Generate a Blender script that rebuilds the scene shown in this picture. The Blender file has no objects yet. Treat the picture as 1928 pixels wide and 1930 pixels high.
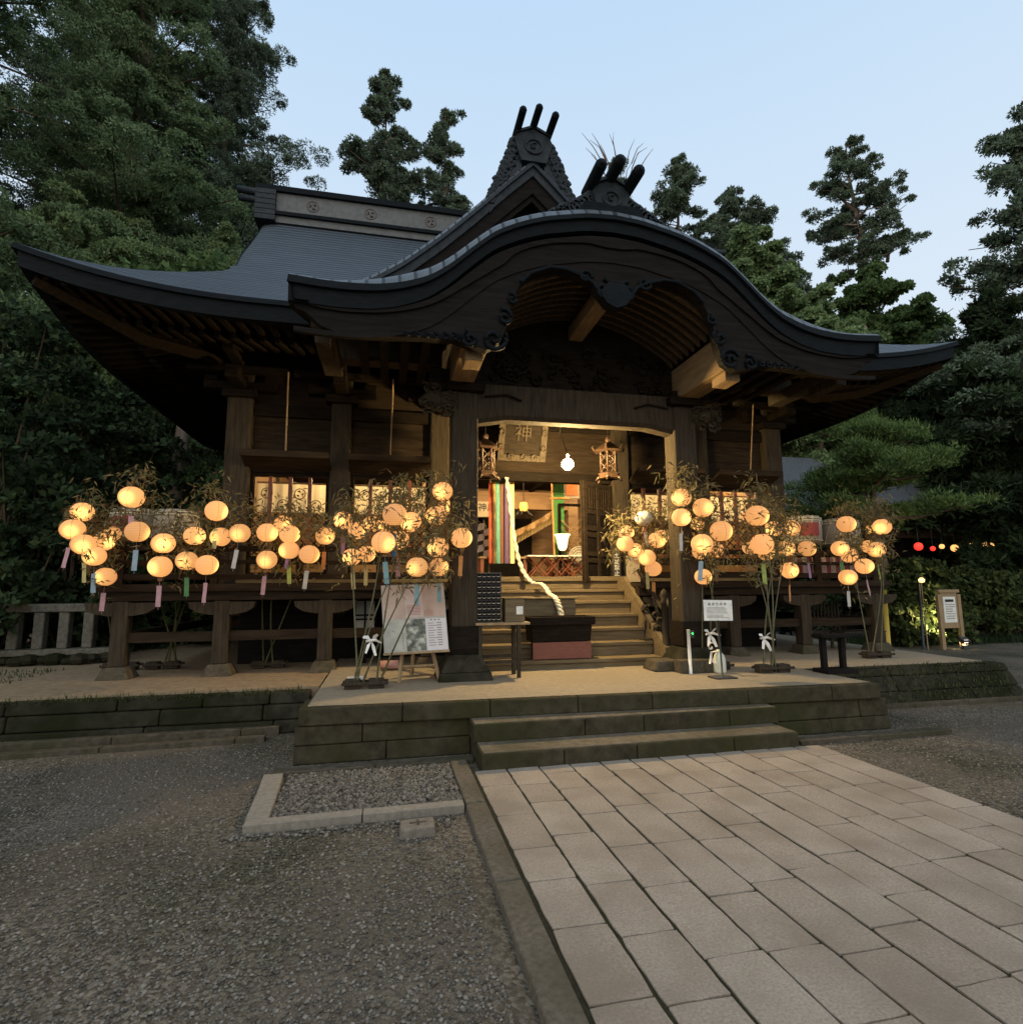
import bpy, bmesh, math, random
import numpy as np
from mathutils import Vector, Matrix
random.seed(7); RNG = np.random.default_rng(7)
S = bpy.context.scene
COL = S.collection
R = math.radians

# ------------------------------------------------------------------ camera
CAM = Vector((-2.5, 0.0, 1.6))
F = 20.0 / 36.0 * 1928.0
YAW, PITCH, ROLL = R(12.40), R(7.61), R(-0.41)
def cam_axes():
    cy, sy, cp, sp = math.cos(YAW), math.sin(YAW), math.cos(PITCH), math.sin(PITCH)
    fwd = Vector((sy * cp, cy * cp, sp)); right = Vector((cy, -sy, 0)); up = right.cross(fwd)
    cr, sr = math.cos(ROLL), math.sin(ROLL)
    return cr * right + sr * up, -sr * right + cr * up, fwd
CR, CU, CF = cam_axes()
cam_d = bpy.data.cameras.new('camera'); cam = bpy.data.objects.new('camera', cam_d); COL.objects.link(cam)
cam_d.sensor_fit = 'HORIZONTAL'; cam_d.sensor_width = 36; cam_d.lens = 20.0
cam_d.clip_start = 0.05; cam_d.clip_end = 2000
m4 = Matrix((CR, CU, -CF)).transposed().to_4x4(); m4.translation = CAM
cam.matrix_world = m4
S.camera = cam

def at(px, py, Y=None, Z=None):
    """where the sight line through a point of the photograph meets the plane at depth Y (or height Z)"""
    d = CR * ((px - 964) / F) - CU * ((py - 965) / F) + CF
    t = (Y / d.y) if Y is not None else ((Z - CAM.z) / d.z)
    return CAM + d * t
def zc(p):
    return (Vector(p) - CAM).dot(CF)

# ------------------------------------------------------------------ world, sun, exposure
W = bpy.data.worlds.new('World'); S.world = W; W.use_nodes = True
nt = W.node_tree; nt.nodes.clear()
wo = nt.nodes.new('ShaderNodeOutputWorld'); bg = nt.nodes.new('ShaderNodeBackground')
sky = nt.nodes.new('ShaderNodeTexSky'); sky.sky_type = 'NISHITA'; sky.sun_disc = False
sky.sun_elevation = R(3.0); sky.sun_rotation = R(200); sky.ozone_density = 3.0; sky.dust_density = 0.6
tc = nt.nodes.new('ShaderNodeTexCoord'); sep = nt.nodes.new('ShaderNodeSeparateXYZ')
ramp = nt.nodes.new('ShaderNodeValToRGB')
ramp.color_ramp.elements[0].position = 0.0; ramp.color_ramp.elements[0].color = (0.80, 0.87, 0.95, 1)
ramp.color_ramp.elements[1].position = 1.0; ramp.color_ramp.elements[1].color = (0.42, 0.63, 0.93, 1)
e = ramp.color_ramp.elements.new(0.42); e.color = (0.71, 0.825, 0.95, 1)
e = ramp.color_ramp.elements.new(0.68); e.color = (0.58, 0.755, 0.95, 1)
mul = nt.nodes.new('ShaderNodeVectorMath'); mul.operation = 'SCALE'; mul.inputs['Scale'].default_value = 0.10
mix = nt.nodes.new('ShaderNodeMixRGB'); mix.inputs['Fac'].default_value = 0.93
nt.links.new(tc.outputs['Generated'], sep.inputs[0]); nt.links.new(sep.outputs['Z'], ramp.inputs['Fac'])
nt.links.new(sky.outputs[0], mul.inputs[0]); nt.links.new(mul.outputs[0], mix.inputs['Color1'])
nt.links.new(ramp.outputs['Color'], mix.inputs['Color2'])
dt = nt.nodes.new('ShaderNodeVectorMath'); dt.operation = 'DOT_PRODUCT'; dt.inputs[1].default_value = (-.45, -.85, .28)
nt.links.new(tc.outputs['Generated'], dt.inputs[0])
gr_ = nt.nodes.new('ShaderNodeValToRGB'); gr_.color_ramp.elements[0].position = .1; gr_.color_ramp.elements[0].color = (1, 1, 1, 1)
gr_.color_ramp.elements[1].position = .95; gr_.color_ramp.elements[1].color = (2.0, 1.72, 1.38, 1)
nt.links.new(dt.outputs['Value'], gr_.inputs[0])
gm_ = nt.nodes.new('ShaderNodeMixRGB'); gm_.blend_type = 'MULTIPLY'; gm_.inputs['Fac'].default_value = 1
nt.links.new(mix.outputs[0], gm_.inputs['Color1']); nt.links.new(gr_.outputs[0], gm_.inputs['Color2'])
nt.links.new(gm_.outputs[0], bg.inputs['Color']); bg.inputs['Strength'].default_value = 1.06
nt.links.new(bg.outputs[0], wo.inputs['Surface'])
sd = bpy.data.lights.new('sun', 'SUN'); sd.energy = 0.12; sd.angle = R(40); sd.color = (1.0, 0.93, 0.86)
so = bpy.data.objects.new('sun', sd); COL.objects.link(so); so.rotation_euler = (R(55), 0, R(-20))
S.view_settings.view_transform = 'Standard'; S.view_settings.look = 'None'
S.view_settings.exposure = 0.0; S.view_settings.gamma = 1.0
S.render.engine = 'CYCLES'
cy = S.cycles
cy.max_bounces = 6; cy.diffuse_bounces = 3; cy.glossy_bounces = 2; cy.transmission_bounces = 4; cy.transparent_max_bounces = 6
cy.sample_clamp_indirect = 4.0; cy.sample_clamp_direct = 0; cy.caustics_reflective = False; cy.caustics_refractive = False
cy.use_light_tree = True
try:
    cy.use_denoising = True; cy.denoiser = 'OPENIMAGEDENOISE'
    cy.denoising_input_passes = 'RGB_ALBEDO_NORMAL'
except Exception:
    pass

# ------------------------------------------------------------------ materials
MATS = {}
def new_mat(name):
    m = bpy.data.materials.new(name); m.use_nodes = True
    n = m.node_tree; n.nodes.clear()
    o = n.nodes.new('ShaderNodeOutputMaterial'); b = n.nodes.new('ShaderNodeBsdfPrincipled')
    n.links.new(b.outputs[0], o.inputs[0])
    MATS[name] = m
    return m, n, b, o
def c4(c): return (c[0], c[1], c[2], 1)
def tex_mat(name, c1, c2, scale=8, rough=.8, bump=.0, stretch=(1, 1, 1), detail=6, spec=.3, c3=None, scale2=1.2, amt2=.5, metal=0, dist=.02):
    """two-tone noise material; c3 blends in large patches"""
    m, n, b, o = new_mat(name)
    t = n.nodes.new('ShaderNodeTexCoord'); mp = n.nodes.new('ShaderNodeMapping')
    mp.inputs['Scale'].default_value = stretch
    n.links.new(t.outputs['Object'], mp.inputs[0])
    nz = n.nodes.new('ShaderNodeTexNoise'); nz.inputs['Scale'].default_value = scale; nz.inputs['Detail'].default_value = detail
    nz.inputs['Roughness'].default_value = .65
    n.links.new(mp.outputs[0], nz.inputs['Vector'])
    r = n.nodes.new('ShaderNodeValToRGB'); r.color_ramp.elements[0].position = .32; r.color_ramp.elements[1].position = .68
    r.color_ramp.elements[0].color = c4(c1); r.color_ramp.elements[1].color = c4(c2)
    n.links.new(nz.outputs['Fac'], r.inputs[0])
    col = r.outputs[0]
    if c3:
        n2 = n.nodes.new('ShaderNodeTexNoise'); n2.inputs['Scale'].default_value = scale2; n2.inputs['Detail'].default_value = 4
        n.links.new(t.outputs['Object'], n2.inputs['Vector'])
        r2 = n.nodes.new('ShaderNodeValToRGB'); r2.color_ramp.elements[0].position = .42; r2.color_ramp.elements[1].position = .66
        r2.color_ramp.elements[0].color = (0, 0, 0, 1); r2.color_ramp.elements[1].color = (amt2, amt2, amt2, 1)
        n.links.new(n2.outputs['Fac'], r2.inputs[0])
        mx = n.nodes.new('ShaderNodeMixRGB'); mx.inputs['Color2'].default_value = c4(c3)
        n.links.new(r2.outputs[0], mx.inputs['Fac']); n.links.new(col, mx.inputs['Color1']); col = mx.outputs[0]
    n.links.new(col, b.inputs['Base Color'])
    b.inputs['Roughness'].default_value = rough; b.inputs['Metallic'].default_value = metal
    b.inputs['Specular IOR Level'].default_value = spec
    if bump:
        bp = n.nodes.new('ShaderNodeBump'); bp.inputs['Strength'].default_value = bump; bp.inputs['Distance'].default_value = dist
        n.links.new(nz.outputs['Fac'], bp.inputs['Height']); n.links.new(bp.outputs[0], b.inputs['Normal'])
    return m
def flat(name, c, rough=.7, spec=.3, metal=0):
    return tex_mat(name, tuple(x * .85 for x in c), tuple(min(1, x * 1.12) for x in c), 14, rough, 0, spec=spec, metal=metal)
def emit(name, c, s):
    m, n, b, o = new_mat(name)
    b.inputs['Base Color'].default_value = c4(c); b.inputs['Emission Color'].default_value = c4(c); b.inputs['Emission Strength'].default_value = s
    return m

wood_post = tex_mat('wood_post', (.028, .022, .016), (.064, .051, .036), 5, .8, .35, (6, 6, .5), 8, spec=0.05)
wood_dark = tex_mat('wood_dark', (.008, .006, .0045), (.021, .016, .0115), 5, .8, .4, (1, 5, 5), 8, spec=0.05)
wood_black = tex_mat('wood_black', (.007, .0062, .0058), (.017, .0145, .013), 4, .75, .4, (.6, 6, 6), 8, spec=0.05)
wood_wall = tex_mat('wood_wall', (.017, .012, .008), (.042, .03, .02), 4, .8, .3, (.6, 5, 5), 8, spec=0.05)
wood_stair = tex_mat('wood_stair', (.10, .077, .045), (.19, .145, .088), 4, .75, .35, (.6, 7, 7), 8, spec=0.05)
wood_pale = tex_mat('wood_pale', (.22, .15, .08), (.36, .25, .14), 5, .7, .25, (5, 5, .7), 8, .3)
wood_warm = tex_mat('wood_warm', (.16, .108, .058), (.28, .195, .108), 5, .8, .3, (5, .6, 5), 8, spec=0.05)
wood_rib = tex_mat('wood_rib', (.05, .035, .02), (.105, .074, .043), 5, .8, .3, (5, .6, 5), 8, spec=.05)
wood_red = tex_mat('wood_red', (.12, .035, .018), (.2, .06, .03), 6, .6, .1, spec=.4)
wood_room = tex_mat('wood_room', (.16, .095, .045), (.27, .165, .08), 4, .6, .2, (.5, 5, 5), 8, .4)
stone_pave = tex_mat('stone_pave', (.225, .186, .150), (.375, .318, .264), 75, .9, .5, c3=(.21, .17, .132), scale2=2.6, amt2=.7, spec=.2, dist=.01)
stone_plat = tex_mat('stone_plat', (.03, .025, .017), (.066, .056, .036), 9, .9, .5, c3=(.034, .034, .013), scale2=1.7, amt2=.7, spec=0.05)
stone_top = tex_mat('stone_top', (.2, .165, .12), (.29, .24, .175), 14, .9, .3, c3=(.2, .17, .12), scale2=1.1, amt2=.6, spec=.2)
stone_lit = tex_mat('stone_lit', (.10, .082, .06), (.17, .142, .105), 12, .9, .3, c3=(.07, .062, .04), scale2=2, amt2=.7, spec=0.05)  # step top stone, made paler than the risers to look lit
stone_dark = tex_mat('stone_dark', (.017, .0155, .011), (.05, .045, .033), 7, .95, .7, c3=(.014, .016, .007), scale2=1.3, amt2=.85, spec=0.05)
stone_kerb = tex_mat('stone_kerb', (.17, .148, .122), (.25, .222, .188), 30, .9, .25, spec=.2, dist=.008)
stone_edge = tex_mat('stone_edge', (.05, .041, .031), (.11, .092, .07), 14, .92, .5, c3=(.045, .044, .024), scale2=2.2, amt2=.7, spec=0.05)
stone_side = tex_mat('stone_side', (.085, .07, .054), (.165, .14, .11), 30, .92, .5, c3=(.08, .068, .045), scale2=2.2, amt2=.7, spec=.05)
stone_rail = tex_mat('stone_rail', (.075, .07, .055), (.16, .15, .125), 18, .9, .5, spec=.2)
earth = tex_mat('earth', (.17, .125, .08), (.27, .205, .135), 12, .95, .4, spec=.1)
white_paper = flat('white_paper', (.72, .70, .66), .8)
black_ink = flat('black_ink', (.02, .02, .02), .7)
grey_ink = flat('grey_ink', (.25, .23, .21), .8)
metal_dark = tex_mat('metal_dark', (.02, .02, .022), (.045, .045, .045), 20, .5, .1, spec=.5)
bronze = tex_mat('bronze', (.028, .015, .009), (.07, .038, .02), 22, .5, .4, spec=.5)
carved = tex_mat('carved', (.03, .025, .016), (.09, .072, .046), 14, .75, .5, spec=0.05)
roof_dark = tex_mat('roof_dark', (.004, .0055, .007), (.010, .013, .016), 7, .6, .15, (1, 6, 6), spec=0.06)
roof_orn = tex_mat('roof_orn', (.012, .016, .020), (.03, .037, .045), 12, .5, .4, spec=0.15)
ridge_grey = tex_mat('ridge_grey', (.07, .074, .076), (.115, .12, .122), 9, .6, .2, spec=.4)
rope_mat = tex_mat('rope_mat', (.5, .45, .34), (.72, .66, .5), 40, .9, .3, spec=.1)
plaster = flat('plaster', (.35, .3, .22), .9)
straw = tex_mat('straw', (.26, .22, .16), (.44, .38, .3), 18, .9, .4, (1, 1, 6), spec=.1)
red_cloth = tex_mat('red_cloth', (.22, .03, .02), (.33, .06, .04), 9, .8)
pink_board = tex_mat('pink_board', (.15, .055, .04), (.21, .08, .06), 10, .7, .1, (1, 6, 6))
bamboo_green = tex_mat('bamboo_green', (.05, .05, .02), (.11, .10, .042), 12, .5, 0, spec=.4)
bamboo_leaf = tex_mat('bamboo_leaf', (.05, .055, .02), (.14, .12, .05), 3, .7, 0, spec=.3)
white_cloth = flat('white_cloth', (.75, .72, .68), .9)
yellow_lamp = flat('yellow_lamp', (.5, .36, .06), .6)
bark = tex_mat('bark', (.07, .05, .036), (.17, .12, .085), 4, .95, .6, (5, 5, .6), 8, .1)
bark_pale = tex_mat('bark_pale', (.14, .11, .09), (.3, .24, .19), 4, .95, .5, (5, 5, .6), 8, .1)

def roof_mat(name, axis, pitch, c_lo, c_hi, bumpd, line=.12):
    """copper sheet: courses run along U or V of the unwrapped surface (metres)"""
    m, n, b, o = new_mat(name)
    uv = n.nodes.new('ShaderNodeUVMap'); sp = n.nodes.new('ShaderNodeSeparateXYZ'); n.links.new(uv.outputs[0], sp.inputs[0])
    d = n.nodes.new('ShaderNodeMath'); d.operation = 'DIVIDE'; d.inputs[1].default_value = pitch
    n.links.new(sp.outputs[axis], d.inputs[0])
    fr = n.nodes.new('ShaderNodeMath'); fr.operation = 'FRACT'; n.links.new(d.outputs[0], fr.inputs[0])
    r = n.nodes.new('ShaderNodeValToRGB')
    r.color_ramp.elements[0].position = 0; r.color_ramp.elements[0].color = (0.0, 0.0, 0.0, 1)
    r.color_ramp.elements[1].position = line * 1.6; r.color_ramp.elements[1].color = (1, 1, 1, 1)
    e = r.color_ramp.elements.new(line * .7); e.color = (.1, .1, .1, 1)
    e = r.color_ramp.elements.new(1.0); e.color = (.72, .72, .72, 1)
    n.links.new(fr.outputs[0], r.inputs[0])
    nz = n.nodes.new('ShaderNodeTexNoise'); nz.inputs['Scale'].default_value = 2.2; nz.inputs['Detail'].default_value = 7
    mp = n.nodes.new('ShaderNodeMapping'); mp.inputs['Scale'].default_value = (.7, 5, 1) if axis == 1 else (4, .8, 1)
    n.links.new(uv.outputs[0], mp.inputs[0]); n.links.new(mp.outputs[0], nz.inputs['Vector'])
    mx = n.nodes.new('ShaderNodeMixRGB'); mx.inputs['Color1'].default_value = c4(c_lo); mx.inputs['Color2'].default_value = c4(c_hi)
    n.links.new(nz.outputs['Fac'], mx.inputs['Fac'])
    mm = n.nodes.new('ShaderNodeMixRGB'); mm.blend_type = 'MULTIPLY'; mm.inputs['Fac'].default_value = .8
    n.links.new(mx.outputs[0], mm.inputs['Color1']); n.links.new(r.outputs[0], mm.inputs['Color2'])
    n.links.new(mm.outputs[0], b.inputs['Base Color'])
    bp = n.nodes.new('ShaderNodeBump'); bp.inputs['Strength'].default_value = 1; bp.inputs['Distance'].default_value = bumpd
    n.links.new(r.outputs[0], bp.inputs['Height']); n.links.new(bp.outputs[0], b.inputs['Normal'])
    b.inputs['Roughness'].default_value = .5; b.inputs['Specular IOR Level'].default_value = .3
    return m
roof_courses = roof_mat('roof_courses', 1, .15, (.035, .048, .066), (.10, .122, .148), .035, .4)
roof_seams = roof_mat('roof_seams', 0, .17, (.06, .073, .088), (.12, .138, .158), .03, .14)

def gravel_mat(name, ca, cb, cc, sc):
    m, n, b, o = new_mat(name)
    t = n.nodes.new('ShaderNodeTexCoord')
    v = n.nodes.new('ShaderNodeTexVoronoi'); v.inputs['Scale'].default_value = sc
    n.links.new(t.outputs['Object'], v.inputs['Vector'])
    sp = n.nodes.new('ShaderNodeSeparateColor'); n.links.new(v.outputs['Color'], sp.inputs[0])
    r = n.nodes.new('ShaderNodeValToRGB'); r.color_ramp.elements[0].color = c4(ca); r.color_ramp.elements[1].color = c4(cc)
    e = r.color_ramp.elements.new(.55); e.color = c4(cb)
    n.links.new(sp.outputs[0], r.inputs[0])
    nz = n.nodes.new('ShaderNodeTexNoise'); nz.inputs['Scale'].default_value = .9; nz.inputs['Detail'].default_value = 5
    n.links.new(t.outputs['Object'], nz.inputs['Vector'])
    r2 = n.nodes.new('ShaderNodeValToRGB'); r2.color_ramp.elements[0].position = .35; r2.color_ramp.elements[1].position = .7
    r2.color_ramp.elements[0].color = (.5, .53, .44, 1); r2.color_ramp.elements[1].color = (1.15, 1.08, 1.0, 1)
    n.links.new(nz.outputs['Fac'], r2.inputs[0])
    mm = n.nodes.new('ShaderNodeMixRGB'); mm.blend_type = 'MULTIPLY'; mm.inputs['Fac'].default_value = 1
    n.links.new(r.outputs[0], mm.inputs['Color1']); n.links.new(r2.outputs[0], mm.inputs['Color2'])
    n3 = n.nodes.new('ShaderNodeTexNoise'); n3.inputs['Scale'].default_value = .55; n3.inputs['Detail'].default_value = 6; n3.inputs['Distortion'].default_value = .6
    n.links.new(t.outputs['Object'], n3.inputs['Vector'])
    r3 = n.nodes.new('ShaderNodeValToRGB'); r3.color_ramp.elements[0].position = .47; r3.color_ramp.elements[1].position = .62
    r3.color_ramp.elements[0].color = (0, 0, 0, 1); r3.color_ramp.elements[1].color = (.75, .75, .75, 1); n.links.new(n3.outputs['Fac'], r3.inputs[0])
    me_ = n.nodes.new('ShaderNodeMixRGB'); me_.inputs['Color2'].default_value = (.125, .102, .08, 1)
    n.links.new(r3.outputs[0], me_.inputs['Fac']); n.links.new(mm.outputs[0], me_.inputs['Color1']); mm = me_
    n.links.new(mm.outputs[0], b.inputs['Base Color'])
    bp = n.nodes.new('ShaderNodeBump'); bp.inputs['Strength'].default_value = .9; bp.inputs['Distance'].default_value = .012; bp.invert = True
    n.links.new(v.outputs['Distance'], bp.inputs['Height']); n.links.new(bp.outputs[0], b.inputs['Normal'])
    b.inputs['Roughness'].default_value = .95; b.inputs['Specular IOR Level'].default_value = .1
    return m
ground_mat = gravel_mat('ground_gravel', (.058, .05, .041), (.12, .105, .087), (.21, .188, .16), 55)

def island_mat(name, cols, rough=.85, transl=0.0, spec=.2):
    """colour differs for every loose piece (leaf or stone)"""
    m, n, b, o = new_mat(name)
    g = n.nodes.new('ShaderNodeNewGeometry'); r = n.nodes.new('ShaderNodeValToRGB')
    k = len(cols)
    r.color_ramp.elements[0].color = c4(cols[0]); r.color_ramp.elements[1].color = c4(cols[-1])
    for i in range(1, k - 1):
        e = r.color_ramp.elements.new(i / (k - 1)); e.color = c4(cols[i])
    n.links.new(g.outputs['Random Per Island'], r.inputs[0])
    n.links.new(r.outputs[0], b.inputs['Base Color']); b.inputs['Roughness'].default_value = rough
    b.inputs['Specular IOR Level'].default_value = spec
    if transl:
        tr = n.nodes.new('ShaderNodeBsdfTranslucent'); n.links.new(r.outputs[0], tr.inputs['Color'])
        mx = n.nodes.new('ShaderNodeMixShader'); mx.inputs[0].default_value = transl
        n.links.new(b.outputs[0], mx.inputs[1]); n.links.new(tr.outputs[0], mx.inputs[2]); n.links.new(mx.outputs[0], o.inputs[0])
    return m
cedar_leaf = island_mat('cedar_leaf', [(.075, .12, .06), (.125, .18, .085), (.165, .225, .105), (.10, .152, .072)], transl=.2)
tuft_leaf = island_mat('tuft_leaf', [(.10, .15, .065), (.155, .215, .09), (.2, .26, .11)], transl=.2)
cedar_far = island_mat('cedar_far', [(.06, .088, .058), (.12, .16, .10), (.09, .125, .08)], transl=.15)
broad_leaf = island_mat('broad_leaf', [(.04, .075, .027), (.085, .135, .046), (.115, .17, .058)], transl=.2)
bright_leaf = island_mat('bright_leaf', [(.09, .14, .06), (.15, .215, .09), (.19, .26, .115)], transl=.2)
pine_leaf = island_mat('pine_leaf', [(.05, .085, .026), (.10, .155, .046), (.14, .2, .062)], transl=.1)
shade_leaf = island_mat('shade_leaf', [(.013, .025, .011), (.026, .045, .018), (.038, .062, .024)], transl=.15)  # darkened greens; on the bushes the shadow is put into the colour
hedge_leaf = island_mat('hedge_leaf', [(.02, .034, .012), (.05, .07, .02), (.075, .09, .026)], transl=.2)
dry_leaf = island_mat('dry_leaf', [(.10, .085, .04), (.20, .15, .075), (.13, .13, .05), (.24, .18, .10)], transl=.25)
stone_bits = island_mat('stone_bits', [(.058, .05, .042), (.125, .11, .092), (.25, .225, .195), (.095, .083, .071), (.175, .15, .12)], .95)
pebble_bits = island_mat('pebble_bits', [(.04, .035, .03), (.10, .09, .076), (.2, .18, .157), (.07, .062, .052), (.14, .118, .096)], .8)
grass_leaf = island_mat('grass_leaf', [(.022, .032, .012), (.045, .06, .02), (.07, .075, .03)], transl=.1)

# ------------------------------------------------------------------ objects
def tag(o, label=None, cat=None, group=None, kind=None):
    if label: o['label'] = label
    if cat: o['category'] = cat
    if group: o['group'] = group
    if kind: o['kind'] = kind
    return o
def thing(name, loc, label, cat, group=None):
    o = bpy.data.objects.new(name, None); o.empty_display_size = .1
    COL.objects.link(o); o.location = loc
    return tag(o, label, cat, group)
def wloc(o):
    v = Vector((0, 0, 0))
    while o is not None:
        v = v + Vector(o.location); o = o.parent
    return v
class MB:
    """collects shapes in world metres; build() links them as ONE mesh object"""
    def __init__(s): s.v = []; s.f = []; s.uv = {}; s.sm = []; s.mi = []; s.cur = 0
    def add(s, vs, fs, smooth=False):
        b = len(s.v); s.v += [tuple(v) for v in vs]
        for f in fs: s.f.append(tuple(i + b for i in f)); s.sm.append(smooth); s.mi.append(s.cur)
        return s
    def box(s, x0, x1, y0, y1, z0, z1):
        if x1 < x0: x0, x1 = x1, x0
        if y1 < y0: y0, y1 = y1, y0
        if z1 < z0: z0, z1 = z1, z0
        return s.hexa([(x0, y0, z0), (x1, y0, z0), (x1, y1, z0), (x0, y1, z0), (x0, y0, z1), (x1, y0, z1), (x1, y1, z1), (x0, y1, z1)])
    def hexa(s, p):
        return s.add(p, [(0, 3, 2, 1), (4, 5, 6, 7), (0, 1, 5, 4), (1, 2, 6, 5), (2, 3, 7, 6), (3, 0, 4, 7)])
    def cbox(s, c, sx, sy, sz, rot=None):
        m = rot if rot is not None else Matrix.Identity(3)
        c = Vector(c)
        p = [c + m @ Vector((a * sx / 2, b * sy / 2, d * sz / 2)) for d in (-1, 1) for a, b in ((-1, -1), (1, -1), (1, 1), (-1, 1))]
        return s.hexa(p)
    def tube(s, pts, rad, n=8, cap=True, smooth=True):
        pts = [Vector(p) for p in pts]; k = len(pts)
        rad = rad if isinstance(rad, (list, tuple)) else [rad] * k
        vs = []; up = Vector((0, 0, 1))
        for i, p in enumerate(pts):
            d = (pts[min(i + 1, k - 1)] - pts[max(i - 1, 0)])
            if d.length < 1e-9: d = Vector((0, 0, 1))
            d.normalize()
            a = d.cross(up)
            if a.length < .05: a = d.cross(Vector((0, 1, 0)))
            a.normalize(); b = d.cross(a)
            for j in range(n):
                t = 2 * math.pi * j / n
                vs.append(p + (a * math.cos(t) + b * math.sin(t)) * rad[i])
        fs = []
        for i in range(k - 1):
            for j in range(n):
                fs.append((i * n + j, i * n + (j + 1) % n, (i + 1) * n + (j + 1) % n, (i + 1) * n + j))
        s.add(vs, fs, smooth)
        if cap:
            b0 = len(s.v) - len(vs)
            s.f.append(tuple(b0 + j for j in range(n))); s.sm.append(False); s.mi.append(s.cur)
            s.f.append(tuple(b0 + (k - 1) * n + n - 1 - j for j in range(n))); s.sm.append(False); s.mi.append(s.cur)
        return s
    def lathe(s, c, prof, n=20, smooth=True):
        c = Vector(c); vs = []
        for r, z in prof:
            for j in range(n):
                t = 2 * math.pi * j / n; vs.append(c + Vector((r * math.cos(t), r * math.sin(t), z)))
        fs = []
        for i in range(len(prof) - 1):
            for j in range(n): fs.append((i * n + j, i * n + (j + 1) % n, (i + 1) * n + (j + 1) % n, (i + 1) * n + j))
        return s.add(vs, fs, smooth)
    def disc(s, c, r, ax='y', n=24, d=.02):
        c = Vector(c); v = {'x': Vector((1, 0, 0)), 'y': Vector((0, 1, 0)), 'z': Vector((0, 0, 1))}[ax] * d / 2
        return s.tube([c - v, c + v], r, n, True, False)
    def prism(s, poly, y0, y1):
        """poly of (x, z), extruded along Y"""
        k = len(poly); vs = [(x, y0, z) for x, z in poly] + [(x, y1, z) for x, z in poly]
        fs = [tuple(range(k)), tuple(range(2 * k - 1, k - 1, -1))] + [(i + k, (i + 1) % k + k, (i + 1) % k, i) for i in range(k)]
        return s.add(vs, fs)
    def prismx(s, poly, x0, x1):
        """poly of (y, z), extruded along X"""
        k = len(poly); vs = [(x0, y, z) for y, z in poly] + [(x1, y, z) for y, z in poly]
        fs = [tuple(range(k)), tuple(range(2 * k - 1, k - 1, -1))] + [(i + k, (i + 1) % k + k, (i + 1) % k, i) for i in range(k)]
        return s.add(vs, fs)
    def grid(s, rows, uvs=None, smooth=True, flip=False):
        nr, nc = len(rows), len(rows[0]); b = len(s.v)
        vs = [p for r in rows for p in r]; fs = []
        for i in range(nr - 1):
            for j in range(nc - 1):
                q = (i * nc + j, i * nc + j + 1, (i + 1) * nc + j + 1, (i + 1) * nc + j)
                fs.append(q[::-1] if flip else q)
        if uvs:
            for i in range(nr):
                for j in range(nc): s.uv[b + i * nc + j] = uvs[i][j]
        return s.add(vs, fs, smooth)
    def build(s, name, mats, parent=None, bevel=0, label=None, raw=False):
        off = wloc(parent) if parent is not None else Vector((0, 0, 0))
        if parent is None and s.v and not raw:
            a = np.array(s.v); off = Vector(((a[:, 0].min() + a[:, 0].max()) / 2, (a[:, 1].min() + a[:, 1].max()) / 2, a[:, 2].min()))
        me = bpy.data.meshes.new(name)
        me.from_pydata([(x - off.x, y - off.y, z - off.z) for x, y, z in s.v], [], s.f)
        me.polygons.foreach_set('use_smooth', s.sm)
        for m in (mats if isinstance(mats, (list, tuple)) else [mats]): me.materials.append(m)
        me.polygons.foreach_set('material_index', s.mi)
        if s.uv:
            l = me.uv_layers.new(name='UVMap')
            for lp in me.loops: l.data[lp.index].uv = s.uv.get(lp.vertex_index, (0, 0))
        me.update()
        o = bpy.data.objects.new(name, me); COL.objects.link(o)
        if parent is not None: o.parent = parent
        else: o.location = off
        if bevel:
            md = o.modifiers.new('edge', 'BEVEL'); md.width = bevel; md.segments = 2; md.limit_method = 'ANGLE'; md.angle_limit = R(40)
        if label: o['label'] = label
        return o
def boxes(name, mat, parent, lst, bevel=0):
    for q in lst: k = MB(); k.box(*q); k.build(name, mat, parent, bevel)
def nmesh(name, V, Fq, mat, parent=None, off=None):
    """big mesh from numpy arrays (all faces with the same corner count)"""
    me = bpy.data.meshes.new(name); k = Fq.shape[1]
    me.vertices.add(len(V)); me.loops.add(Fq.size); me.polygons.add(len(Fq))
    o_ = np.array(off if off is not None else ((0, 0, 0) if parent is None else wloc(parent)))
    me.vertices.foreach_set('co', (V - o_).astype(np.float32).ravel())
    me.loops.foreach_set('vertex_index', Fq.astype(np.int32).ravel())
    me.polygons.foreach_set('loop_start', np.arange(0, Fq.size, k, dtype=np.int32))
    me.polygons.foreach_set('loop_total', np.full(len(Fq), k, dtype=np.int32))
    me.update(calc_edges=True); me.materials.append(mat)
    o = bpy.data.objects.new(name, me); COL.objects.link(o)
    if parent is not None: o.parent = parent
    elif off is not None: o.location = off
    return o
def dup(root, loc, label=None, group=None, rotz=None, scale=None):
    c = root.copy(); COL.objects.link(c); c.location = loc
    if rotz is not None: c.rotation_euler.z = rotz
    if scale is not None: c.scale = scale
    if label: c['label'] = label
    if group: c['group'] = group
    for ch in list(root.children):
        d = ch.copy(); COL.objects.link(d); d.parent = c
        for g in list(ch.children):
            h = g.copy(); COL.objects.link(h); h.parent = d
    return c
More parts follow.
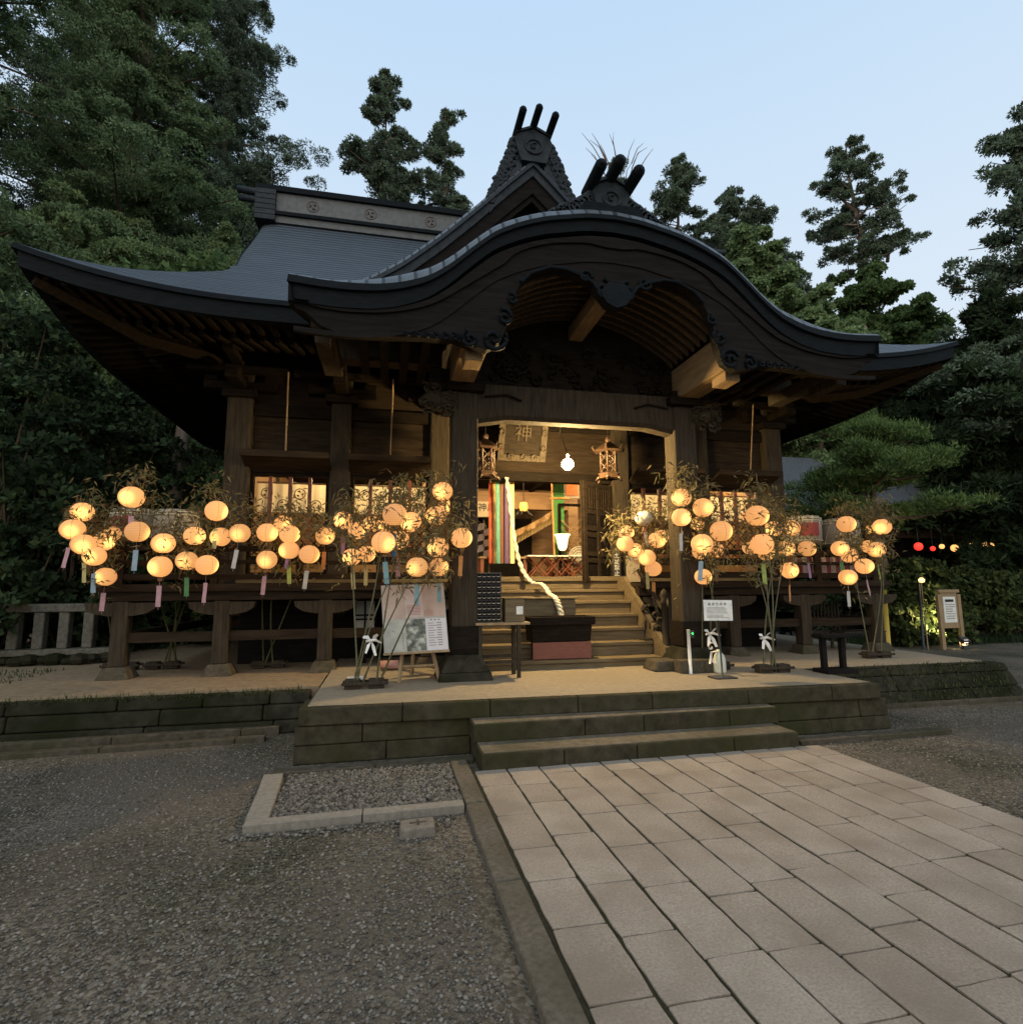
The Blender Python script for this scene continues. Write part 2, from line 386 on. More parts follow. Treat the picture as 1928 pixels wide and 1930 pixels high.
def text_mesh(name, s, size, mat, parent, loc, rot, align='CENTER', thick=.002, spacing=1.0):
    """lettering as a thin mesh; loc in world metres"""
    cu = bpy.data.curves.new(name, 'FONT'); cu.body = s; cu.size = size; cu.extrude = thick; cu.align_x = align; cu.align_y = 'CENTER'
    cu.space_line = spacing
    t = bpy.data.objects.new(name + '_c', cu); COL.objects.link(t)
    bpy.context.view_layer.update()
    me = bpy.data.meshes.new_from_object(t.evaluated_get(bpy.context.evaluated_depsgraph_get()))
    bpy.data.objects.remove(t)
    me.materials.clear(); me.materials.append(mat)
    o = bpy.data.objects.new(name, me); COL.objects.link(o)
    o.rotation_euler = rot
    if parent is not None: o.parent = parent; o.location = Vector(loc) - wloc(parent)
    else: o.location = loc
    return o
def spiral(c, r0, turns, start, sgn=1, n=26, shrink=.12):
    """points of a flat scroll in the XZ plane"""
    out = []
    for i in range(n):
        t = i / (n - 1); r = r0 * (1 - t * (1 - shrink)); a = start + sgn * turns * 2 * math.pi * t
        out.append((c[0] + r * math.cos(a), c[1], c[2] + r * math.sin(a)))
    return out

# ================================================================== SETTING
b = MB(); b.add([(-220, -40, 0), (260, -40, 0), (260, 420, 0), (-220, 420, 0)], [(0, 1, 2, 3)])
g = b.build('ground', ground_mat); g['kind'] = 'structure'

def bits(name, n, sampler, smin, smax, mat, zoff=0.0, flat_=.6, pw=2.2):
    """loose stones: squashed octahedra"""
    P = sampler(n); s = smin + (smax - smin) * RNG.random(n) ** pw
    base = np.array([(1, 0, 0), (0, 1, 0), (-1, 0, 0), (0, -1, 0), (0, 0, 1), (0, 0, -1), ], float)
    J = base[None] * (0.75 + .5 * RNG.random((n, 6, 1)))
    J[:, :, 2] *= flat_
    a = RNG.random(n) * 6.283; ca, sa = np.cos(a), np.sin(a)
    st = .7 + .7 * RNG.random(n)
    X = J[:, :, 0] * st[:, None]; Y_ = J[:, :, 1]
    tl = (RNG.random(n) - .5) * .8
    Zt = J[:, :, 2] + X * tl[:, None]
    V = np.stack([X * ca[:, None] - Y_ * sa[:, None], X * sa[:, None] + Y_ * ca[:, None], Zt], -1) * s[:, None, None] / 2
    V += P[:, None, :]; V[:, :, 2] += zoff + (s * .12)[:, None]
    tri = np.array([(0, 1, 4), (1, 2, 4), (2, 3, 4), (3, 0, 4), (1, 0, 5), (2, 1, 5), (3, 2, 5), (0, 3, 5)])
    Fq = (tri[None] + (np.arange(n) * 6)[:, None, None]).reshape(-1, 3)
    return nmesh(name, V.reshape(-1, 3), Fq, mat)
def gravel_sampler(n):
    out = []
    while len(out) < n:
        m = n * 3
        u = RNG.random(m); d = 1.1 + 8.6 * u ** 1.5          # denser close to the camera
        a = YAW + (RNG.random(m) - .5) * R(104)
        x = CAM.x + d * np.sin(a); y = d * np.cos(a)
        ok = ~((x > -2.0) & (x < 1.78) & (y < 5.6)) & ~((x > -3.45) & (x < -1.9) & (y > 4.25) & (y < 6)) & ~((x > -3.4) & (x < 3.2) & (y > 5.4)) & ~((x < -3) & (y > 6.55)) & ~((x > 2.9) & (x < 6.5) & (y > 6.6))
        out += list(zip(x[ok], y[ok]))
    p = np.array(out[:n]); return np.c_[p, np.zeros(n)]
gv = bits('loose_gravel', 60000, gravel_sampler, .006, .028, stone_bits)
tag(gv, 'loose grey brown gravel strewn over the forecourt beside the stone path', 'gravel', kind='stuff')

# paved approach: one sheet of sawn slabs with mossy joints
pm = MB(); pm.box(-1.755, 1.72, -3, 5.12, -.05, .0295); pj = pm.build('path_bed', tex_mat('joint', (.018, .018, .011), (.04, .038, .024), 30, .95, .3, spec=.1)); pj['kind'] = 'structure'
b = MB(); xs = np.linspace(-1.73, 1.71, 13); rr = random.Random(3)
for i in range(12):
    y = 5.10 - rr.uniform(.0, .02); first = True
    while y > -2.6:
        L = rr.uniform(.36, .63) if not first else rr.uniform(.16, .6); first = False
        g_ = .0085
        x0, x1 = xs[i] + g_ + rr.uniform(-.003, .003), xs[i + 1] - g_ + rr.uniform(-.003, .003)
        z = .046 + rr.uniform(-.003, .003); y0 = y - L + g_
        j = lambda: rr.uniform(-.003, .003)
        z = .038 + rr.uniform(-.002, .002); ring = []
        for (xa, ya, xb, yb, m_) in ((x0, y0, x1, y0, 4), (x1, y0, x1, y, 7), (x1, y, x0, y, 4), (x0, y, x0, y0, 7)):
            for q in range(m_):
                t = q / m_; c_ = .003 if q == 0 else 0; cx_, cy__ = (x0 + x1) / 2, (y0 + y) / 2
                px_, py_ = xa + (xb - xa) * t + j(), ya + (yb - ya) * t + j()
                ring.append((px_ + (c_ if px_ < cx_ else -c_), py_ + (c_ if py_ < cy__ else -c_)))
        k_ = len(ring); tz = rr.uniform(-.003, .003)
        b.add([(p_[0], p_[1], 0) for p_ in ring] + [(p_[0], p_[1], z + tz * (p_[0] - x0) / (x1 - x0)) for p_ in ring], [tuple(range(k_, 2 * k_))] + [(q, (q + 1) % k_, (q + 1) % k_ + k_, q + k_) for q in range(k_)])
        y -= L
pv = b.build('path', stone_pave, bevel=.002); pv['kind'] = 'structure'
# per slab tone
mt = stone_pave.node_tree; bs = [n for n in mt.nodes if n.type == 'BSDF_PRINCIPLED'][0]
gm = mt.nodes.new('ShaderNodeNewGeometry'); hr = mt.nodes.new('ShaderNodeValToRGB')
hr.color_ramp.elements[0].color = (.88, .86, .84, 1); hr.color_ramp.elements[1].color = (1.06, 1.06, 1.06, 1)
mt.links.new(gm.outputs['Random Per Island'], hr.inputs[0])
mm = mt.nodes.new('ShaderNodeMixRGB'); mm.blend_type = 'MULTIPLY'; mm.inputs['Fac'].default_value = 1
src = bs.inputs['Base Color'].links[0].from_socket
mt.links.new(src, mm.inputs['Color1']); mt.links.new(hr.outputs[0], mm.inputs['Color2']); mt.links.new(mm.outputs[0], bs.inputs['Base Color'])

# worn edging stones along the path
rr = random.Random(5); y = 5.42; k = 0; proto = None
while y > 1.0:
    L = rr.uniform(.75, 1.25)
    b = MB(); w = rr.uniform(.135, .15)
    b.hexa([(-1.76 - w, y - L + .008, -.05), (-1.748, y - L + .008, -.05), (-1.748, y, -.05), (-1.76 - w, y, -.05), (-1.76 - w + .01, y - L + .012, .045 - .02 * (y < 2.7)), (-1.75, y - L + .012, .05 - .02 * (y < 2.7)), (-1.75, y - .004, .05), (-1.76 - w + .01, y - .004, .045)])
    o = b.build('edging_stone', stone_side, bevel=.012)
    tag(o, ['mossy edging stone of the path beginning against the porch step', 'worn edging stone of the path beside the white kerb corner', 'narrow edging stone of the path lying against dark gravel', 'half buried edging stone of the path crumbling into gravel', 'edging stone of the path nearest the camera, almost buried'][min(k, 4)], 'edging stone', 'edging stones along the path')
    y -= L; k += 1

# white kerb round the pebble bed
def kerb(poly, label):
    b = MB(); lo = [(x, y, -.03) for x, y in poly]; hi = [(x, y, .058) for x, y in poly]
    b.hexa(lo + hi); o = b.build('kerb_stone', stone_kerb, bevel=.006); tag(o, label, 'kerb', 'pale kerb stones framing the pebble bed')
kerb([(-3.39, 4.27), (-2.63, 4.285), (-2.63, 4.395), (-3.39, 4.38)], 'pale kerb stone forming the outer front corner of the pebble bed')
kerb([(-2.622, 4.285), (-1.915, 4.30), (-1.915, 4.41), (-2.622, 4.395)], 'pale kerb stone closing the pebble bed beside the path edging')
kerb([(-3.40, 4.386), (-3.25, 4.386), (-3.277, 4.86), (-3.43, 4.86)], 'pale kerb stone on the bed side next to the front corner')
kerb([(-3.43, 4.868), (-3.277, 4.868), (-3.315, 5.36), (-3.47, 5.36)], 'pale kerb stone on the bed side ending below the platform')
bp_ = bits('pebbles', 6500, lambda n: np.c_[-3.27 + 1.36 * RNG.random(n), 4.40 + 1.01 * RNG.random(n), np.zeros(n)], 0.016, .046, pebble_bits, .02, .7, 1.2)
tag(bp_, 'rounded grey pebbles filling the kerbed drip bed', 'pebbles', kind='stuff')
def rim_sampler(n):
    t = RNG.random(n); return np.c_[-3.5 + 1.5 * t, 4.24 - np.abs(RNG.normal(0, .05, n)), np.zeros(n)]
bp2 = bits('spilled_pebbles', 260, rim_sampler, .02, .045, pebble_bits, .004, .7)
tag(bp2, 'pale pebbles scattered on gravel along the outside of the kerb', 'pebbles', kind='stuff')
# marker stone
p0 = at(752, 1585, Z=0); t = thing('marker_stone', (p0.x + .12, p0.y + .1, 0), 'small square survey stone with a carved cross on top beside the pebble kerb', 'marker stone')
b = MB(); b.hexa([(p0.x, p0.y, -.05), (p0.x + .24, p0.y + .01, -.05), (p0.x + .24, p0.y + .2, -.05), (p0.x, p0.y + .2, -.05), (p0.x + .01, p0.y + .012, .058), (p0.x + .23, p0.y + .018, .062), (p0.x + .232, p0.y + .19, .06), (p0.x + .012, p0.y + .185, .056)])
b.build('block', tex_mat('marker', (.12, .10, .08), (.2, .172, .14), 20, .9, .4), t, .012)
b = MB(); cx, cy_ = p0.x + .125, p0.y + .105
b.cbox((cx, cy_, .0595), .11, .016, .006); b.cbox((cx, cy_, .0605), .016, .08, .006); b.build('carved_cross', stone_edge, t)

# ------------------------------------------------------------------ stone platforms
def coursed(b, x0, x1, y, z0, z1, bat, rng, hmin=.14, hmax=.2, wmin=.5, wmax=1.1, dep=.3, nx=0):
    """front of a wall: courses of blocks set back by the batter"""
    z = z0
    while z < z1 - .02:
        h = min(rng.uniform(hmin, hmax), z1 - z)
        if z1 - z - h < .06: h = z1 - z
        x = x0
        while x < x1 - .02:
            w = min(rng.uniform(wmin, wmax), x1 - x)
            if x1 - x - w < .2: w = x1 - x
            q = rng.uniform(-.008, .008)
            ya, yb = y + bat * (z - z0) + q, y + bat * (z + h - z0) + q
            b.hexa([(x + .004, ya, z + .003), (x + w - .004, ya, z + .003), (x + w - .004, ya + dep, z + .003), (x + .004, ya + dep, z + .003), (x + .004, yb, z + h - .003), (x + w - .004, yb, z + h - .003), (x + w - .004, yb + dep, z + h - .003), (x + .004, yb + dep, z + h - .003)])
            x += w
        z += h
rng = random.Random(11)
pt = thing('stone_platform', (-.1, 5.8, 0), 'low stone platform under the porch with sandy top and mossy battered face', 'platform')
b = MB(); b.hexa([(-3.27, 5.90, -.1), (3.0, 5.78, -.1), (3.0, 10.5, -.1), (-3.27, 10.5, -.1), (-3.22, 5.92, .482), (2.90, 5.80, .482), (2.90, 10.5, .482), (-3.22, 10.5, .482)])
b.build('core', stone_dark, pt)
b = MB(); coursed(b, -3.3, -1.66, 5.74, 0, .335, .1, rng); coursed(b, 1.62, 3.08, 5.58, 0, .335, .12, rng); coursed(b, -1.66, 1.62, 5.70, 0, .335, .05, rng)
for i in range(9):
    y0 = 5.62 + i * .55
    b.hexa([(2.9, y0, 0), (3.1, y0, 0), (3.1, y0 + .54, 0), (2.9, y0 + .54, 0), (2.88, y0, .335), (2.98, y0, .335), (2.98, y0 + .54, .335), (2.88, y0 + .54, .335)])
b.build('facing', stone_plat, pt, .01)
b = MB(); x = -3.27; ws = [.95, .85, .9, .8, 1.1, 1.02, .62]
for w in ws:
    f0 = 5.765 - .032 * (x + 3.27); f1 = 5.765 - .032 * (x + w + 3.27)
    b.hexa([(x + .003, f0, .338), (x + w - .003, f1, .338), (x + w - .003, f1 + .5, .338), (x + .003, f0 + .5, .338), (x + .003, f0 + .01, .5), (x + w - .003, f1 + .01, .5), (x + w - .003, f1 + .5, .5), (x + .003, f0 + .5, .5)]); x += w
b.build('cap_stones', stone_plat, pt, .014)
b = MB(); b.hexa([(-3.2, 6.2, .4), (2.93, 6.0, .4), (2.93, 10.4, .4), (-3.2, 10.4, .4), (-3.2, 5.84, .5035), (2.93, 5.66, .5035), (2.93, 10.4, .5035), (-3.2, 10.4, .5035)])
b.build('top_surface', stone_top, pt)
# steps
st = thing('stone_steps', (0, 5.3, 0), 'two long mossy stone steps leading up to the porch platform', 'steps')
for k, (y0, y1, z1, xa, xb) in enumerate(((5.09, 5.8, .17, -1.66, 1.50), (5.46, 5.8, .335, -1.68, 1.56))):
    o = MB(); x = xa; cuts = [.75, .7, 1.0, .0] if k == 0 else [1.1, .62, .95, 0]
    for c in cuts:
        w = c if c else xb - x
        o.hexa([(x + .003, y0, k * .17 - .03 * (k == 0)), (x + w - .003, y0, k * .17 - .03 * (k == 0)), (x + w - .003, y1, k * .17 - .03 * (k == 0)), (x + .003, y1, k * .17 - .03 * (k == 0)), (x + .003, y0 + .008, z1 + rng.uniform(-.003, .003)), (x + w - .003, y0 + .008, z1), (x + w - .003, y1, z1), (x + .003, y1, z1)]); x += w
    so_ = o.build('step', stone_plat, st, .014)
    o = MB(); o.box(xa + .02, xb - .02, y0 + .025, y1, z1 - .02, z1 + .006); o.build('lit_tread', stone_lit, so_, .004)  # paler top slab: the light on the treads is put into its colour
# kerb strips at the foot of the platforms
def strip(x0, x1, y0, y1, z, label, mat=stone_edge, dy=0):
    b = MB(); x = x0; rg = random.Random(int(abs(x0) * 100))
    while x < x1 - .01:
        w = min(rg.uniform(.8, 1.3), x1 - x)
        if x1 - x - w < .25: w = x1 - x
        a0 = dy * (x - x0) / (x1 - x0); a1 = dy * (x + w - x0) / (x1 - x0)
        b.hexa([(x + .004, y0 + a0, -.04), (x + w - .004, y0 + a1, -.04), (x + w - .004, y1 + a1, -.04), (x + .004, y1 + a0, -.04), (x + .004, y0 + a0, z), (x + w - .004, y0 + a1, z + .004), (x + w - .004, y1 + a1, z), (x + .004, y1 + a0, z)]); x += w
    o = b.build('kerb_strip', mat, bevel=.008); o['kind'] = 'structure'
    return o
strip(-3.42, -1.68, 5.42, 5.56, .045, '')
strip(1.62, 3.5, 5.22, 5.36, .05, '')
strip(-9.5, -3.72, 6.48, 6.60, .05, '', dy=.22)
strip(-9.5, -3.62, 6.74, 6.86, .09, '', dy=.22)
strip(3.25, 7.6, 6.42, 6.54, .05, '')

# side terraces
tl = thing('stone_terrace', (-7, 7.2, 0), 'low terrace of rough mossy blocks under the veranda beside the balustrade', 'terrace', 'stone terraces flanking the porch')
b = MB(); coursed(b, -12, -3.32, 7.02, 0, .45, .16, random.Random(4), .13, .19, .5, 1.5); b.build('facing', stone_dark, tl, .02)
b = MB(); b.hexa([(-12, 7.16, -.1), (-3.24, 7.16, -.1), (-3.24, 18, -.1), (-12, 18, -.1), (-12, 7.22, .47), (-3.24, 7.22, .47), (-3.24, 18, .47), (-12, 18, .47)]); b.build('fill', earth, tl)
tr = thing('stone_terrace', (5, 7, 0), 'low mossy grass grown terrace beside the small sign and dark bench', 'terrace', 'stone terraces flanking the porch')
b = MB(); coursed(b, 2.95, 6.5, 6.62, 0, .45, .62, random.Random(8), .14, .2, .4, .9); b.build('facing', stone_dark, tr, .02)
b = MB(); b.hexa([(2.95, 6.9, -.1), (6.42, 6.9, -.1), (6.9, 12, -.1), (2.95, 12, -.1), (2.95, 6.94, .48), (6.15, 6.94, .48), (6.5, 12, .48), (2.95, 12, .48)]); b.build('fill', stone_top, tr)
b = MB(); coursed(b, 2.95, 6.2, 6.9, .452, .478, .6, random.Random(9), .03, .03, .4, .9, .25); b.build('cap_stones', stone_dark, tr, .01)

def blades(name, n, samp, h0, h1, mat, w=.008, lean=.5):
    P = samp(n); a = RNG.random(n) * 6.283; h = h0 + (h1 - h0) * RNG.random(n)
    d = np.c_[np.cos(a), np.sin(a), np.zeros(n)]; sd_ = np.c_[-np.sin(a), np.cos(a), np.zeros(n)] * w
    tip = P + d * (h * lean * RNG.random(n))[:, None] + np.c_[np.zeros(n), np.zeros(n), h]
    V = np.stack([P - sd_, P + sd_, tip], 1).reshape(-1, 3); Fq = np.arange(3 * n).reshape(-1, 3)
    return nmesh(name, V, Fq, mat)
def face_s(n):
    z = RNG.random(n) * .48; return np.c_[2.98 + 3.4 * RNG.random(n), 6.6 + .62 * z, z]
gr = blades('grass', 1400, face_s, .02, .06, grass_leaf, .007, 1.2); tag(gr, 'short dark grass and moss growing over the terrace bank', 'grass', kind='stuff')
def weeds_s(n):
    k = RNG.integers(0, 3, n); x = np.where(k == 0, -12 + 8.6 * RNG.random(n), np.where(k == 1, -3.75 + .35 * RNG.random(n), -12 + 5 * RNG.random(n)))
    y = np.where(k == 0, 6.98 + RNG.random(n) * .03, np.where(k == 1, 5.3 + 1.3 * RNG.random(n), 7.3 + 2.4 * RNG.random(n)))
    z = np.where(k == 0, .02 + .4 * RNG.random(n), np.where(k == 1, 0, .47)); x = np.where(k == 1, -12 + 5 * RNG.random(n), x); y = np.where(k == 1, 7.3 + 2.4 * RNG.random(n), y); z = np.where(k == 0, .40 + .06 * RNG.random(n), .47); y = np.where(k == 0, 7.09, y); return np.c_[x, y, z]
gr = blades('ground_cover', 3000, weeds_s, .02, .09, grass_leaf, .008, 1.2); tag(gr, 'sparse weeds and moss tufts along the old terrace stones', 'weeds', kind='stuff')

# ================================================================== SHRINE HALL
H = thing('shrine_hall', (0, 9, 0), 'dark wooden shrine hall with a curved porch gable, copper roof and lit windows', 'shrine hall')
def lerp_tab(tab, x):
    for (a, za), (c, zb) in zip(tab, tab[1:]):
        if x <= c: t = (x - a) / (c - a); return za + (zb - za) * t
    return tab[-1][1]
def smooth_tab(tab, n=64):
    xs_ = np.array([t[0] for t in tab]); zs = np.array([t[1] for t in tab])
    q = np.linspace(xs_[0], xs_[-1], n); v = np.interp(q, xs_, zs)
    for _ in range(2):
        v2 = v.copy(); v2[1:-1] = (v[:-2] + 2 * v[1:-1] + v[2:]) / 4; v = v2
    return [(float(a), float(c)) for a, c in zip(q, v)]
EY, RY, HX = 7.35, 12.0, 6.9
def up(a, half):                        # upward sweep of the eave towards its tips
    t = max(0, (a - (half - 2.9)) / 2.9); return .42 * t ** 2.3
def slope(t): return .62 * t + .057 * t * t
def rz(x, t, half=HX): return 5.29 + slope(t) + up(abs(x), half) * max(0, 1 - t / 2.4) ** 1.3
def xlim(t): return HX - t if t < 1.85 else 5.05 + .16 * min(1, (t - 1.85) / 1.2)
main = MB()
N = 60; T = [4.65 * (j / 26) for j in range(27)]
for sg in (1, -1):
    rows, uvs = [], []
    for t in T:
        xl = xlim(t); r, u = [], []
        for i in range(N + 1):
            x = -xl + 2 * xl * i / N
            y = EY + t if sg == 1 else 2 * RY - (EY + t)
            # the sheet rolls down a little at the gable verge
            dz = -.10 * max(0, (abs(x) - (xl - .35)) / .35) ** 2 if t > 2.2 else 0
            r.append((x, y, rz(x, t) + dz)); u.append((x, t * 1.3))
        rows.append(r); uvs.append(u)
    main.grid(rows, uvs, True, sg == -1)
for sg in (1, -1):
    rows, uvs = [], []
    for j in range(10):
        s_ = 1.95 * j / 9; r, u = [], []
        for i in range(N + 1):
            yl = 4.65 - s_; y = RY - yl + 2 * yl * i / N
            r.append((sg * (HX - s_), y, 5.29 + slope(s_) + up(abs(y - RY), 4.65) * max(0, 1 - s_ / 2.4) ** 1.3)); u.append((y, s_ * 1.3))
        rows.append(r); uvs.append(u)
    main.grid(rows, uvs, True, sg == 1)
roof = main.build('main_roof', roof_courses, H)
# thick layered eave edge all round
b = MB()
prof = [(0, 0), (-.012, -.07), (.035, -.075), (.05, -.27), (.16, -.28)]
def eave_line():
    out = []
    for i in range(61): x = -HX + 2 * HX * i / 60; out.append((x, EY, rz(x, 0), 0, 1))
    return out
for ring in range(4):
    rows = []
    for d, dz in prof:
        r = []
        for i in range(61):
            if ring == 0: x = -HX + 2 * HX * i / 60; r.append((x * (1 - d / HX), EY + d, rz(x, 0) + dz))
            elif ring == 1: x = HX - 2 * HX * i / 60; r.append((x * (1 - d / HX), 2 * RY - EY - d, rz(x, 0) + dz))
            else:
                sg = 1 if ring == 2 else -1; y = RY - sg * 4.65 + sg * 9.3 * i / 60
                r.append((sg * (HX - d), RY + (y - RY) * (1 - d / 4.65), 5.29 + up(abs(y - RY), 4.65) + dz))
        rows.append(r)
    b.grid(rows, None, False)
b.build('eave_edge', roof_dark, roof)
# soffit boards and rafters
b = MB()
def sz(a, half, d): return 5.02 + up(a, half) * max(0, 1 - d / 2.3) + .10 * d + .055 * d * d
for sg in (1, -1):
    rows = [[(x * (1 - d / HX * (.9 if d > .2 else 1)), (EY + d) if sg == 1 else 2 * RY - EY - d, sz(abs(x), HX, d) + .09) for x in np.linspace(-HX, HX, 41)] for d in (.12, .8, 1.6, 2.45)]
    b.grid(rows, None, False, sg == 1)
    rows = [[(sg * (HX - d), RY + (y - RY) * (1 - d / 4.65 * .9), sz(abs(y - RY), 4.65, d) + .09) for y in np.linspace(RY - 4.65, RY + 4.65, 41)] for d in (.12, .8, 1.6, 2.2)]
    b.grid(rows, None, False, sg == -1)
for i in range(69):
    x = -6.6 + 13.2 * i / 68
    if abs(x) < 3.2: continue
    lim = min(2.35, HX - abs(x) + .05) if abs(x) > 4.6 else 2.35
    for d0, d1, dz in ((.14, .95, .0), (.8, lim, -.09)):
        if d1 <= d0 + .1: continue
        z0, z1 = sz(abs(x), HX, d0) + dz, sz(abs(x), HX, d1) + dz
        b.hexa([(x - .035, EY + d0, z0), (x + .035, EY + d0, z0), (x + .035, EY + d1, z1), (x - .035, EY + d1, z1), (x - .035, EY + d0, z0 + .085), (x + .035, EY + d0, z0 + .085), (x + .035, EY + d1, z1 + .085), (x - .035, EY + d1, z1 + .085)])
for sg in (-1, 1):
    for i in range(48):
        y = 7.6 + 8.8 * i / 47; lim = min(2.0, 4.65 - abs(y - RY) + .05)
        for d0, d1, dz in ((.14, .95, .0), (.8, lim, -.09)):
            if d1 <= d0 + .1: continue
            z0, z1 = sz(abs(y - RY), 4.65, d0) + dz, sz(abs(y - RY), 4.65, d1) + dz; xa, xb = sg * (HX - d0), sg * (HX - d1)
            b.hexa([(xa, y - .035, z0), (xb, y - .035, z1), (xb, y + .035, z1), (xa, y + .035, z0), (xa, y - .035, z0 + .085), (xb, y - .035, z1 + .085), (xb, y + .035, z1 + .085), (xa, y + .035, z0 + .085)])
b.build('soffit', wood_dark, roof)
for sx in (-1, 1):
    b = MB(); b.tube([(sx * 4.8, 9.65, 5.25), (sx * 5.9, 8.5, 5.12), (sx * 6.75, 7.55, 5.36)], [.12, .11, .08], 4, True, False)
    b.build('hip_rafter', wood_dark, roof)
# gable ends under the ridge
for sx in (-1, 1):
    b = MB(); pr = [(EY + t, rz(0, t) - .12) for t in (1.9, 2.6, 3.3, 4.0, 4.65)]
    poly = [(9.3, 6.5)] + pr + [(2 * RY - y, z) for y, z in pr[::-1][1:]] + [(14.7, 6.5)]
    b.prismx(poly, sx * 4.72, sx * 4.8)
    b.build('gable_end', wood_black, roof)
b = MB()
for sx in (-1, 1):
    for sg in (1, -1):
        vs = []
        for t in np.linspace(1.85, 4.65, 12):
            y = EY + t if sg == 1 else 2 * RY - EY - t; z = rz(0, t) - .1
            x = sx * (xlim(t) - .02); vs.append([(x, y, z + .04), (x - sx * .03, y, z - .22), (x - sx * .2, y, z - .24)])
        b.grid(vs, None, False, (sx * sg) > 0)
b.build('verge_board', roof_dark, roof)
# ridge
rd = MB(); rd.box(-5.1, 5.1, RY - .2, RY + .2, 9.25, 9.92)
ridge = rd.build('ridge', ridge_grey, roof)
b = MB(); b.box(-5.2, 5.2, RY - .27, RY + .27, 9.922, 9.98); b.box(-5.35, 5.35, RY - .22, RY + .22, 9.982, 10.08); b.box(-5.15, 5.15, RY - .26, RY + .26, 9.40, 9.47); b.box(-5.15, 5.15, RY - .225, RY + .225, 9.475, 9.5)
b.build('ridge_cap', roof_dark, ridge)
for sx in (-1, 1):
    b = MB()
    for k in range(6): b.box(sx * 4.93, sx * 5.33, RY - .3 + .0 * k, RY + .3, 9.24 + .115 * k, 9.34 + .115 * k)
    for k in range(6): b.box(sx * 4.97, sx * 5.28, RY - .26, RY + .26, 9.34 + .115 * k, 9.355 + .115 * k)
    b.tube([(sx * 5.1, RY, 10.0), (sx * 5.75, RY, 10.03)], .075, 10)
    b.tube([(sx * 5.2, RY, 9.83), (sx * 5.72, RY, 9.84)], .07, 10)
    b.build('ridge_end', roof_orn, ridge)
for x in (-4.2, -3.0, -1.7, 1.7, 3.0, 4.2):
    b = MB(); b.tube([(x + .12 * math.cos(t), RY - .205, 9.70 + .12 * math.sin(t)) for t in np.linspace(0, 6.283, 21)], .009, 5, False)
    for k in range(3):
        a = k * 2.094 + .5; b.tube([(x + .05 * math.cos(a), RY - .21, 9.70 + .05 * math.sin(a)), (x + .085 * math.cos(a + .9), RY - .21, 9.70 + .085 * math.sin(a + .9))], [.026, .006], 6)
    b.build('crest', flat('crest_red', (.11, .075, .065)) if 'crest_red' not in MATS else MATS['crest_red'], ridge)

# ---------------------------------------------------------------- dormer gable over the porch
GY = 9.25
gp = smooth_tab([(0, 9.60), (.46, 9.15), (1.05, 8.52), (1.7, 7.87), (2.33, 7.31), (2.94, 6.89), (3.55, 6.62), (3.9, 6.52)], 40)
dm = MB()
for sx in (1, -1):
    rows, uvs = [], []; L = 0; lx, lz = gp[0]
    for x, z in gp:
        L += math.hypot(x - lx, z - lz); lx, lz = x, z
        cr_ = [(GY, -.16), (GY + .05, -.09), (GY + .13, -.035), (GY + .25, 0), (GY + .5, 0), (10.5, 0), (12.1, 0)]; rows.append([(sx * x, y, z + q) for y, q in cr_]); uvs.append([(L, y) for y, q in cr_])
    dm.grid(rows, uvs, True, sx < 0)
dorm = dm.build('dormer_roof', roof_seams, H)
b = MB()
for sx in (1, -1):
    rows = [[(sx * x, GY + dy, z + dz - .16) for x, z in gp] for dy, dz in ((0, 0), (-.012, -.09), (.04, -.095), (.05, -.26), (.3, -.27))]
    b.grid(rows, None, False, sx > 0)
b.build('verge_edge', roof_orn, dorm)
b = MB()
for sx in (1, -1):
    for y, d0, d1 in ((GY + .10, .41, .74), (GY + .16, .72, .86)):
        rows = [[(sx * x, y, z - d0) for x, z in gp[:36]], [(sx * x, y, z - d1 - .0 * x) for x, z in gp[:36]], [(sx * x, y + .08, z - d1) for x, z in gp[:36]]]
        b.grid(rows, None, False, sx > 0)
b.build('bargeboard', wood_black, dorm)
b = MB(); poly = [(-x, z - .4) for x, z in gp[::-1]] + [(x, z - .4) for x, z in gp[1:]]
b.prism([(-3.9, 6.0)] + poly + [(3.9, 6.0)], GY + .45, GY + .5); b.build('gable_wall', wood_dark, dorm)
b = MB(); rr = random.Random(2)
for k in range(60):
    x = rr.uniform(-1.5, 1.5); z = rr.uniform(6.9, 8.6 - abs(x) * .85)
    b.tube(spiral((x, GY + .42, z), rr.uniform(.06, .16), rr.uniform(.8, 1.4), rr.uniform(0, 6), rr.choice((-1, 1)), 12), .025, 5)
b.build('gable_carving', wood_dark, dorm)
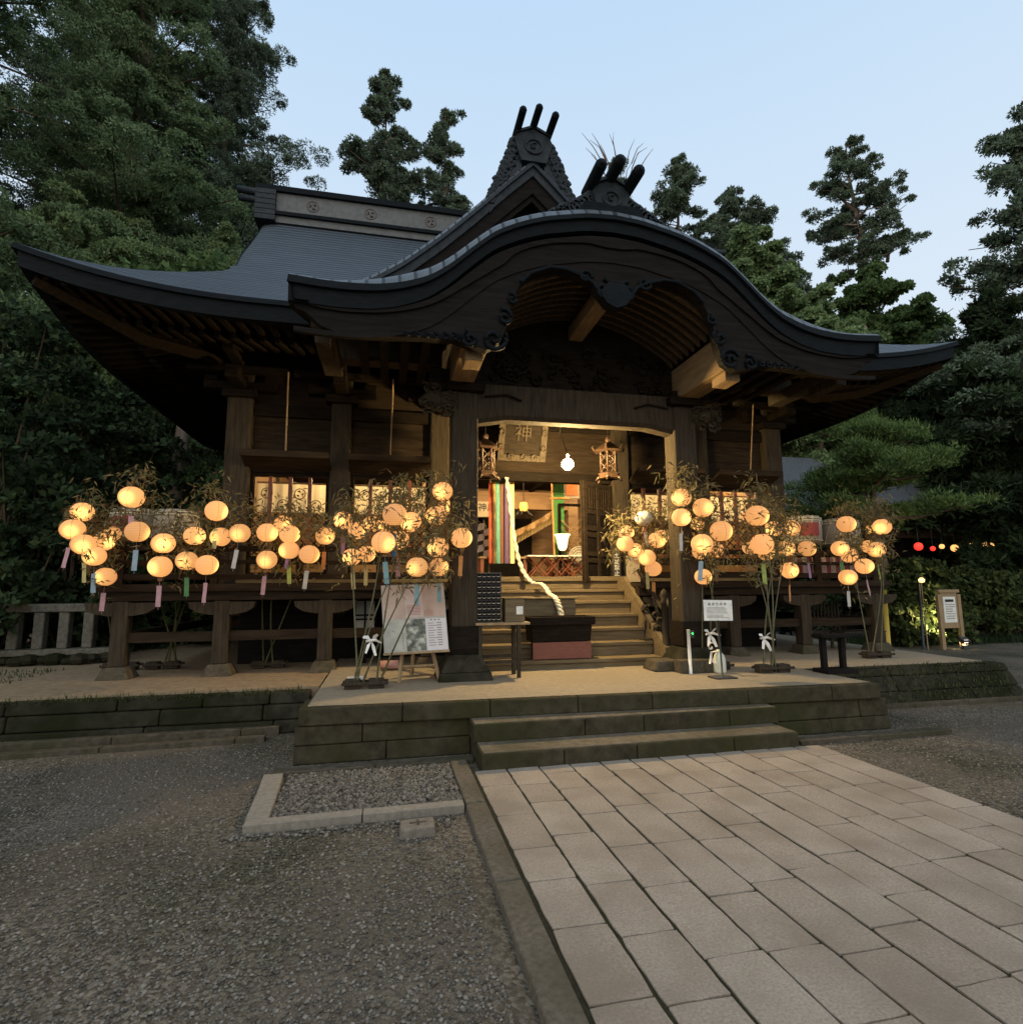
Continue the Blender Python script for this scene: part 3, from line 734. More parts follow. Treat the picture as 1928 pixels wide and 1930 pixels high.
def ridge_ornament(parent, y, z, w, hgt, rods, rlen, rrad, fin, name='ridge_ornament'):
    """crested block with scrolled fins and three rods pointing forward"""
    b = MB()
    b.prism([(-w * .34, z), (-w * .5, z + hgt * .62), (-w * .42, z + hgt * .8), (0, z + hgt), (w * .42, z + hgt * .8), (w * .5, z + hgt * .62), (w * .34, z)], y - .02, y + .32)
    b.prism([(-w * .46, z + hgt * .80), (0, z + hgt * 1.02), (w * .46, z + hgt * .80), (w * .46, z + hgt * .87), (0, z + hgt * 1.1), (-w * .46, z + hgt * .87)], y - .05, y + .34)
    o = b.build(name, roof_orn, parent)
    b = MB(); b.tube([(w * .22 * math.cos(t), y - .03, z + hgt * .45 + w * .2 * math.sin(t)) for t in np.linspace(0, 6.283, 25)], w * .035, 6, False)
    b.tube(spiral((0, y - .03, z + hgt * .45), w * .12, .8, 1, 1, 12), w * .03, 5)
    b.build('crest', roof_orn, o)
    b = MB()
    for x, dz in rods: b.tube([(x, y + .2, z + hgt + dz), (x, y - rlen + rrad * .6, z + hgt + dz), (x, y - rlen + rrad * .2, z + hgt + dz), (x, y - rlen, z + hgt + dz)], [rrad, rrad, rrad * .8, rrad * .2], 12)
    b.build('ridge_rod', roof_dark, o)
    b = MB()
    for sx in (1, -1):
        rr = random.Random(5)
        for k in range(11):
            t = k / 10; x = w * .42 + (fin[0] - w * .42) * t; zz = z + hgt * .55 + (fin[1] - hgt * .55) * t
            r = w * (.20 - .07 * t)
            b.tube(spiral((sx * x, y + .06, zz), r, 1.3, rr.uniform(0, 6), sx, 16), r * .34, 6)
            b.disc((sx * x, y + .10, zz), r * .95, 'y', 14, .12)
        poly = [(sx * w * .3, z + .05), (sx * w * .45, z + hgt * .75), (sx * fin[0], z + fin[1] + w * .1), (sx * (fin[0] + .02), z + fin[1] - w * .4), (sx * w * .3, z - w * .25)]
        b.prism(poly, y + .06, y + .2)
    b.build('scroll_fin', roof_orn, o)
    return o
ridge_ornament(dorm, GY - .02, 9.40, .72, .66, ((-.30, -.03), (0, .07), (.30, -.03)), .48, .07, (.80, -.80))
b = MB(); b.box(-.2, .2, GY + .3, 11.9, 9.5, 9.86); b.build('dormer_ridge', roof_dark, dorm)

# ---------------------------------------------------------------- curved porch gable
KY = 5.65
kp = smooth_tab([(0, 5.865), (.33, 5.845), (.82, 5.74), (1.1, 5.64), (1.4, 5.49), (1.65, 5.27), (1.9, 5.03), (2.12, 4.87), (2.4, 4.765), (2.65, 4.715), (2.95, 4.695), (3.2, 4.70), (3.52, 4.725)], 56)
def kw(x): t = min(1, max(0, (x - 1.5) / 1.2)); return t * t * (3 - 2 * t)
def kz(x, z, y): return z + .35 * (y - KY) * kw(x)
YS = [KY, 5.69, 5.76, 5.86, 6.0, 6.3, 6.7, 7.3, 7.9, 8.6]
CURL = dict(zip(YS, (0, .07, .125, .16, .175, .175, .175, .175, .175, .175)))
km = MB()
for sx in (1, -1):
    rows, uvs = [], []; L = 0; lx, lz = kp[0]
    for x, z in kp:
        L += math.hypot(x - lx, z - lz); lx, lz = x, z
        rows.append([(sx * x, y, kz(x, z, y) + CURL[y] * (1 - .75 * kw(x - .55))) for y in YS]); uvs.append([(L, y) for y in YS])
    km.grid(rows, uvs, True, sx < 0)
kara = km.build('porch_roof', roof_seams, H)
b = MB()
for sx in (1, -1):
    rows = [[(sx * x, KY + dy, z + dz * (.75 + .25 * kw(x))) for x, z in kp] for dy, dz in ((0, 0), (-.01, -.08), (.035, -.085), (.045, -.25), (.2, -.26))]
    b.grid(rows, None, False, sx > 0)
    x, z = kp[-1]
    rows = [[(sx * (x - d), y, kz(x, z, y) + dz) for y in YS] for d, dz in ((0, 0), (-.01, -.08), (.035, -.085), (.045, -.25), (.2, -.26))]
    b.grid(rows, None, False, sx < 0)
b.build('roof_edge', roof_dark, kara)
inner = [(0, 4.78), (.10, 4.80), (.18, 4.90), (.27, 5.02), (.39, 5.085), (.60, 5.15), (.78, 5.15), (1.0, 5.05), (1.12, 4.93), (1.2, 4.78), (1.25, 4.58), (1.29, 4.38), (1.36, 4.22), (1.5, 4.14), (1.66, 4.16), (1.85, 4.22), (2.2, 4.22), (2.6, 4.19), (3.0, 4.18), (3.2, 4.25), (3.35, 4.38), (3.5, 4.44)]
inx = [i[0] for i in inner]; inz = [i[1] for i in inner]; kx_ = [p[0] for p in kp]; kz_ = [p[1] for p in kp]
bx = sorted(set(list(np.linspace(0, 3.46, 60)) + inx[:-1]))
b = MB()
for sx in (1, -1):
    top = [np.interp(x, kx_, kz_) - .24 for x in bx]; low = [np.interp(x, inx, inz) for x in bx]
    for ya, yb, u0, u1, in ((5.74, 5.86, 0, 1), (5.71, 5.78, 0, .16), (5.725, 5.78, .40, .46)):
        za = [t + (l - t) * u0 for t, l in zip(top, low)]; zb = [t + (l - t) * u1 for t, l in zip(top, low)]
        if u0: za = [t - .26 for t in top]; zb = [t - .31 for t in top]
        rows = [[(sx * x, yb, z) for x, z in zip(bx, za)], [(sx * x, ya, z) for x, z in zip(bx, za)], [(sx * x, ya, z) for x, z in zip(bx, zb)], [(sx * x, yb, z) for x, z in zip(bx, zb)]]
        b.grid(rows, None, False, sx > 0)
b.build('bargeboard', wood_black, kara)
# carved pendant and scrolls of the bargeboard
b = MB()
for sx in (1, -1):
    b.tube(spiral((sx * .15, 5.72, 4.97), .13, 1.4, 1.5, sx, 24), .026, 6)
    b.tube(spiral((sx * .36, 5.72, 5.10), .085, 1.3, 0, -sx, 20), .02, 6)
    b.tube([(sx * x, 5.72, z + .02) for x, z in inner[2:9]], .022, 6)
    b.tube(spiral((sx * 1.42, 5.72, 4.26), .14, 1.5, .5, sx, 24), .026, 6)
    b.tube(spiral((sx * 1.68, 5.72, 4.24), .10, 1.4, 2, -sx, 20), .022, 6)
    b.tube(spiral((sx * 1.30, 5.72, 4.52), .10, 1.3, 2, sx, 20), .022, 6)
    b.tube(spiral((sx * 1.22, 5.72, 4.74), .07, 1.2, 2, sx, 16), .02, 6)
    for k in range(6): b.tube(spiral((sx * (1.85 + .1 * k), 5.72, 4.245 - .003 * k), .05 - .004 * k, 1.1, 2, sx, 12), .016, 5)
b.prism([(-.2, 4.93), (-.12, 4.80), (0, 4.75), (.12, 4.80), (.2, 4.93), (.1, 5.05), (-.1, 5.05)], 5.69, 5.745)
b.build('carved_pendant', roof_dark, kara)
ridge_ornament(kara, KY + .12, 5.93, .46, .46, ((-.23, -.06), (0, .03), (.23, -.06)), .34, .07, (.72, -.04), 'porch_ornament')
b = MB(); b.box(-.14, .14, KY + .35, 8.4, 5.98, 6.24); b.prism([(-.42, 5.9), (-.34, 6.06), (.34, 6.06), (.42, 5.9)], KY + .08, KY + .5); b.build('porch_ridge', roof_dark, kara)
# vaulted ceiling ribs behind the gable board
def vz(x): return 5.30 - .5 * (abs(x) / 1.35) ** 2.1
b = MB(); rows = [[(x, y, vz(x) + .10) for x in np.linspace(-1.6, 1.6, 25)] for y in (5.85, 7.3)]; b.grid(rows, None, True, True)
for sx in (1, -1):
    rows = [[(sx * x, y, z - .33 + .35 * (y - KY) * kw(x)) for x, z in kp if x > 1.5] for y in (5.85, 6.6, 7.6, 8.6)]; b.grid(rows, None, False, sx > 0)
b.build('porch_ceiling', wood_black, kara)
b = MB()
for k in range(9):
    y = 5.93 + .15 * k; xs2 = np.linspace(-1.45, 1.45, 29)
    rows = [[(x, y, vz(x) + .10) for x in xs2], [(x, y, vz(x)) for x in xs2], [(x, y + .05, vz(x)) for x in xs2], [(x, y + .05, vz(x) + .1) for x in xs2]]
    b.grid(rows, None, False, True)
b.build('vault_rib', wood_rib, kara)
for x in (-1.6, 1.6): b = MB(); b.box(x - .15, x + .15, 5.90, 7.7, 4.22, 4.68); b.box(x - .10, x + .10, 5.95, 6.25, 4.10, 4.218); b.build('porch_purlin', wood_warm, kara, .01)
b = MB(); b.box(-.1, .1, 5.88, 7.16, 5.0, 5.2); b.build('porch_purlin', wood_warm, kara, .01)
for sx in (-1, 1):
    for k in range(4): x = sx * (2.1 + .24 * k); b = MB(); b.box(x - .05, x + .05, 5.95, 7.7, 4.42, 4.52); b.build('porch_rafter', wood_dark, kara)
    b = MB(); b.box(sx * 3.1, sx * 3.32, 5.9, 7.3, 4.3, 4.46); b.box(sx * 3.13, sx * 3.29, 6.0, 6.5, 4.18, 4.298); b.build('porch_purlin', wood_post, kara, .01)

# ---------------------------------------------------------------- porch frame
PYc = 7.2
for sx in (-1, 1):
    x = sx * 1.55; b = MB(); b.box(x - .165, x + .165, PYc - .165, PYc + .165, .80, 4.12)
    po = b.build('porch_post', wood_post, H, .03, label='square weathered porch post')
    b = MB(); b.hexa([(x - .33, PYc - .33, .49), (x + .33, PYc - .33, .49), (x + .33, PYc + .33, .49), (x - .33, PYc + .33, .49), (x - .31, PYc - .31, .60), (x + .31, PYc - .31, .60), (x + .31, PYc + .31, .60), (x - .31, PYc + .31, .60)])
    b.hexa([(x - .30, PYc - .30, .602), (x + .30, PYc - .30, .602), (x + .30, PYc + .30, .602), (x - .30, PYc + .30, .602), (x - .19, PYc - .19, .80), (x + .19, PYc - .19, .80), (x + .19, PYc + .19, .80), (x - .19, PYc + .19, .80)])
    b.build('stone_base', stone_dark, po, .02)
    b = MB(); b.box(x - .185, x + .185, PYc - .185, PYc + .185, .82, 1.14); b.build('metal_shoe', wood_dark, po)
    b = MB()   # stacked bearing blocks
    b.cbox((x, PYc, 4.18), .5, .5, .12); b.cbox((x, PYc, 4.29), .36, .36, .1)
    b.build('bracket_block', wood_dark, po, .015)
    b = MB(); rr = random.Random(3 + sx)      # carved beast head at the beam end
    c = Vector((x + sx * .30, PYc - .1, 3.98))
    b.tube([c - Vector((sx * .2, 0, 0)), c, c + Vector((sx * .16, -.02, .03)), c + Vector((sx * .28, -.02, -.03))], [.12, .15, .12, .05], 10)
    for k in range(26):
        q = c + Vector((rr.uniform(-.16, .24) * sx, -.10 + rr.uniform(-.05, .03), rr.uniform(-.17, .17)))
        b.tube(spiral(q, rr.uniform(.04, .085), rr.uniform(.7, 1.3), rr.uniform(0, 6), rr.choice((-1, 1)), 10), .017, 5)
    b.build('carved_head', carved, po)
# lintel beam with a gently arched underside
b = MB(); rows = []
def lz(x): return 3.80 - .06 * (abs(x) / 1.38) ** 6 * 1.5 if False else (3.80 if abs(x) < 1.0 else 3.80 - .07 * ((abs(x) - 1.0) / .38))
xs2 = np.linspace(-1.385, 1.385, 31)
rows = [[(x, 7.09, 4.26) for x in xs2], [(x, 7.07, lz(x) + .05) for x in xs2], [(x, 7.12, lz(x)) for x in xs2], [(x, 7.30, lz(x)) for x in xs2], [(x, 7.33, lz(x) + .05) for x in xs2], [(x, 7.31, 4.26) for x in xs2]]
b.grid(rows, None, False, True); b.build('lintel_beam', wood_post, H)
b = MB(); rr = random.Random(9)
b.prism([(-1.55, 4.262)] + [(x, vz(x) + .11) for x in np.linspace(-1.55, 1.55, 21)] + [(1.55, 4.262)], 7.17, 7.25)
for k in range(70): b.tube(spiral((rr.uniform(-1.3, 1.3), 7.14, rr.uniform(4.32, 4.86)), rr.uniform(.04, .11), rr.uniform(.7, 1.4), rr.uniform(0, 6), rr.choice((-1, 1)), 12), .02, 5)
for sx in (-1, 1): b.tube([(sx * 1.3, 7.05, 4.08), (sx * 1.0, 7.05, 4.12), (sx * .8, 7.05, 4.05)], .015, 6)
b.build('carved_transom', wood_dark, H)
for sx in (-1, 1): b = MB(); b.box(sx * 1.85, sx * 3.35, 7.08, 7.32, 4.46, 4.75); b.box(sx * 1.72, sx * 2.0, 7.1, 7.3, 4.24, 4.44); b.build('eave_purlin', wood_post, H, .01)
# curved rainbow beams from the posts back to the hall
for sx in (-1, 1):
    b = MB(); n_ = 15; r1, r2, r3, r4 = [], [], [], []
    for i in range(n_):
        t = i / (n_ - 1); y = 7.38 + 2.1 * t; z = 3.85 + .62 * math.sin(t * 1.57) + .05 * t; x = sx * 1.55
        r1.append((x - .09, y, z)); r2.append((x + .09, y, z)); r3.append((x + .09, y, z + .3)); r4.append((x - .09, y, z + .3))
    b.grid([r1, r2, r3, r4, r1], None, False); b.build('curved_beam', wood_dark, H)

# ---------------------------------------------------------------- hall body
WY = 9.7
for x in (-4.85, -3.28, -1.65, 1.65, 3.28, 4.85):
    w = .19 if abs(x) > 4 else .165
    b = MB(); b.box(x - w, x + w, WY - w, WY + w, 1.2, 5.2); pc = b.build('column', wood_post, H, .03)
    b = MB(); b.cbox((x, WY - .02, 4.72), .52, .52, .12); b.cbox((x, WY - .1, 4.86), 1.1, .2, .13); b.cbox((x, WY - .32, 4.86), .2, .9, .13)
    for dx, dy in ((-.45, -.1), (.45, -.1), (0, -.1), (0, -.62)): b.cbox((x + dx, WY + dy, 4.97), .2, .2, .09)
    b.cbox((x, WY - .34, 5.07), 1.5, .14, .11); b.cbox((x, WY - .55, 5.16), .16, 1.0, .1)
    b.build('bracket', wood_dark, pc, .015)
for x in (-4.85, 4.85):
    for y in (12.0, 14.3):
        b = MB(); b.box(x - .18, x + .18, y - .18, y + .18, 1.2, 5.2); b.build('column', wood_post, H, .03)
for xa, xb in ((-4.66, -3.45), (-3.11, -1.82), (1.82, 3.11), (3.45, 4.66), (-1.48, 1.48)):
    b = MB(); b.box(xa, xb, WY - .03, WY + .03, 3.64, 5.17)
    for k in range(3): z = 3.66 + .32 * k; b.box(xa, xb, WY - .045, WY - .032, z, z + .30)
    b.build('wall_boards', wood_wall, H)
    if xa != -1.48: boxes('sill_wall', wood_wall, H, [(xa, xb, WY - .03, WY + .03, 1.2, 1.80)])
boxes('tie_beam', wood_dark, H, [(-5.3, 5.3, WY - .1, WY + .1, 5.18, 5.42), (-4.66, 4.66, WY - .12, WY - .055, 4.4, 4.6)], .01)
boxes('lintel', wood_dark, H, [(xa, xb, WY - .1, WY + .08, 3.47, 3.635) for xa, xb in ((-4.66, -3.45), (-3.11, -1.82), (-1.48, 1.48), (1.82, 3.11), (3.45, 4.66))], .01)
for sx in (-1, 1):
    b = MB(); b.box(sx * 4.83, sx * 4.87, WY + .2, 14.3, 1.2, 3.0); b.box(sx * 4.83, sx * 4.87, WY + .2, 14.3, 3.4, 5.2); b.box(sx * 4.82, sx * 4.88, WY + .2, 14.3, 3.0, 3.4); b.build('side_wall', wood_wall, H)
boxes('back_wall', wood_wall, H, [(-4.8, 4.8, 14.25, 14.3, 1.2, 5.2)])
boxes('frieze_board', wood_black, H, [(-4.9, 4.9, WY + .11, WY + .15, 5.0, 6.1)])
# raised shutters over the windows
for xa, xb in ((-4.72, -3.42), (-3.13, -1.82), (1.82, 3.13), (3.42, 4.72)):
    b = MB(); b.hexa([(xa, WY - .55, 3.66), (xb, WY - .55, 3.66), (xb, WY - .1, 3.50), (xa, WY - .1, 3.50), (xa, WY - .55, 3.70), (xb, WY - .55, 3.70), (xb, WY - .1, 3.54), (xa, WY - .1, 3.54)])
    b.box(xa, xb, WY - .58, WY - .552, 3.63, 3.73)
    sh = b.build('raised_shutter', wood_wall, H)
    b = MB(); xm = (xa + xb) / 2; b.tube([(xm, WY - .52, 3.7), (xm + .02, WY - .7, 4.95)], .012, 6); b.build('hanging_rod', wood_pale, sh)

# windows: red brown bars, crested curtain, lattice below
curtain_mat = new_mat('curtain')[0]
n = curtain_mat.node_tree; bsd = [q for q in n.nodes if q.type == 'BSDF_PRINCIPLED'][0]; om = [q for q in n.nodes if q.type == 'OUTPUT_MATERIAL'][0]
bsd.inputs['Base Color'].default_value = (.7, .64, .5, 1); bsd.inputs['Roughness'].default_value = .9
tr = n.nodes.new('ShaderNodeBsdfTranslucent'); tr.inputs['Color'].default_value = (.8, .72, .5, 1)
mx = n.nodes.new('ShaderNodeMixShader'); mx.inputs[0].default_value = .6
n.links.new(bsd.outputs[0], mx.inputs[1]); n.links.new(tr.outputs[0], mx.inputs[2]); n.links.new(mx.outputs[0], om.inputs[0])
crest_mat = flat('crest_ink', (.12, .08, .04), .9)
def crest(b, x, y, z, r):
    b.tube([(x + r * math.cos(t), y, z + r * math.sin(t)) for t in np.linspace(0, 6.283, 25)], r * .09, 5, False)
    for k in range(3):
        a = k * 2.094 + 1.57; p = [(x + r * .45 * math.cos(a), y, z + r * .45 * math.sin(a))]
        p += [(x + r * (.45 + .08 * q) * math.cos(a + .32 * q), y, z + r * (.45 + .08 * q) * math.sin(a + .32 * q)) for q in (1, 2, 3)]
        b.tube(p, [r * .24, r * .18, r * .1, r * .03], 6)
def window(xa, xb, seed):
    rr = random.Random(seed); y = WY
    b = MB(); b.box(xa, xa + .05, y - .06, y + .05, 1.8, 3.47); b.box(xb - .05, xb, y - .06, y + .05, 1.8, 3.47); b.box(xa + .05, xb - .05, y - .06, y + .05, 3.42, 3.468); b.box(xa + .05, xb - .05, y - .06, y + .05, 1.802, 1.87)
    b.box(xa + .05, xb - .05, y - .03, y + .03, 2.06, 2.13)
    wn = b.build('window', wood_dark, H)
    b = MB(); k = 4 if xb - xa > 1.2 else 3
    for i in range(1, k): x = xa + (xb - xa) * i / k; b.box(x - .028, x + .028, y - .05, y + .0, 2.13, 3.42)
    b.build('mullion', wood_red, wn)
    b = MB(); m_ = 40; rows = []
    for z in (3.34, 3.1, 2.86):
        amp = .03 * (3.4 - z) / .5
        rows.append([(xa + .06 + (xb - xa - .12) * i / m_, y + .2 + amp * math.sin(i * .9 + seed) + .4 * amp * math.sin(i * 2.3), z) for i in range(m_ + 1)])
    b.grid(rows, None, True); cu = b.build('curtain', curtain_mat, wn)
    b = MB(); nn = 4
    for i in range(nn): x = xa + .22 + (xb - xa - .44) * i / (nn - 1); crest(b, x, y + .13, 3.17 if i % 2 == 0 else 2.98, .085)
    b.build('crest', crest_mat, cu)
    b = MB(); b.tube([(xa + .05, y + .2, 3.36), (xb - .05, y + .2, 3.36)], .014, 6); b.build('curtain_rod', wood_pale, wn)
    b = MB(); z0, z1 = 2.15, 2.84; st_ = .15; w = xb - xa - .1; hh = z1 - z0
    for i in range(-6, 14):
        for sg in (1, -1):
            x0 = xa + .05 + i * st_; pts = []
            for q in range(2):
                zz = z0 if q == 0 else z1; pts.append((x0 + (hh * q if sg == 1 else hh * (1 - q)), zz))
            (x1, za), (x2, zb) = pts
            def clip(x1, za, x2, zb):
                lo, hi = xa + .05, xb - .05
                if max(x1, x2) < lo or min(x1, x2) > hi: return None
                f = lambda x: za + (zb - za) * (x - x1) / (x2 - x1)
                a, c = min(max(x1, lo), hi), min(max(x2, lo), hi)
                return (a, f(a), c, f(c)) if abs(a - c) > .02 else None
            c = clip(x1, za, x2, zb)
            if c: b.tube([(c[0], y + .02 + .012 * sg, c[1]), (c[2], y + .02 + .012 * sg, c[3])], .011, 4, True, False)
    b.build('lattice', wood_dark, wn)
for i, (xa, xb) in enumerate(((-4.66, -3.45), (-3.11, -1.82), (1.82, 3.11), (3.45, 4.66))): window(xa, xb, i + 1)

# entrance: half open panelled door and the room behind
t_a, t_b = Vector((1.47, 9.62, 0)), Vector((.74, 9.12, 0))
d = (t_b - t_a); Lw = d.length; d.normalize(); nrm = Vector((d.y, -d.x, 0))
def dq(u, w, z): p = t_a + d * u + nrm * w; return (p.x, p.y, z)
def dbox(b, u0, u1, w0, w1, z0, z1): b.hexa([dq(u0, w0, z0), dq(u1, w0, z0), dq(u1, w1, z0), dq(u0, w1, z0), dq(u0, w0, z1), dq(u1, w0, z1), dq(u1, w1, z1), dq(u0, w1, z1)])
b = MB(); dbox(b, 0, Lw, -.015, .015, 1.70, 3.42); dr = b.build('door', wood_dark, H)
b = MB()
for u0, u1 in ((0, .09), (Lw / 2 - .045, Lw / 2 + .045), (Lw - .09, Lw)): dbox(b, u0, u1, -.035, .035, 1.69, 3.43)
for z0 in (1.69, 2.02, 2.13, 2.46, 2.57, 2.86, 3.34): dbox(b, .01, Lw - .01, -.03, .03, z0, z0 + .08)
for k in range(10): u = .11 + (Lw - .24) * k / 9; dbox(b, u, u + .025, -.028, .028, 2.95, 3.33)
b.build('door_frame', wood_wall, dr)
b = MB(); b.box(-4.75, 4.75, 9.45, 14.3, 1.70, 1.78); b.build('floor_boards', wood_stair, H)
b = MB(); b.box(-4.75, 4.75, 14.05, 14.2, 1.78, 4.2)
for k in range(7): b.box(-4.7, 4.7, 14.03, 14.047, 1.9 + .32 * k, 2.19 + .32 * k)
b.build('room_wall', wood_room, H)
b = MB(); b.box(-4.75, 4.75, 9.75, 14.2, 4.1, 4.16)
for k in range(12): b.box(-4.7 + k * .82, -4.64 + k * .82, 9.8, 14.1, 4.02, 4.1)
b.build('room_ceiling', wood_wall, H)
boxes('room_side', wood_room, H, [(sx * 4.68, sx * 4.76, 9.8, 14.2, 1.78, 4.1) for sx in (-1, 1)])
boxes('room_column', wood_room, H, [(x - .12, x + .12, 12.3, 12.55, 1.78, 4.1) for x in (-1.65, 1.65)], .01)
boxes('room_beam', wood_room, H, [(-1.53, 1.53, 12.3, 12.5, 3.35, 3.75)], .01)
rk = MB(); rk.box(-1.2, 1.0, 13.6, 14.0, 1.78, 3.3); rk.build('altar', wood_black, H)

# veranda, posts below, railing, stair
VY = 8.40
for sx in (-1, 1):
    b = MB(); b.add([(sx * x, y, z) for z in (1.615, 1.67) for x, y in ((1.42, VY), (6.12, VY), (6.12, 15), (4.9, 15), (4.9, 9.6), (1.42, 9.6))], [(0, 1, 2, 5), (5, 2, 3, 4)] + [(6, 11, 8, 7), (11, 10, 9, 8)] + [(i, (i + 1) % 6, (i + 1) % 6 + 6, i + 6) for i in range(6)]); b.build('veranda_floor', wood_wall, H)
for sx in (-1, 1):
    b = MB(); b.box(sx * 1.42, sx * 6.05, VY + .05, VY + .2, 1.46, 1.612); b.box(sx * 5.9, sx * 6.05, VY + .2, 15, 1.46, 1.612); b.box(sx * 1.42, sx * 6.15, VY - .03, VY - .002, 1.58, 1.68); b.build('veranda_beam', wood_wall, H, .008)
for i, x in enumerate((-5.88, -4.66, -3.32, -1.9, 1.9, 3.08, 4.42, 5.87)):
    b = MB(); b.box(x - .095, x + .095, VY + .02, VY + .21, .62, 1.455)
    p = b.build('veranda_post', wood_post, H, .015)
    b = MB(); b.prism([(x - .42, 1.44), (x - .40, 1.36), (x - .30, 1.30), (x - .14, 1.27), (x + .14, 1.27), (x + .30, 1.30), (x + .40, 1.36), (x + .42, 1.44)], VY + .03, VY + .018 + .16); b.build('boat_bracket', wood_post, p)
    b = MB(); b.hexa([(x - .2, VY - .08, .46), (x + .2, VY - .08, .46), (x + .2, VY + .31, .46), (x - .2, VY + .31, .46), (x - .13, VY - .015, .62), (x + .13, VY - .015, .62), (x + .13, VY + .245, .62), (x - .13, VY + .245, .62)]); b.build('stone_foot', stone_edge, p, .02)
for sx in (-1, 1): b = MB(); b.box(sx * 1.5, sx * 5.8, VY + .08, VY + .15, .92, 1.05); b.box(sx * 5.83, sx * 5.91, VY + .2, 14.8, .92, 1.05); b.build('tie_rail', wood_wall, H)
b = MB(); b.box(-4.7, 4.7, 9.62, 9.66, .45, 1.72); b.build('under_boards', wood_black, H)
for sx in (-1, 1):
    b = MB(); z = 1.67
    b.box(sx * 1.5, sx * 6.1, VY + .1, VY + .16, z + .46, z + .54); b.box(sx * 1.5, sx * 6.0, VY + .105, VY + .155, z + .28, z + .34); b.box(sx * 1.5, sx * 6.0, VY + .1, VY + .16, z + .07, z + .15)
    b.box(sx * 6.0, sx * 6.06, VY + .17, 14.6, z + .46, z + .54); b.box(sx * 6.0, sx * 6.05, VY + .17, 14.6, z + .28, z + .34); b.box(sx * 6.0, sx * 6.06, VY + .17, 14.6, z + .07, z + .15)
    rl = b.build('railing', wood_wall, H, .006)
    for x in (1.55, 2.6, 3.7, 4.8, 5.95):
        b = MB(); b.box(sx * x - .045, sx * x + .045, VY + .085, VY + .175, z, z + .62 if x in (1.55, 5.95) else z + .455); b.build('baluster', wood_wall, rl)
stair = None
ST = [(7.62, .62), (7.9, .81), (8.15, 1.0), (8.4, 1.19), (8.65, 1.39), (8.9, 1.57)]
b = MB()
for k, (y, z) in enumerate(ST):
    y1 = ST[k + 1][0] + .03 if k < 5 else 9.5; z0 = .5 if k == 0 else ST[k - 1][1]
    b.box(-1.36, 1.36, y + .03, y1 + .02, z0 - (.0 if k == 0 else .003), z - .052)
    b.box(-1.36, 1.36, y, y1 + .05, z - .05, z)
b.box(-1.42, 1.42, 9.22, 9.6, 1.572, 1.70); b.box(-1.45, 1.45, 9.18, 9.62, 1.702, 1.782)
stair = b.build('stair', wood_stair, H, .008)
for sx in (-1, 1):
    b = MB(); b.prismx([(7.55, .5), (7.55, .75), (8.95, 1.78), (9.4, 1.78), (9.4, .5)], sx * 1.37, sx * 1.44); b.build('stringer', wood_stair, stair)
    b = MB(); b.tube([(sx * 1.42, 7.66, 1.28), (sx * 1.42, 8.45, 1.86)], .035, 8); b.tube([(sx * 1.42, 7.62, .5), (sx * 1.42, 7.62, 1.36)], .05, 10); b.lathe((sx * 1.42, 7.62, 1.36), [(.05, 0), (.065, .03), (.04, .06), (.07, .11), (.04, .18), (0, .22)], 12)
    rr = random.Random(4)
    for k in range(9): b.tube(spiral((sx * 1.41, 7.75 + rr.uniform(0, .5), .95 + rr.uniform(0, .35)), rr.uniform(.05, .1), 1, rr.uniform(0, 6), 1, 12), .022, 5)
    b.build('stair_rail', wood_post, stair)

# framed name plaque over the entrance
pl = thing('name_plaque', (-.33, 8.95, 3.75), 'dark framed plaque with one raised character and scrolled border above the entrance', 'plaque')
rx = Matrix.Rotation(R(22), 3, 'X')
b = MB(); c = Vector((-.33, 8.95, 4.12)); b.cbox(c, .62, .05, .66, rx); b.build('panel', wood_dark, pl)
b = MB()
for dx, dz, sx_, sz_ in ((-.36, 0, .1, .86), (.36, 0, .1, .86), (0, -.38, .62, .1), (0, .38, .62, .1)): b.cbox(c + rx @ Vector((dx, -.02, dz)), sx_, .07, sz_, rx)
for dx in (-.2, .02, .2): b.tube([tuple(c + rx @ Vector((dx + .055 * math.cos(t) * (1 - t / 12), -.07, -.36 + .055 * math.sin(t) * (1 - t / 12)))) for t in np.linspace(0, 7.5, 18)], .012, 5)
for dz in (-.2, .05, .25):
    for s_ in (-.36, .36): b.tube([tuple(c + rx @ Vector((s_ + .04 * math.cos(t), -.07, dz + .05 * math.sin(t)))) for t in np.linspace(0, 6, 14)], .012, 5)
b.build('scroll_frame', wood_post, pl)
text_mesh('raised_character', '神', .3, wood_post, pl, c + rx @ Vector((0, -.04, .02)), (R(90 + 22), 0, 0), thick=.012)

# interior lights of the lit hall and the bare bulb
def point(name, loc, w, col, r):
    l = bpy.data.lights.new(name, 'POINT'); l.energy = w; l.color = col; l.shadow_soft_size = r
    o = bpy.data.objects.new(name, l); COL.objects.link(o); o.location = loc; return o
for i, (x, y) in enumerate(((-3.4, 10.8), (-1.9, 11.4), (.2, 11.2), (2.2, 11.2), (3.9, 10.8))):
    point('room_light', (x, y, 3.7), 95, (1.0, .68, .33), .14)
bl = at(1070, 875, Y=7.9)
bt = thing('light_bulb', bl, 'glaring bare bulb hanging under the porch ceiling before the entrance', 'light bulb')
b = MB(); b.lathe(bl, [(0, -.085)] + [(.085 * math.cos(q), .085 * math.sin(q)) for q in np.linspace(-1.35, 1.2, 12)] + [(.02, .085)], 20); b.build('glass_globe', emit('bulb_glow', (1.0, .70, .30), 2300), bt)
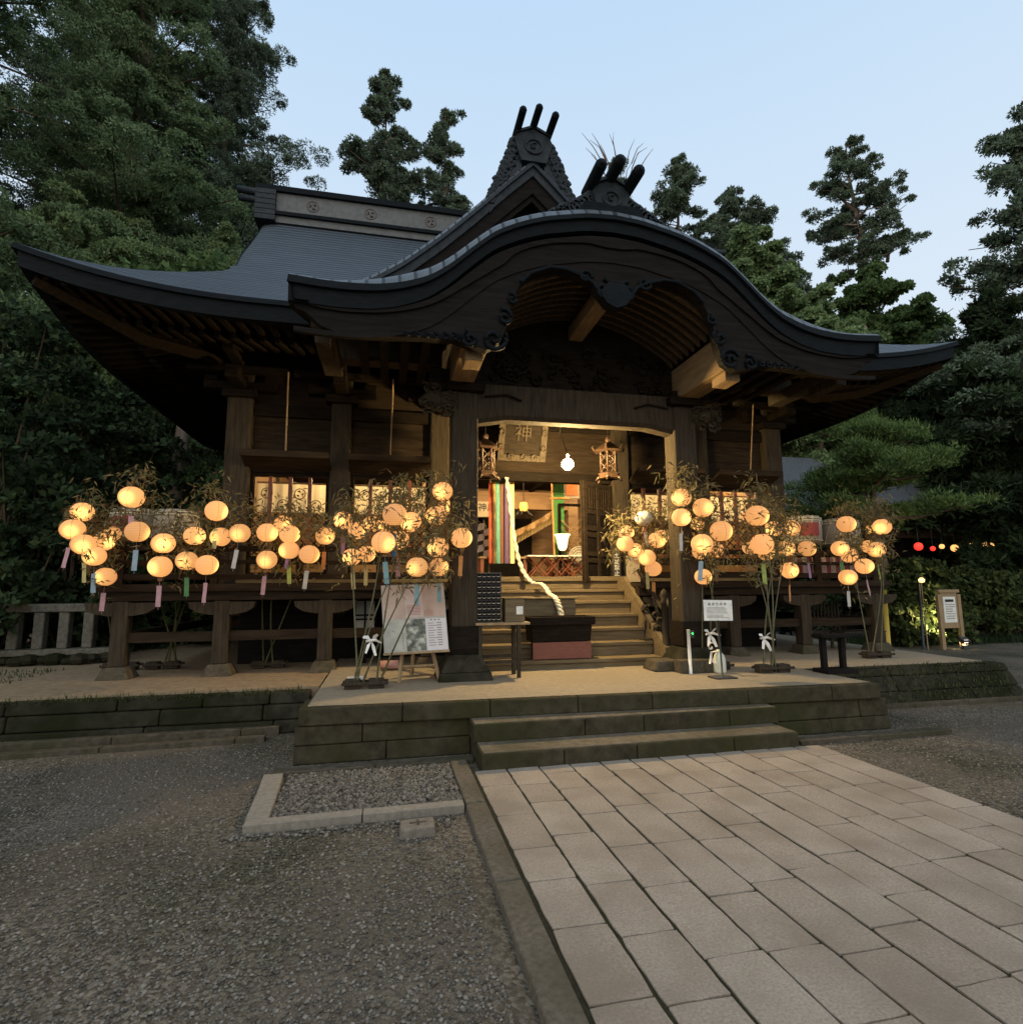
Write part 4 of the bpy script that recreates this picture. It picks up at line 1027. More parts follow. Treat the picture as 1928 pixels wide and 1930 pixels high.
b = MB(); b.tube([bl + Vector((0, 0, .075)), bl + Vector((0, 0, .15))], .024, 10); b.tube([bl + Vector((0, 0, .15)), bl + Vector((-.03, .25, .55)), bl + Vector((-.02, .1, 1.6))], .006, 6); b.build('socket_cord', metal_dark, bt)
# hanging bronze lanterns
def bronze_lantern(px, py, Y, label):
    c = at(px, py, Y=Y); t = thing('bronze_lantern', c, label, 'hanging lantern', 'bronze lanterns flanking the entrance')
    b = MB(); r = .135
    for k in range(6):
        a = k * math.pi / 3; a2 = (k + 1) * math.pi / 3
        p, q = Vector((r * math.cos(a), r * math.sin(a), 0)), Vector((r * math.cos(a2), r * math.sin(a2), 0))
        b.tube([c + p + Vector((0, 0, -.17)), c + p + Vector((0, 0, .17))], .016, 6)
        for (za, zb) in ((-.15, 0), (0, .15), (0, -.15), (.15, 0)): b.tube([c + p * .97 + Vector((0, 0, za)), c + q * .97 + Vector((0, 0, zb))], .010, 4)
    b.build('lattice_body', bronze, t)
    b = MB(); b.lathe(c + Vector((0, 0, .17)), [(.15, 0), (.24, .02), (.17, .08), (.09, .14), (.04, .17), (.05, .21), (.03, .25), (0, .28)], 6, False)
    for k in range(6): a = k * math.pi / 3; e_ = c + Vector((.24 * math.cos(a), .24 * math.sin(a), .19)); b.tube([tuple(e_), (e_.x + .04 * math.cos(a), e_.y + .04 * math.sin(a), e_.z + .05), (e_.x + .02 * math.cos(a), e_.y + .02 * math.sin(a), e_.z + .08)], [.02, .014, .008], 6)
    b.build('cap', bronze, t)
    b = MB(); b.lathe(c + Vector((0, 0, -.17)), [(.14, 0), (.19, -.02), (.16, -.06), (.19, -.1), (.10, -.11)], 6, False)
    for k in range(6): a = k * math.pi / 3; e_ = c + Vector((.18 * math.cos(a), .18 * math.sin(a), -.25)); b.tube([tuple(e_), (e_.x + .05 * math.cos(a), e_.y + .05 * math.sin(a), e_.z - .06)], [.022, .01], 6)
    b.build('base', bronze, t)
    b = MB(); b.tube([c + Vector((0, 0, .44)), c + Vector((0, 0, 1.1))], .008, 5); b.build('chain', metal_dark, t)
bronze_lantern(915, 868, 8.5, 'bronze lattice lantern hanging beside the name plaque above the coloured streamers')
bronze_lantern(1147, 872, 8.5, 'bronze lattice lantern hanging above the half open door')

# ================================================================== LANTERNS
def lantern_mat():
    m, n, b, o = new_mat('lantern_paper')
    t = n.nodes.new('ShaderNodeTexCoord')
    # paper glows by its distance from the bulb hanging off centre inside the shade
    ds = n.nodes.new('ShaderNodeVectorMath'); ds.operation = 'DISTANCE'; ds.inputs[1].default_value = (.03, -.085, -.02)
    n.links.new(t.outputs['Object'], ds.inputs[0])
    r = n.nodes.new('ShaderNodeValToRGB')
    r.color_ramp.elements[0].position = .02; r.color_ramp.elements[0].color = (1.0, .59, .17, 1)
    r.color_ramp.elements[1].position = 1; r.color_ramp.elements[1].color = (.74, .305, .098, 1)
    e = r.color_ramp.elements.new(.24); e.color = (.99, .44, .122, 1)
    e = r.color_ramp.elements.new(.62); e.color = (.86, .365, .108, 1)
    mr = n.nodes.new('ShaderNodeMapRange'); mr.inputs['From Min'].default_value = .055; mr.inputs['From Max'].default_value = .245
    n.links.new(ds.outputs['Value'], mr.inputs['Value']); n.links.new(mr.outputs[0], r.inputs[0])
    r2 = n.nodes.new('ShaderNodeValToRGB'); r2.color_ramp.elements[0].color = (2.2, 2.0, 1.8, 1); r2.color_ramp.elements[1].color = (1, 1, 1, 1)
    r2.color_ramp.elements[0].position = .0; r2.color_ramp.elements[1].position = .24
    n.links.new(mr.outputs[0], r2.inputs[0])
    sp = n.nodes.new('ShaderNodeSeparateXYZ'); n.links.new(t.outputs['Object'], sp.inputs[0])
    w = n.nodes.new('ShaderNodeMath'); w.operation = 'MULTIPLY'; w.inputs[1].default_value = 6.283 / .021; n.links.new(sp.outputs['Z'], w.inputs[0])
    s_ = n.nodes.new('ShaderNodeMath'); s_.operation = 'SINE'; n.links.new(w.outputs[0], s_.inputs[0])
    sc = n.nodes.new('ShaderNodeMapRange'); sc.inputs['From Min'].default_value = -1; sc.inputs['From Max'].default_value = 1; sc.inputs['To Min'].default_value = .80; sc.inputs['To Max'].default_value = 1.05
    n.links.new(s_.outputs[0], sc.inputs['Value'])
    nz = n.nodes.new('ShaderNodeTexNoise'); nz.inputs['Scale'].default_value = 30; nz.inputs['Detail'].default_value = 4; n.links.new(t.outputs['Object'], nz.inputs['Vector'])
    nr = n.nodes.new('ShaderNodeMapRange'); nr.inputs['To Min'].default_value = .9; nr.inputs['To Max'].default_value = 1.1; n.links.new(nz.outputs['Fac'], nr.inputs['Value'])
    a = n.nodes.new('ShaderNodeMath'); a.operation = 'MULTIPLY'; n.links.new(sc.outputs[0], a.inputs[0]); n.links.new(nr.outputs[0], a.inputs[1])
    mm = n.nodes.new('ShaderNodeMixRGB'); mm.blend_type = 'MULTIPLY'; mm.inputs['Fac'].default_value = 1
    n.links.new(r.outputs[0], mm.inputs['Color1']); n.links.new(r2.outputs[0], mm.inputs['Color2'])
    oi = n.nodes.new('ShaderNodeObjectInfo'); vr = n.nodes.new('ShaderNodeMapRange'); vr.inputs['To Min'].default_value = .74; vr.inputs['To Max'].default_value = 1.22
    n.links.new(oi.outputs['Random'], vr.inputs['Value']); a3 = n.nodes.new('ShaderNodeMath'); a3.operation = 'MULTIPLY'; n.links.new(a.outputs[0], a3.inputs[0]); n.links.new(vr.outputs[0], a3.inputs[1]); a = a3
    a2 = n.nodes.new('ShaderNodeMath'); a2.operation = 'MULTIPLY'; a2.inputs[1].default_value = LANTERN_E; n.links.new(a.outputs[0], a2.inputs[0])
    b.inputs['Base Color'].default_value = (.2, .14, .09, 1); b.inputs['Roughness'].default_value = .9; b.inputs['Specular IOR Level'].default_value = .1
    n.links.new(mm.outputs[0], b.inputs['Emission Color']); n.links.new(a2.outputs[0], b.inputs['Emission Strength'])
    return m
LANTERN_E = 1.08
lan_m = lantern_mat()
lan_off = flat('lantern_unlit', (.62, .58, .48), .9)
wire = flat('lantern_wire', (.10, .07, .045), .8)
STRIPC = dict(pink=(.72, .42, .46), blue=(.42, .56, .66), yellow=(.74, .62, .28), green=(.14, .34, .14), brown=(.30, .17, .10), purple=(.46, .27, .42), orange=(.82, .38, .13), navy=(.05, .17, .42), white=(.74, .70, .64), teal=(.28, .46, .50), lime=(.48, .58, .16))
def shade_mesh():
    b = MB(); n_ = 19; prof = []
    for i in range(n_):
        t = -1.28 + 2.56 * i / (n_ - 1); prof.append((.14 * math.cos(t), .132 * math.sin(t)))
    b.lathe((0, 0, 0), prof, 24)
    b.lathe((0, 0, prof[0][1]), [(prof[0][0], 0), (prof[0][0] * .5, .002), (0, .002)], 24)
    b.cur = 1
    for z, r in ((prof[0][1], prof[0][0]), (prof[-1][1], prof[-1][0])): b.tube([(r * math.cos(t), r * math.sin(t), z) for t in np.linspace(0, 6.283, 25)], .0028, 5, False)
    for a in (-1.2, -2.3, .9): b.tube([(.1415 * math.cos(t) * math.cos(a), .1415 * math.cos(t) * math.sin(a), .1335 * math.sin(t)) for t in np.linspace(-1.28, 1.28, 17)], .0016, 4, False)
    return b
def lantern_proto(c, off=False):
    root = thing('paper_lantern', c, '-', 'paper lantern', 'lit paper lanterns hung on the bamboo')
    o = shade_mesh().build('shade', [lan_off if off else lan_m, wire], None, raw=True); o.location = (0, 0, 0); o.parent = root
    b = MB(); b.tube([(0, 0, .126), (.004, 0, .2)], .0022, 4); b.tube([(-.04, 0, .126), (0, 0, .135), (.04, 0, .126)], .002, 4)
    h = b.build('hanger', wire, None, raw=True); h.location = (0, 0, 0); h.parent = root
    return root, o, h
strip_me = {}
def strip_obj(colr, root, scale, seed):
    if colr not in strip_me:
        b = MB(); b.tube([(0, 0, -.127), (.003, .002, -.235)], .0018, 4); rows = []
        for i in range(6):
            z = -.235 - .052 * i; rows.append([(-.029, .004 * math.sin(i), z), (.029, .004 * math.sin(i + .8), z)])
        b.grid(rows, None, True); b.tube([(0, 0, -.495), (.004, 0, -.53)], .0018, 4)
        mt = flat('strip_' + colr, tuple(v * .62 for v in STRIPC[colr]), .9)
        o = b.build('paper_strip', mt, None, raw=True); o.location = (0, 0, 0); strip_me[colr] = o.data
        bpy.data.objects.remove(o)
    o = bpy.data.objects.new('paper_strip', strip_me[colr]); COL.objects.link(o); o.parent = root
    o.rotation_euler = (R(random.Random(seed).uniform(-5, 5)), R(random.Random(seed + 1).uniform(-6, 6)), random.Random(seed + 2).uniform(-.6, .6))
    return o
LAN = [  # px, py, px size, depth, leaves in front, strip, what sets it apart
 (155, 965, 40, 8.1, 2, None, 'leaf covered paper lantern topmost on the outermost bamboo above the balustrade'),
 (137, 998, 43, 7.95, 0, 'pink', 'paper lantern with pink strip, furthest out over the balustrade end'),
 (157, 1026, 42, 7.95, 0, 'yellow', 'paper lantern with yellow strip tucked under the outermost lantern of all'),
 (178, 1048, 40, 8.0, 1, 'blue', 'paper lantern with pale blue strip, second lowest on the outermost bamboo'),
 (199, 1087, 38, 8.1, 1, 'pink', 'lowest paper lantern of the outermost bamboo, pink strip, beside the veranda corner'),
 (196, 1020, 38, 8.25, 3, None, 'paper lantern almost hidden by leaves in the middle of the outermost bamboo'),
 (212, 1006, 30, 8.35, 3, None, 'small glowing lantern seen through leaves against the first straw barrel'),
 (248, 937, 45, 7.9, 0, 'pink', 'paper lantern with pale pink strip hanging high above the first straw barrel'),
 (259, 1002, 43, 7.9, 0, 'blue', 'paper lantern with pale blue strip in front of the first straw barrel'),
 (308, 1024, 42, 7.9, 0, 'brown', 'paper lantern with brown strip below the gap between the two straw barrels'),
 (302, 1068, 43, 7.85, 0, 'pink', 'paper lantern with long pink strip low before the railing under the barrels'),
 (408, 963, 41, 7.9, 0, 'yellow', 'paper lantern with yellow strip high beside the corner column'),
 (367, 1010, 39, 7.95, 0, 'brown', 'paper lantern with brown strip right of the second straw barrel'),
 (416, 1012, 38, 8.0, 1, None, 'paper lantern overlapped by its neighbour under the one beside the corner column'),
 (452, 1005, 39, 7.9, 0, 'white', 'paper lantern with white strip hanging just before the corner window frame'),
 (352, 1057, 40, 7.9, 1, 'green', 'paper lantern with green strip low before the veranda railing'),
 (390, 1065, 41, 7.85, 0, 'pink', 'paper lantern with pink strip right beside the green stripped lantern'),
 (504, 1004, 39, 8.0, 0, 'brown', 'paper lantern with brown strip under the first window near its corner column'),
 (535, 988, 37, 8.2, 2, None, 'leafy paper lantern behind another below the first window lattice'),
 (546, 1007, 38, 8.0, 1, 'purple', 'paper lantern with purple strip in the middle of the first window'),
 (545, 1037, 38, 8.05, 0, 'lime', 'paper lantern with lime strip directly below the purple stripped one'),
 (503, 1055, 38, 7.95, 0, 'pink', 'paper lantern with pink strip low under the first window'),
 (583, 1045, 38, 7.95, 0, 'white', 'paper lantern with short white strip low at the end of the first window'),
 (613, 1010, 36, 8.1, 3, 'orange', 'paper lantern crossed by leaf shadows with orange strip beside the middle column'),
 (647, 981, 36, 7.8, 0, 'purple', 'paper lantern with lilac strip right against the middle column'),
 (674, 1000, 36, 7.7, 0, 'brown', 'paper lantern with brown strip next to the lilac stripped one'),
 (701, 988, 34, 7.8, 3, None, 'leaf streaked paper lantern behind the biggest lantern of the second window'),
 (663, 1050, 36, 7.7, 0, 'yellow', 'paper lantern with yellow strip low beyond the middle column'),
 (691, 1044, 34, 7.8, 1, 'yellow', 'paper lantern half behind leaves low under the second window, yellow strip'),
 (744, 970, 46, 6.75, 1, 'navy', 'big paper lantern with dark blue strip hanging before the second window'),
 (774, 984, 41, 6.95, 1, None, 'paper lantern overlapped by the big one with the dark blue strip'),
 (723, 1022, 46, 6.75, 0, 'teal', 'big paper lantern with teal strip low before the second window'),
 (752, 1018, 40, 7.1, 2, 'pink', 'paper lantern behind the dark blue strip before the second window'),
 (726, 992, 28, 7.7, 2, None, 'small paper lantern glowing in the gap between the two biggest lanterns'),
 (757, 950, 26, 7.6, 3, None, 'lantern peeping from leaves above the biggest lantern of the second window'),
 (834, 926, 39, 6.95, 1, None, 'paper lantern hanging highest against the porch post'),
 (822, 972, 41, 7.0, 3, None, 'leaf veiled paper lantern under the highest one at the porch post'),
 (840, 955, 32, 7.4, 1, 'brown', 'paper lantern half behind the porch post with a brown strip'),
 (825, 1031, 42, 6.8, 1, None, 'paper lantern above the one over the easel board corner'),
 (786, 1069, 42, 6.7, 0, 'teal', 'paper lantern with teal strip hanging directly over the easel board'),
 (827, 1069, 38, 6.85, 3, 'teal', 'leafy paper lantern with slate blue strip over the easel board corner'),
 (870, 1014, 41, 6.75, 1, 'orange', 'paper lantern with curled orange strip hanging in front of the porch post'),
 (1213, 977, 33, 8.0, 1, 'white', 'unlit whitish paper lantern behind the porch beside the open door'),
 (1180, 1004, 31, 8.1, 3, None, 'leafy paper lantern behind the lit one next to the open door'),
 (1178, 1025, 33, 7.9, 0, None, 'paper lantern closest to the panelled open door'),
 (1196, 1037, 30, 8.1, 1, None, 'paper lantern half behind the lantern closest to the open door'),
 (1219, 1051, 34, 7.85, 0, 'yellow', 'paper lantern under the unlit one on the porch stair'),
 (1231, 1072, 32, 7.95, 0, 'orange', 'lowest paper lantern on the porch stair with orange strip'),
 (1238, 1018, 34, 8.0, 2, None, 'paper lantern half behind the lit edge of the porch post by the stair'),
 (1246, 1012, 30, 8.1, 1, None, 'paper lantern mostly hidden behind the porch post by the stair'),
 (1284, 938, 38, 6.8, 3, None, 'leaf crossed paper lantern at the top of the porch post by the small sign'),
 (1284, 975, 37, 6.75, 1, 'white', 'paper lantern with white lettered strip in front of the porch post'),
 (1325, 957, 39, 6.8, 0, None, 'plain paper lantern just clear of the porch post beside the bright window'),
 (1310, 988, 34, 7.1, 3, None, 'paper lantern veiled by leaves between the porch post and bright window'),
 (1359, 1001, 42, 6.8, 0, None, 'paper lantern hanging alone under the bright window'),
 (1323, 1025, 41, 6.75, 1, 'blue', 'ribbed paper lantern with pale blue strip above the small white sign'),
 (1346, 1036, 36, 7.1, 3, 'brown', 'leaf speckled paper lantern above the small white sign'),
 (1313, 1040, 36, 7.1, 2, None, 'paper lantern behind the ribbed one above the small white sign'),
 (1325, 1087, 32, 6.9, 2, None, 'lowest paper lantern directly above the small white sign'),
 (1427, 972, 43, 6.75, 1, None, 'big paper lantern hanging below the bright window corner'),
 (1408, 976, 26, 7.6, 3, None, 'small leafy lantern beside the big one below the bright window corner'),
 (1457, 997, 33, 7.8, 3, None, 'leaf striped paper lantern between the big one and the straw barrels'),
 (1491, 995, 33, 7.8, 0, 'brown', 'paper lantern with brown strip touching the edge of the pale straw barrel'),
 (1436, 1026, 43, 6.75, 0, 'lime', 'big paper lantern with lime green strip below the bright window'),
 (1414, 1032, 30, 7.7, 1, None, 'paper lantern half behind the lime stripped big one'),
 (1444, 1042, 32, 7.8, 1, None, 'paper lantern peeping below the lime stripped big one'),
 (1482, 1034, 33, 7.8, 2, 'brown', 'paper lantern with brown strip under the pale straw barrel, leaf at its rim'),
 (1521, 1034, 33, 7.8, 2, 'purple', 'paper lantern with lilac strip below the pair of far straw barrels'),
 (1488, 1075, 33, 7.7, 0, 'orange', 'paper lantern with orange strip low before the far veranda railing'),
 (1595, 988, 34, 7.9, 0, None, 'paper lantern hanging high on the end bamboo before the last straw barrel'),
 (1583, 1034, 32, 7.9, 1, 'green', 'paper lantern with olive strip on the end bamboo, overlapping its neighbour'),
 (1600, 1046, 31, 8.05, 0, None, 'paper lantern tucked behind the olive stripped one on the end bamboo'),
 (1629, 1067, 33, 7.85, 0, 'pink', 'paper lantern with broad pink strip near the veranda end'),
 (1598, 1088, 33, 7.8, 0, 'white', 'lowest paper lantern on the end bamboo with white strip'),
 (1636, 1030, 26, 8.1, 3, None, 'small leaf speckled lantern at the veranda end'),
 (1652, 1036, 32, 7.9, 1, 'lime', 'paper lantern with pale green strip at the very end of the veranda'),
 (1662, 993, 33, 7.9, 3, 'white', 'leaf crossed paper lantern at the tip of the end bamboo'),
 (1641, 998, 18, 8.3, 3, None, 'tiny lantern glow among leaves near the tip of the end bamboo'),
]
proto, p_sh, p_ha = lantern_proto((0, -50, 0))
LPOS = []; rl_ = random.Random(21)
off_me = shade_mesh().build('unlit', [lan_off, wire], None, raw=True); off_data = off_me.data; bpy.data.objects.remove(off_me)
for i, (px, py, s_, Y, lf, stc, lab) in enumerate(LAN):
    c = at(px, py, Y=Y); rad = s_ * zc(c) / (2 * F) * .96
    sc = rad / .137
    if i == 0: root = proto; root.location = c
    else:
        root = proto.copy(); COL.objects.link(root); root.location = c
        for ch in (p_sh, p_ha):
            d_ = ch.copy(); COL.objects.link(d_); d_.parent = root
            if d_.name.startswith('shade'): d_.rotation_euler = (R(rl_.uniform(-5, 5)), R(rl_.uniform(-5, 5)), rl_.uniform(-1.5, 1.5))
            if i == 42 and d_.name.startswith('shade'): d_.data = off_data
    root.scale = (sc, sc, sc * rl_.uniform(.96, 1.02))
    root['label'] = lab
    if stc: strip_obj(stc, root, sc, i)
    LPOS.append((c, rad, lf))

# ================================================================== BAMBOO
def leaf_cloud(centers, spread, n_each, rg, L=(.07, .14), w=.011, droop=.4):
    Cc = np.repeat(np.array(centers, float), n_each, 0); n_ = len(Cc)
    P = Cc + rg.normal(0, 1, (n_, 3)) * spread
    a = rg.random(n_) * 6.283; el = rg.normal(-droop, .6, n_)
    d_ = np.c_[np.cos(a) * np.cos(el), np.sin(a) * np.cos(el), np.sin(el)]
    sd_ = np.cross(d_, rg.normal(0, 1, (n_, 3))); sd_ /= np.linalg.norm(sd_, axis=1)[:, None] + 1e-9
    ln = (L[0] + (L[1] - L[0]) * rg.random(n_))[:, None]; ww = w * (.7 + .6 * rg.random(n_))[:, None]
    V = np.stack([P, P + d_ * ln * .4 + sd_ * ww, P + d_ * ln - np.array([0, 0, 1]) * ln * .12, P + d_ * ln * .4 - sd_ * ww], 1)
    return V.reshape(-1, 3), np.arange(4 * n_).reshape(-1, 4)
def bamboo(label, base, lans, tops, seed, extra=(), green=False, tie=None):
    rg = np.random.default_rng(seed); rr = random.Random(seed)
    base = Vector(base); t = thing('bamboo', base, label, 'bamboo', 'bamboo bunches carrying the lanterns')
    b = MB(); paths = []
    for k, tp in enumerate(tops):
        tp = Vector(tp); p0 = base + Vector((rr.uniform(-.18, .18), rr.uniform(-.05, .05), 0)); pts = []
        bow = Vector((rr.uniform(-.1, .1), rr.uniform(-.12, .0), 0))
        for i in range(15):
            q = i / 14; p = p0.lerp(tp, q) + bow * math.sin(q * 3.14) + Vector(((tp.x - p0.x) * (q * q - q) * .5, (tp.y - p0.y) * (q * q - q) * .4, 0))
            if q > .85: p.z -= (q - .85) ** 2 * 2.0
            pts.append(p)
        bb = MB(); bb.tube(pts, [.0125 - .0095 * (i / 14) for i in range(15)], 7)
        for i in range(1, 14, 2): bb.tube([pts[i] - Vector((0, 0, .008)), pts[i] + Vector((0, 0, .008))], .0155 - .0095 * (i / 14), 7)
        bb.build('stem', bamboo_green, t); paths.append(pts)
    # twigs to each lantern
    tw = MB(); cents = []; dense = []
    allp = [p for ps in paths for p in ps[5:]]
    for c, rad, lf in lans:
        top = c + Vector((0, 0, rad * 1.05)); q = min(allp, key=lambda p: (p - top - Vector((0, 0, .25))).length)
        mid = q.lerp(top, .5) + Vector((0, 0, .16))
        tw.tube([q, mid, top + Vector((.02, .02, .1)), top], [.004, .003, .002, .0015], 5, True, True)
        for k in range(5): cents.append(top + Vector((rr.uniform(-.2, .2), rr.uniform(-.05, .2), rr.uniform(.02, .32))))
        for k in range(2 * lf): dense.append(c + Vector((rr.uniform(-rad, rad) * .8, -rad - rr.uniform(.02, .1), rr.uniform(-.6, 1.0) * rad)))
        for k in range(2): cents.append(c + Vector((rr.uniform(-.3, .3), rr.uniform(.05, .3), rr.uniform(-.3, .2))))
    for ps in paths:
        for i in range(9, 15):
            for k in range(3): cents.append(ps[i] + Vector((rr.uniform(-.16, .16), rr.uniform(-.12, .12), rr.uniform(-.1, .14))))
            e_ = ps[i] + Vector((rr.uniform(-.22, .22), rr.uniform(-.15, .15), rr.uniform(.0, .16))); tw.tube([ps[i], e_], [.003, .0012], 4); cents.append(e_)
    for e_ in extra: cents += [Vector(e_) + Vector((rr.uniform(-.2, .2), rr.uniform(-.1, .1), rr.uniform(-.18, .18))) for _ in range(6)]
    tw.build('twig_sprays', bamboo_green, t)
    V, Fq = leaf_cloud(cents, .06, 8, rg)
    if dense:
        V2, F2 = leaf_cloud(dense, .025, 9, rg, (.06, .12), .008, .2); Fq = np.r_[Fq, F2 + len(V)]; V = np.r_[V, V2]
    nmesh('foliage', V, Fq, dry_leaf, t)
    b = MB(); x, y, z = base
    for dx in (-.16, .1): b.cbox((x + dx, y, z + .05), .17, .14, .10)
    b.cbox((x - .02, y - .085, z + .06), .5, .025, .035); b.cbox((x - .02, y + .085, z + .06), .5, .025, .035)
    b.build('holder', wood_post, t, .008)
    if tie:
        tb = MB(); c = Vector(tie)
        for k, (dx, dz, w_) in enumerate(((-.09, .05, .03), (.07, .07, .035), (-.06, -.13, .022), (.05, -.16, .025), (.11, -.02, .02))):
            p1_ = c + Vector((dx * .5, -.03, dz * .5 + .015)); p2_ = c + Vector((dx, -.025 - .01 * k, dz)); s_ = Vector((dz, .1, -dx)).normalized() * w_
            tb.add([c, p1_ + s_, p2_ + s_ * .5, p2_ - s_ * .7, p1_ - s_ * .8], [(0, 1, 2, 3, 4)], True)
        tb.tube([c + Vector((-.06, -.01, 0)), c + Vector((.06, -.01, .01))], .016, 7)
        tb.build('cloth_tie', white_cloth, t)
    return t
G_ = lambda px, py, Y: at(px, py, Y=Y)
def gnd(px, py): return at(px, py, Z=.505)
bamboo('bamboo bunch leaning out at the veranda end beside the stone balustrade', at(232, 1262, Z=.48), LPOS[0:7], [G_(150, 945, 8.2), G_(195, 955, 8.3), G_(205, 1000, 8.2)], 1, [G_(200, 965, 8.3), G_(215, 985, 8.2), G_(190, 1040, 8.2)])
bamboo('bamboo bunch standing before the two straw barrels next to the veranda corner', at(311, 1260, Z=.48), LPOS[7:17], [G_(255, 895, 8.0), G_(330, 990, 8.1), G_(405, 930, 8.0), G_(435, 950, 8.1)], 2, [G_(440, 960, 8.3), G_(425, 985, 8.2), G_(390, 930, 8.2), G_(340, 1010, 8.1), G_(300, 960, 8.2)])
bamboo('bamboo bunch standing under the first lit window beside the corner column', at(510, 1258, Z=.48), LPOS[17:24], [G_(500, 960, 8.2), G_(545, 965, 8.2), G_(605, 985, 8.2)], 3, [G_(480, 970, 8.1), G_(540, 960, 8.0), G_(600, 1000, 8.2), G_(585, 970, 8.1)])
bamboo('bamboo bunch with white cloth tie leaning past the easel board', gnd(692, 1297), LPOS[24:42], [G_(660, 940, 7.4), G_(735, 925, 7.1), G_(770, 920, 7.1), G_(835, 930, 6.9), G_(865, 985, 6.8), G_(828, 1000, 6.7)], 4, [G_(730, 940, 7.1), G_(775, 925, 7.2), G_(690, 965, 7.4), G_(810, 960, 7.0), G_(840, 1000, 6.9), G_(710, 960, 7.3), G_(795, 935, 7.2)], tie=at(700, 1208, Y=6.7))
bamboo('bamboo bunch standing on the stair side behind the porch post', at(1243, 1215, Y=8.0), LPOS[42:50], [G_(1165, 985, 8.1), G_(1215, 950, 8.1), G_(1245, 960, 8.2)], 5, [G_(1160, 1000, 8.0), G_(1170, 1025, 8.0), G_(1240, 985, 8.2), G_(1235, 1045, 8.1)])
bamboo('thin bamboo bunch with white cloth tie rising beside the white jug', gnd(1348, 1262), LPOS[50:59], [G_(1280, 895, 7.0), G_(1325, 925, 7.0), G_(1360, 975, 7.0)], 6, [G_(1285, 905, 6.9), G_(1310, 900, 7.0), G_(1330, 1000, 7.0), G_(1345, 1060, 7.0), G_(1365, 960, 7.0)], tie=at(1338, 1195, Y=6.7))
bamboo('tall bamboo bunch with white cloth tie rising from the platform behind the small sign', gnd(1460, 1267), LPOS[59:69], [G_(1425, 915, 7.0), G_(1440, 940, 7.2), G_(1480, 965, 7.6), G_(1500, 975, 7.7), G_(1395, 1000, 7.0)], 7, [G_(1425, 915, 7.0), G_(1440, 935, 7.1), G_(1485, 960, 7.8), G_(1400, 960, 7.2), G_(1465, 965, 7.6)], tie=at(1440, 1203, Y=6.65))
bamboo('bamboo bunch at the end of the veranda next to the garden bushes', at(1655, 1240, Z=.48), LPOS[69:79], [G_(1590, 950, 8.1), G_(1655, 950, 8.1), G_(1668, 985, 8.0)], 8, [G_(1595, 960, 8.1), G_(1650, 965, 8.1), G_(1665, 960, 8.0), G_(1640, 985, 8.1), G_(1610, 1020, 8.1)])

# ================================================================== THINGS ON THE PLATFORM
def frame_uv(pl_, pr_, tl_, n_lift=0):
    """two axes and the normal of a flat board from three of its corners"""
    o = Vector(pl_); u = (Vector(pr_) - o); v = (Vector(tl_) - o); n_ = u.cross(v).normalized(); return o, u, v, n_
def quad(b, fr, u0, u1, v0, v1, lift, th=.003):
    o, u, v, n_ = fr; f = lambda a, c, w: o + u * a + v * c + n_ * w
    b.hexa([f(u0, v0, lift), f(u1, v0, lift), f(u1, v1, lift), f(u0, v1, lift), f(u0, v0, lift + th), f(u1, v0, lift + th), f(u1, v1, lift + th), f(u0, v1, lift + th)])
# easel with the big notice board
bl_, br_ = at(724, 1232, Y=6.90), at(846, 1225, Y=6.86); tl_ = at(718, 1104, Y=7.06)
fr = frame_uv(bl_, br_, tl_)
if fr[3].y > 0: fr = (fr[0], fr[1], fr[2], -fr[3])
ez = thing('notice_easel', (fr[0].x + .35, 7.0, .5), 'wooden easel carrying a large notice board pasted with pictures and printed sheets', 'easel')
b = MB(); quad(b, fr, 0, 1, 0, 1, -.02, .02); bd = b.build('board', flat('board_white', (.42, .40, .37)), ez)
def sheet_mat(name, cols, sc):
    m, n, bb, o = new_mat(name); t = n.nodes.new('ShaderNodeTexCoord'); nz = n.nodes.new('ShaderNodeTexNoise'); nz.inputs['Scale'].default_value = sc; nz.inputs['Detail'].default_value = 3
    n.links.new(t.outputs['Object'], nz.inputs['Vector']); r = n.nodes.new('ShaderNodeValToRGB')
    r.color_ramp.elements[0].position = .35; r.color_ramp.elements[1].position = .66
    r.color_ramp.elements[0].color = c4(cols[0]); r.color_ramp.elements[1].color = c4(cols[-1])
    if len(cols) > 2: e = r.color_ramp.elements.new(.5); e.color = c4(cols[1])
    n.links.new(nz.outputs['Fac'], r.inputs[0]); n.links.new(r.outputs[0], bb.inputs['Base Color']); bb.inputs['Roughness'].default_value = .6; return m
pic1 = sheet_mat('pic_pink', ((.42, .30, .24), (.52, .40, .34)), 5); pic2 = sheet_mat('pic_map', ((.36, .35, .31), (.46, .45, .40)), 9)
pic3 = sheet_mat('pic_photo', ((.03, .035, .03), (.15, .16, .13), (.5, .5, .44)), 11); pic4 = sheet_mat('pic_sheet', ((.56, .53, .55), (.62, .59, .61)), 3); pic5 = sheet_mat('pic_pale', ((.5, .38, .35), (.58, .47, .44)), 8)
for (u0, u1, v0, v1, m_) in ((.01, .36, .49, .99, pic1), (.365, .64, .50, .99, pic5), (.645, .99, .50, .99, pic1), (.01, .35, .01, .475, pic2), (.355, .66, .01, .475, pic3), (.665, .99, .01, .475, pic4)):
    b = MB(); quad(b, fr, u0, u1, v0, v1, .001, .002); b.build('pasted_sheet', m_, bd)
b = MB(); rr = random.Random(8)
for k in range(10):
    v = .40 - .036 * k; quad(b, fr, .70, .78 + rr.uniform(0, .06), v, v + .010, .0035, .001); quad(b, fr, .84, .915, v, v + .014, .0035, .001)
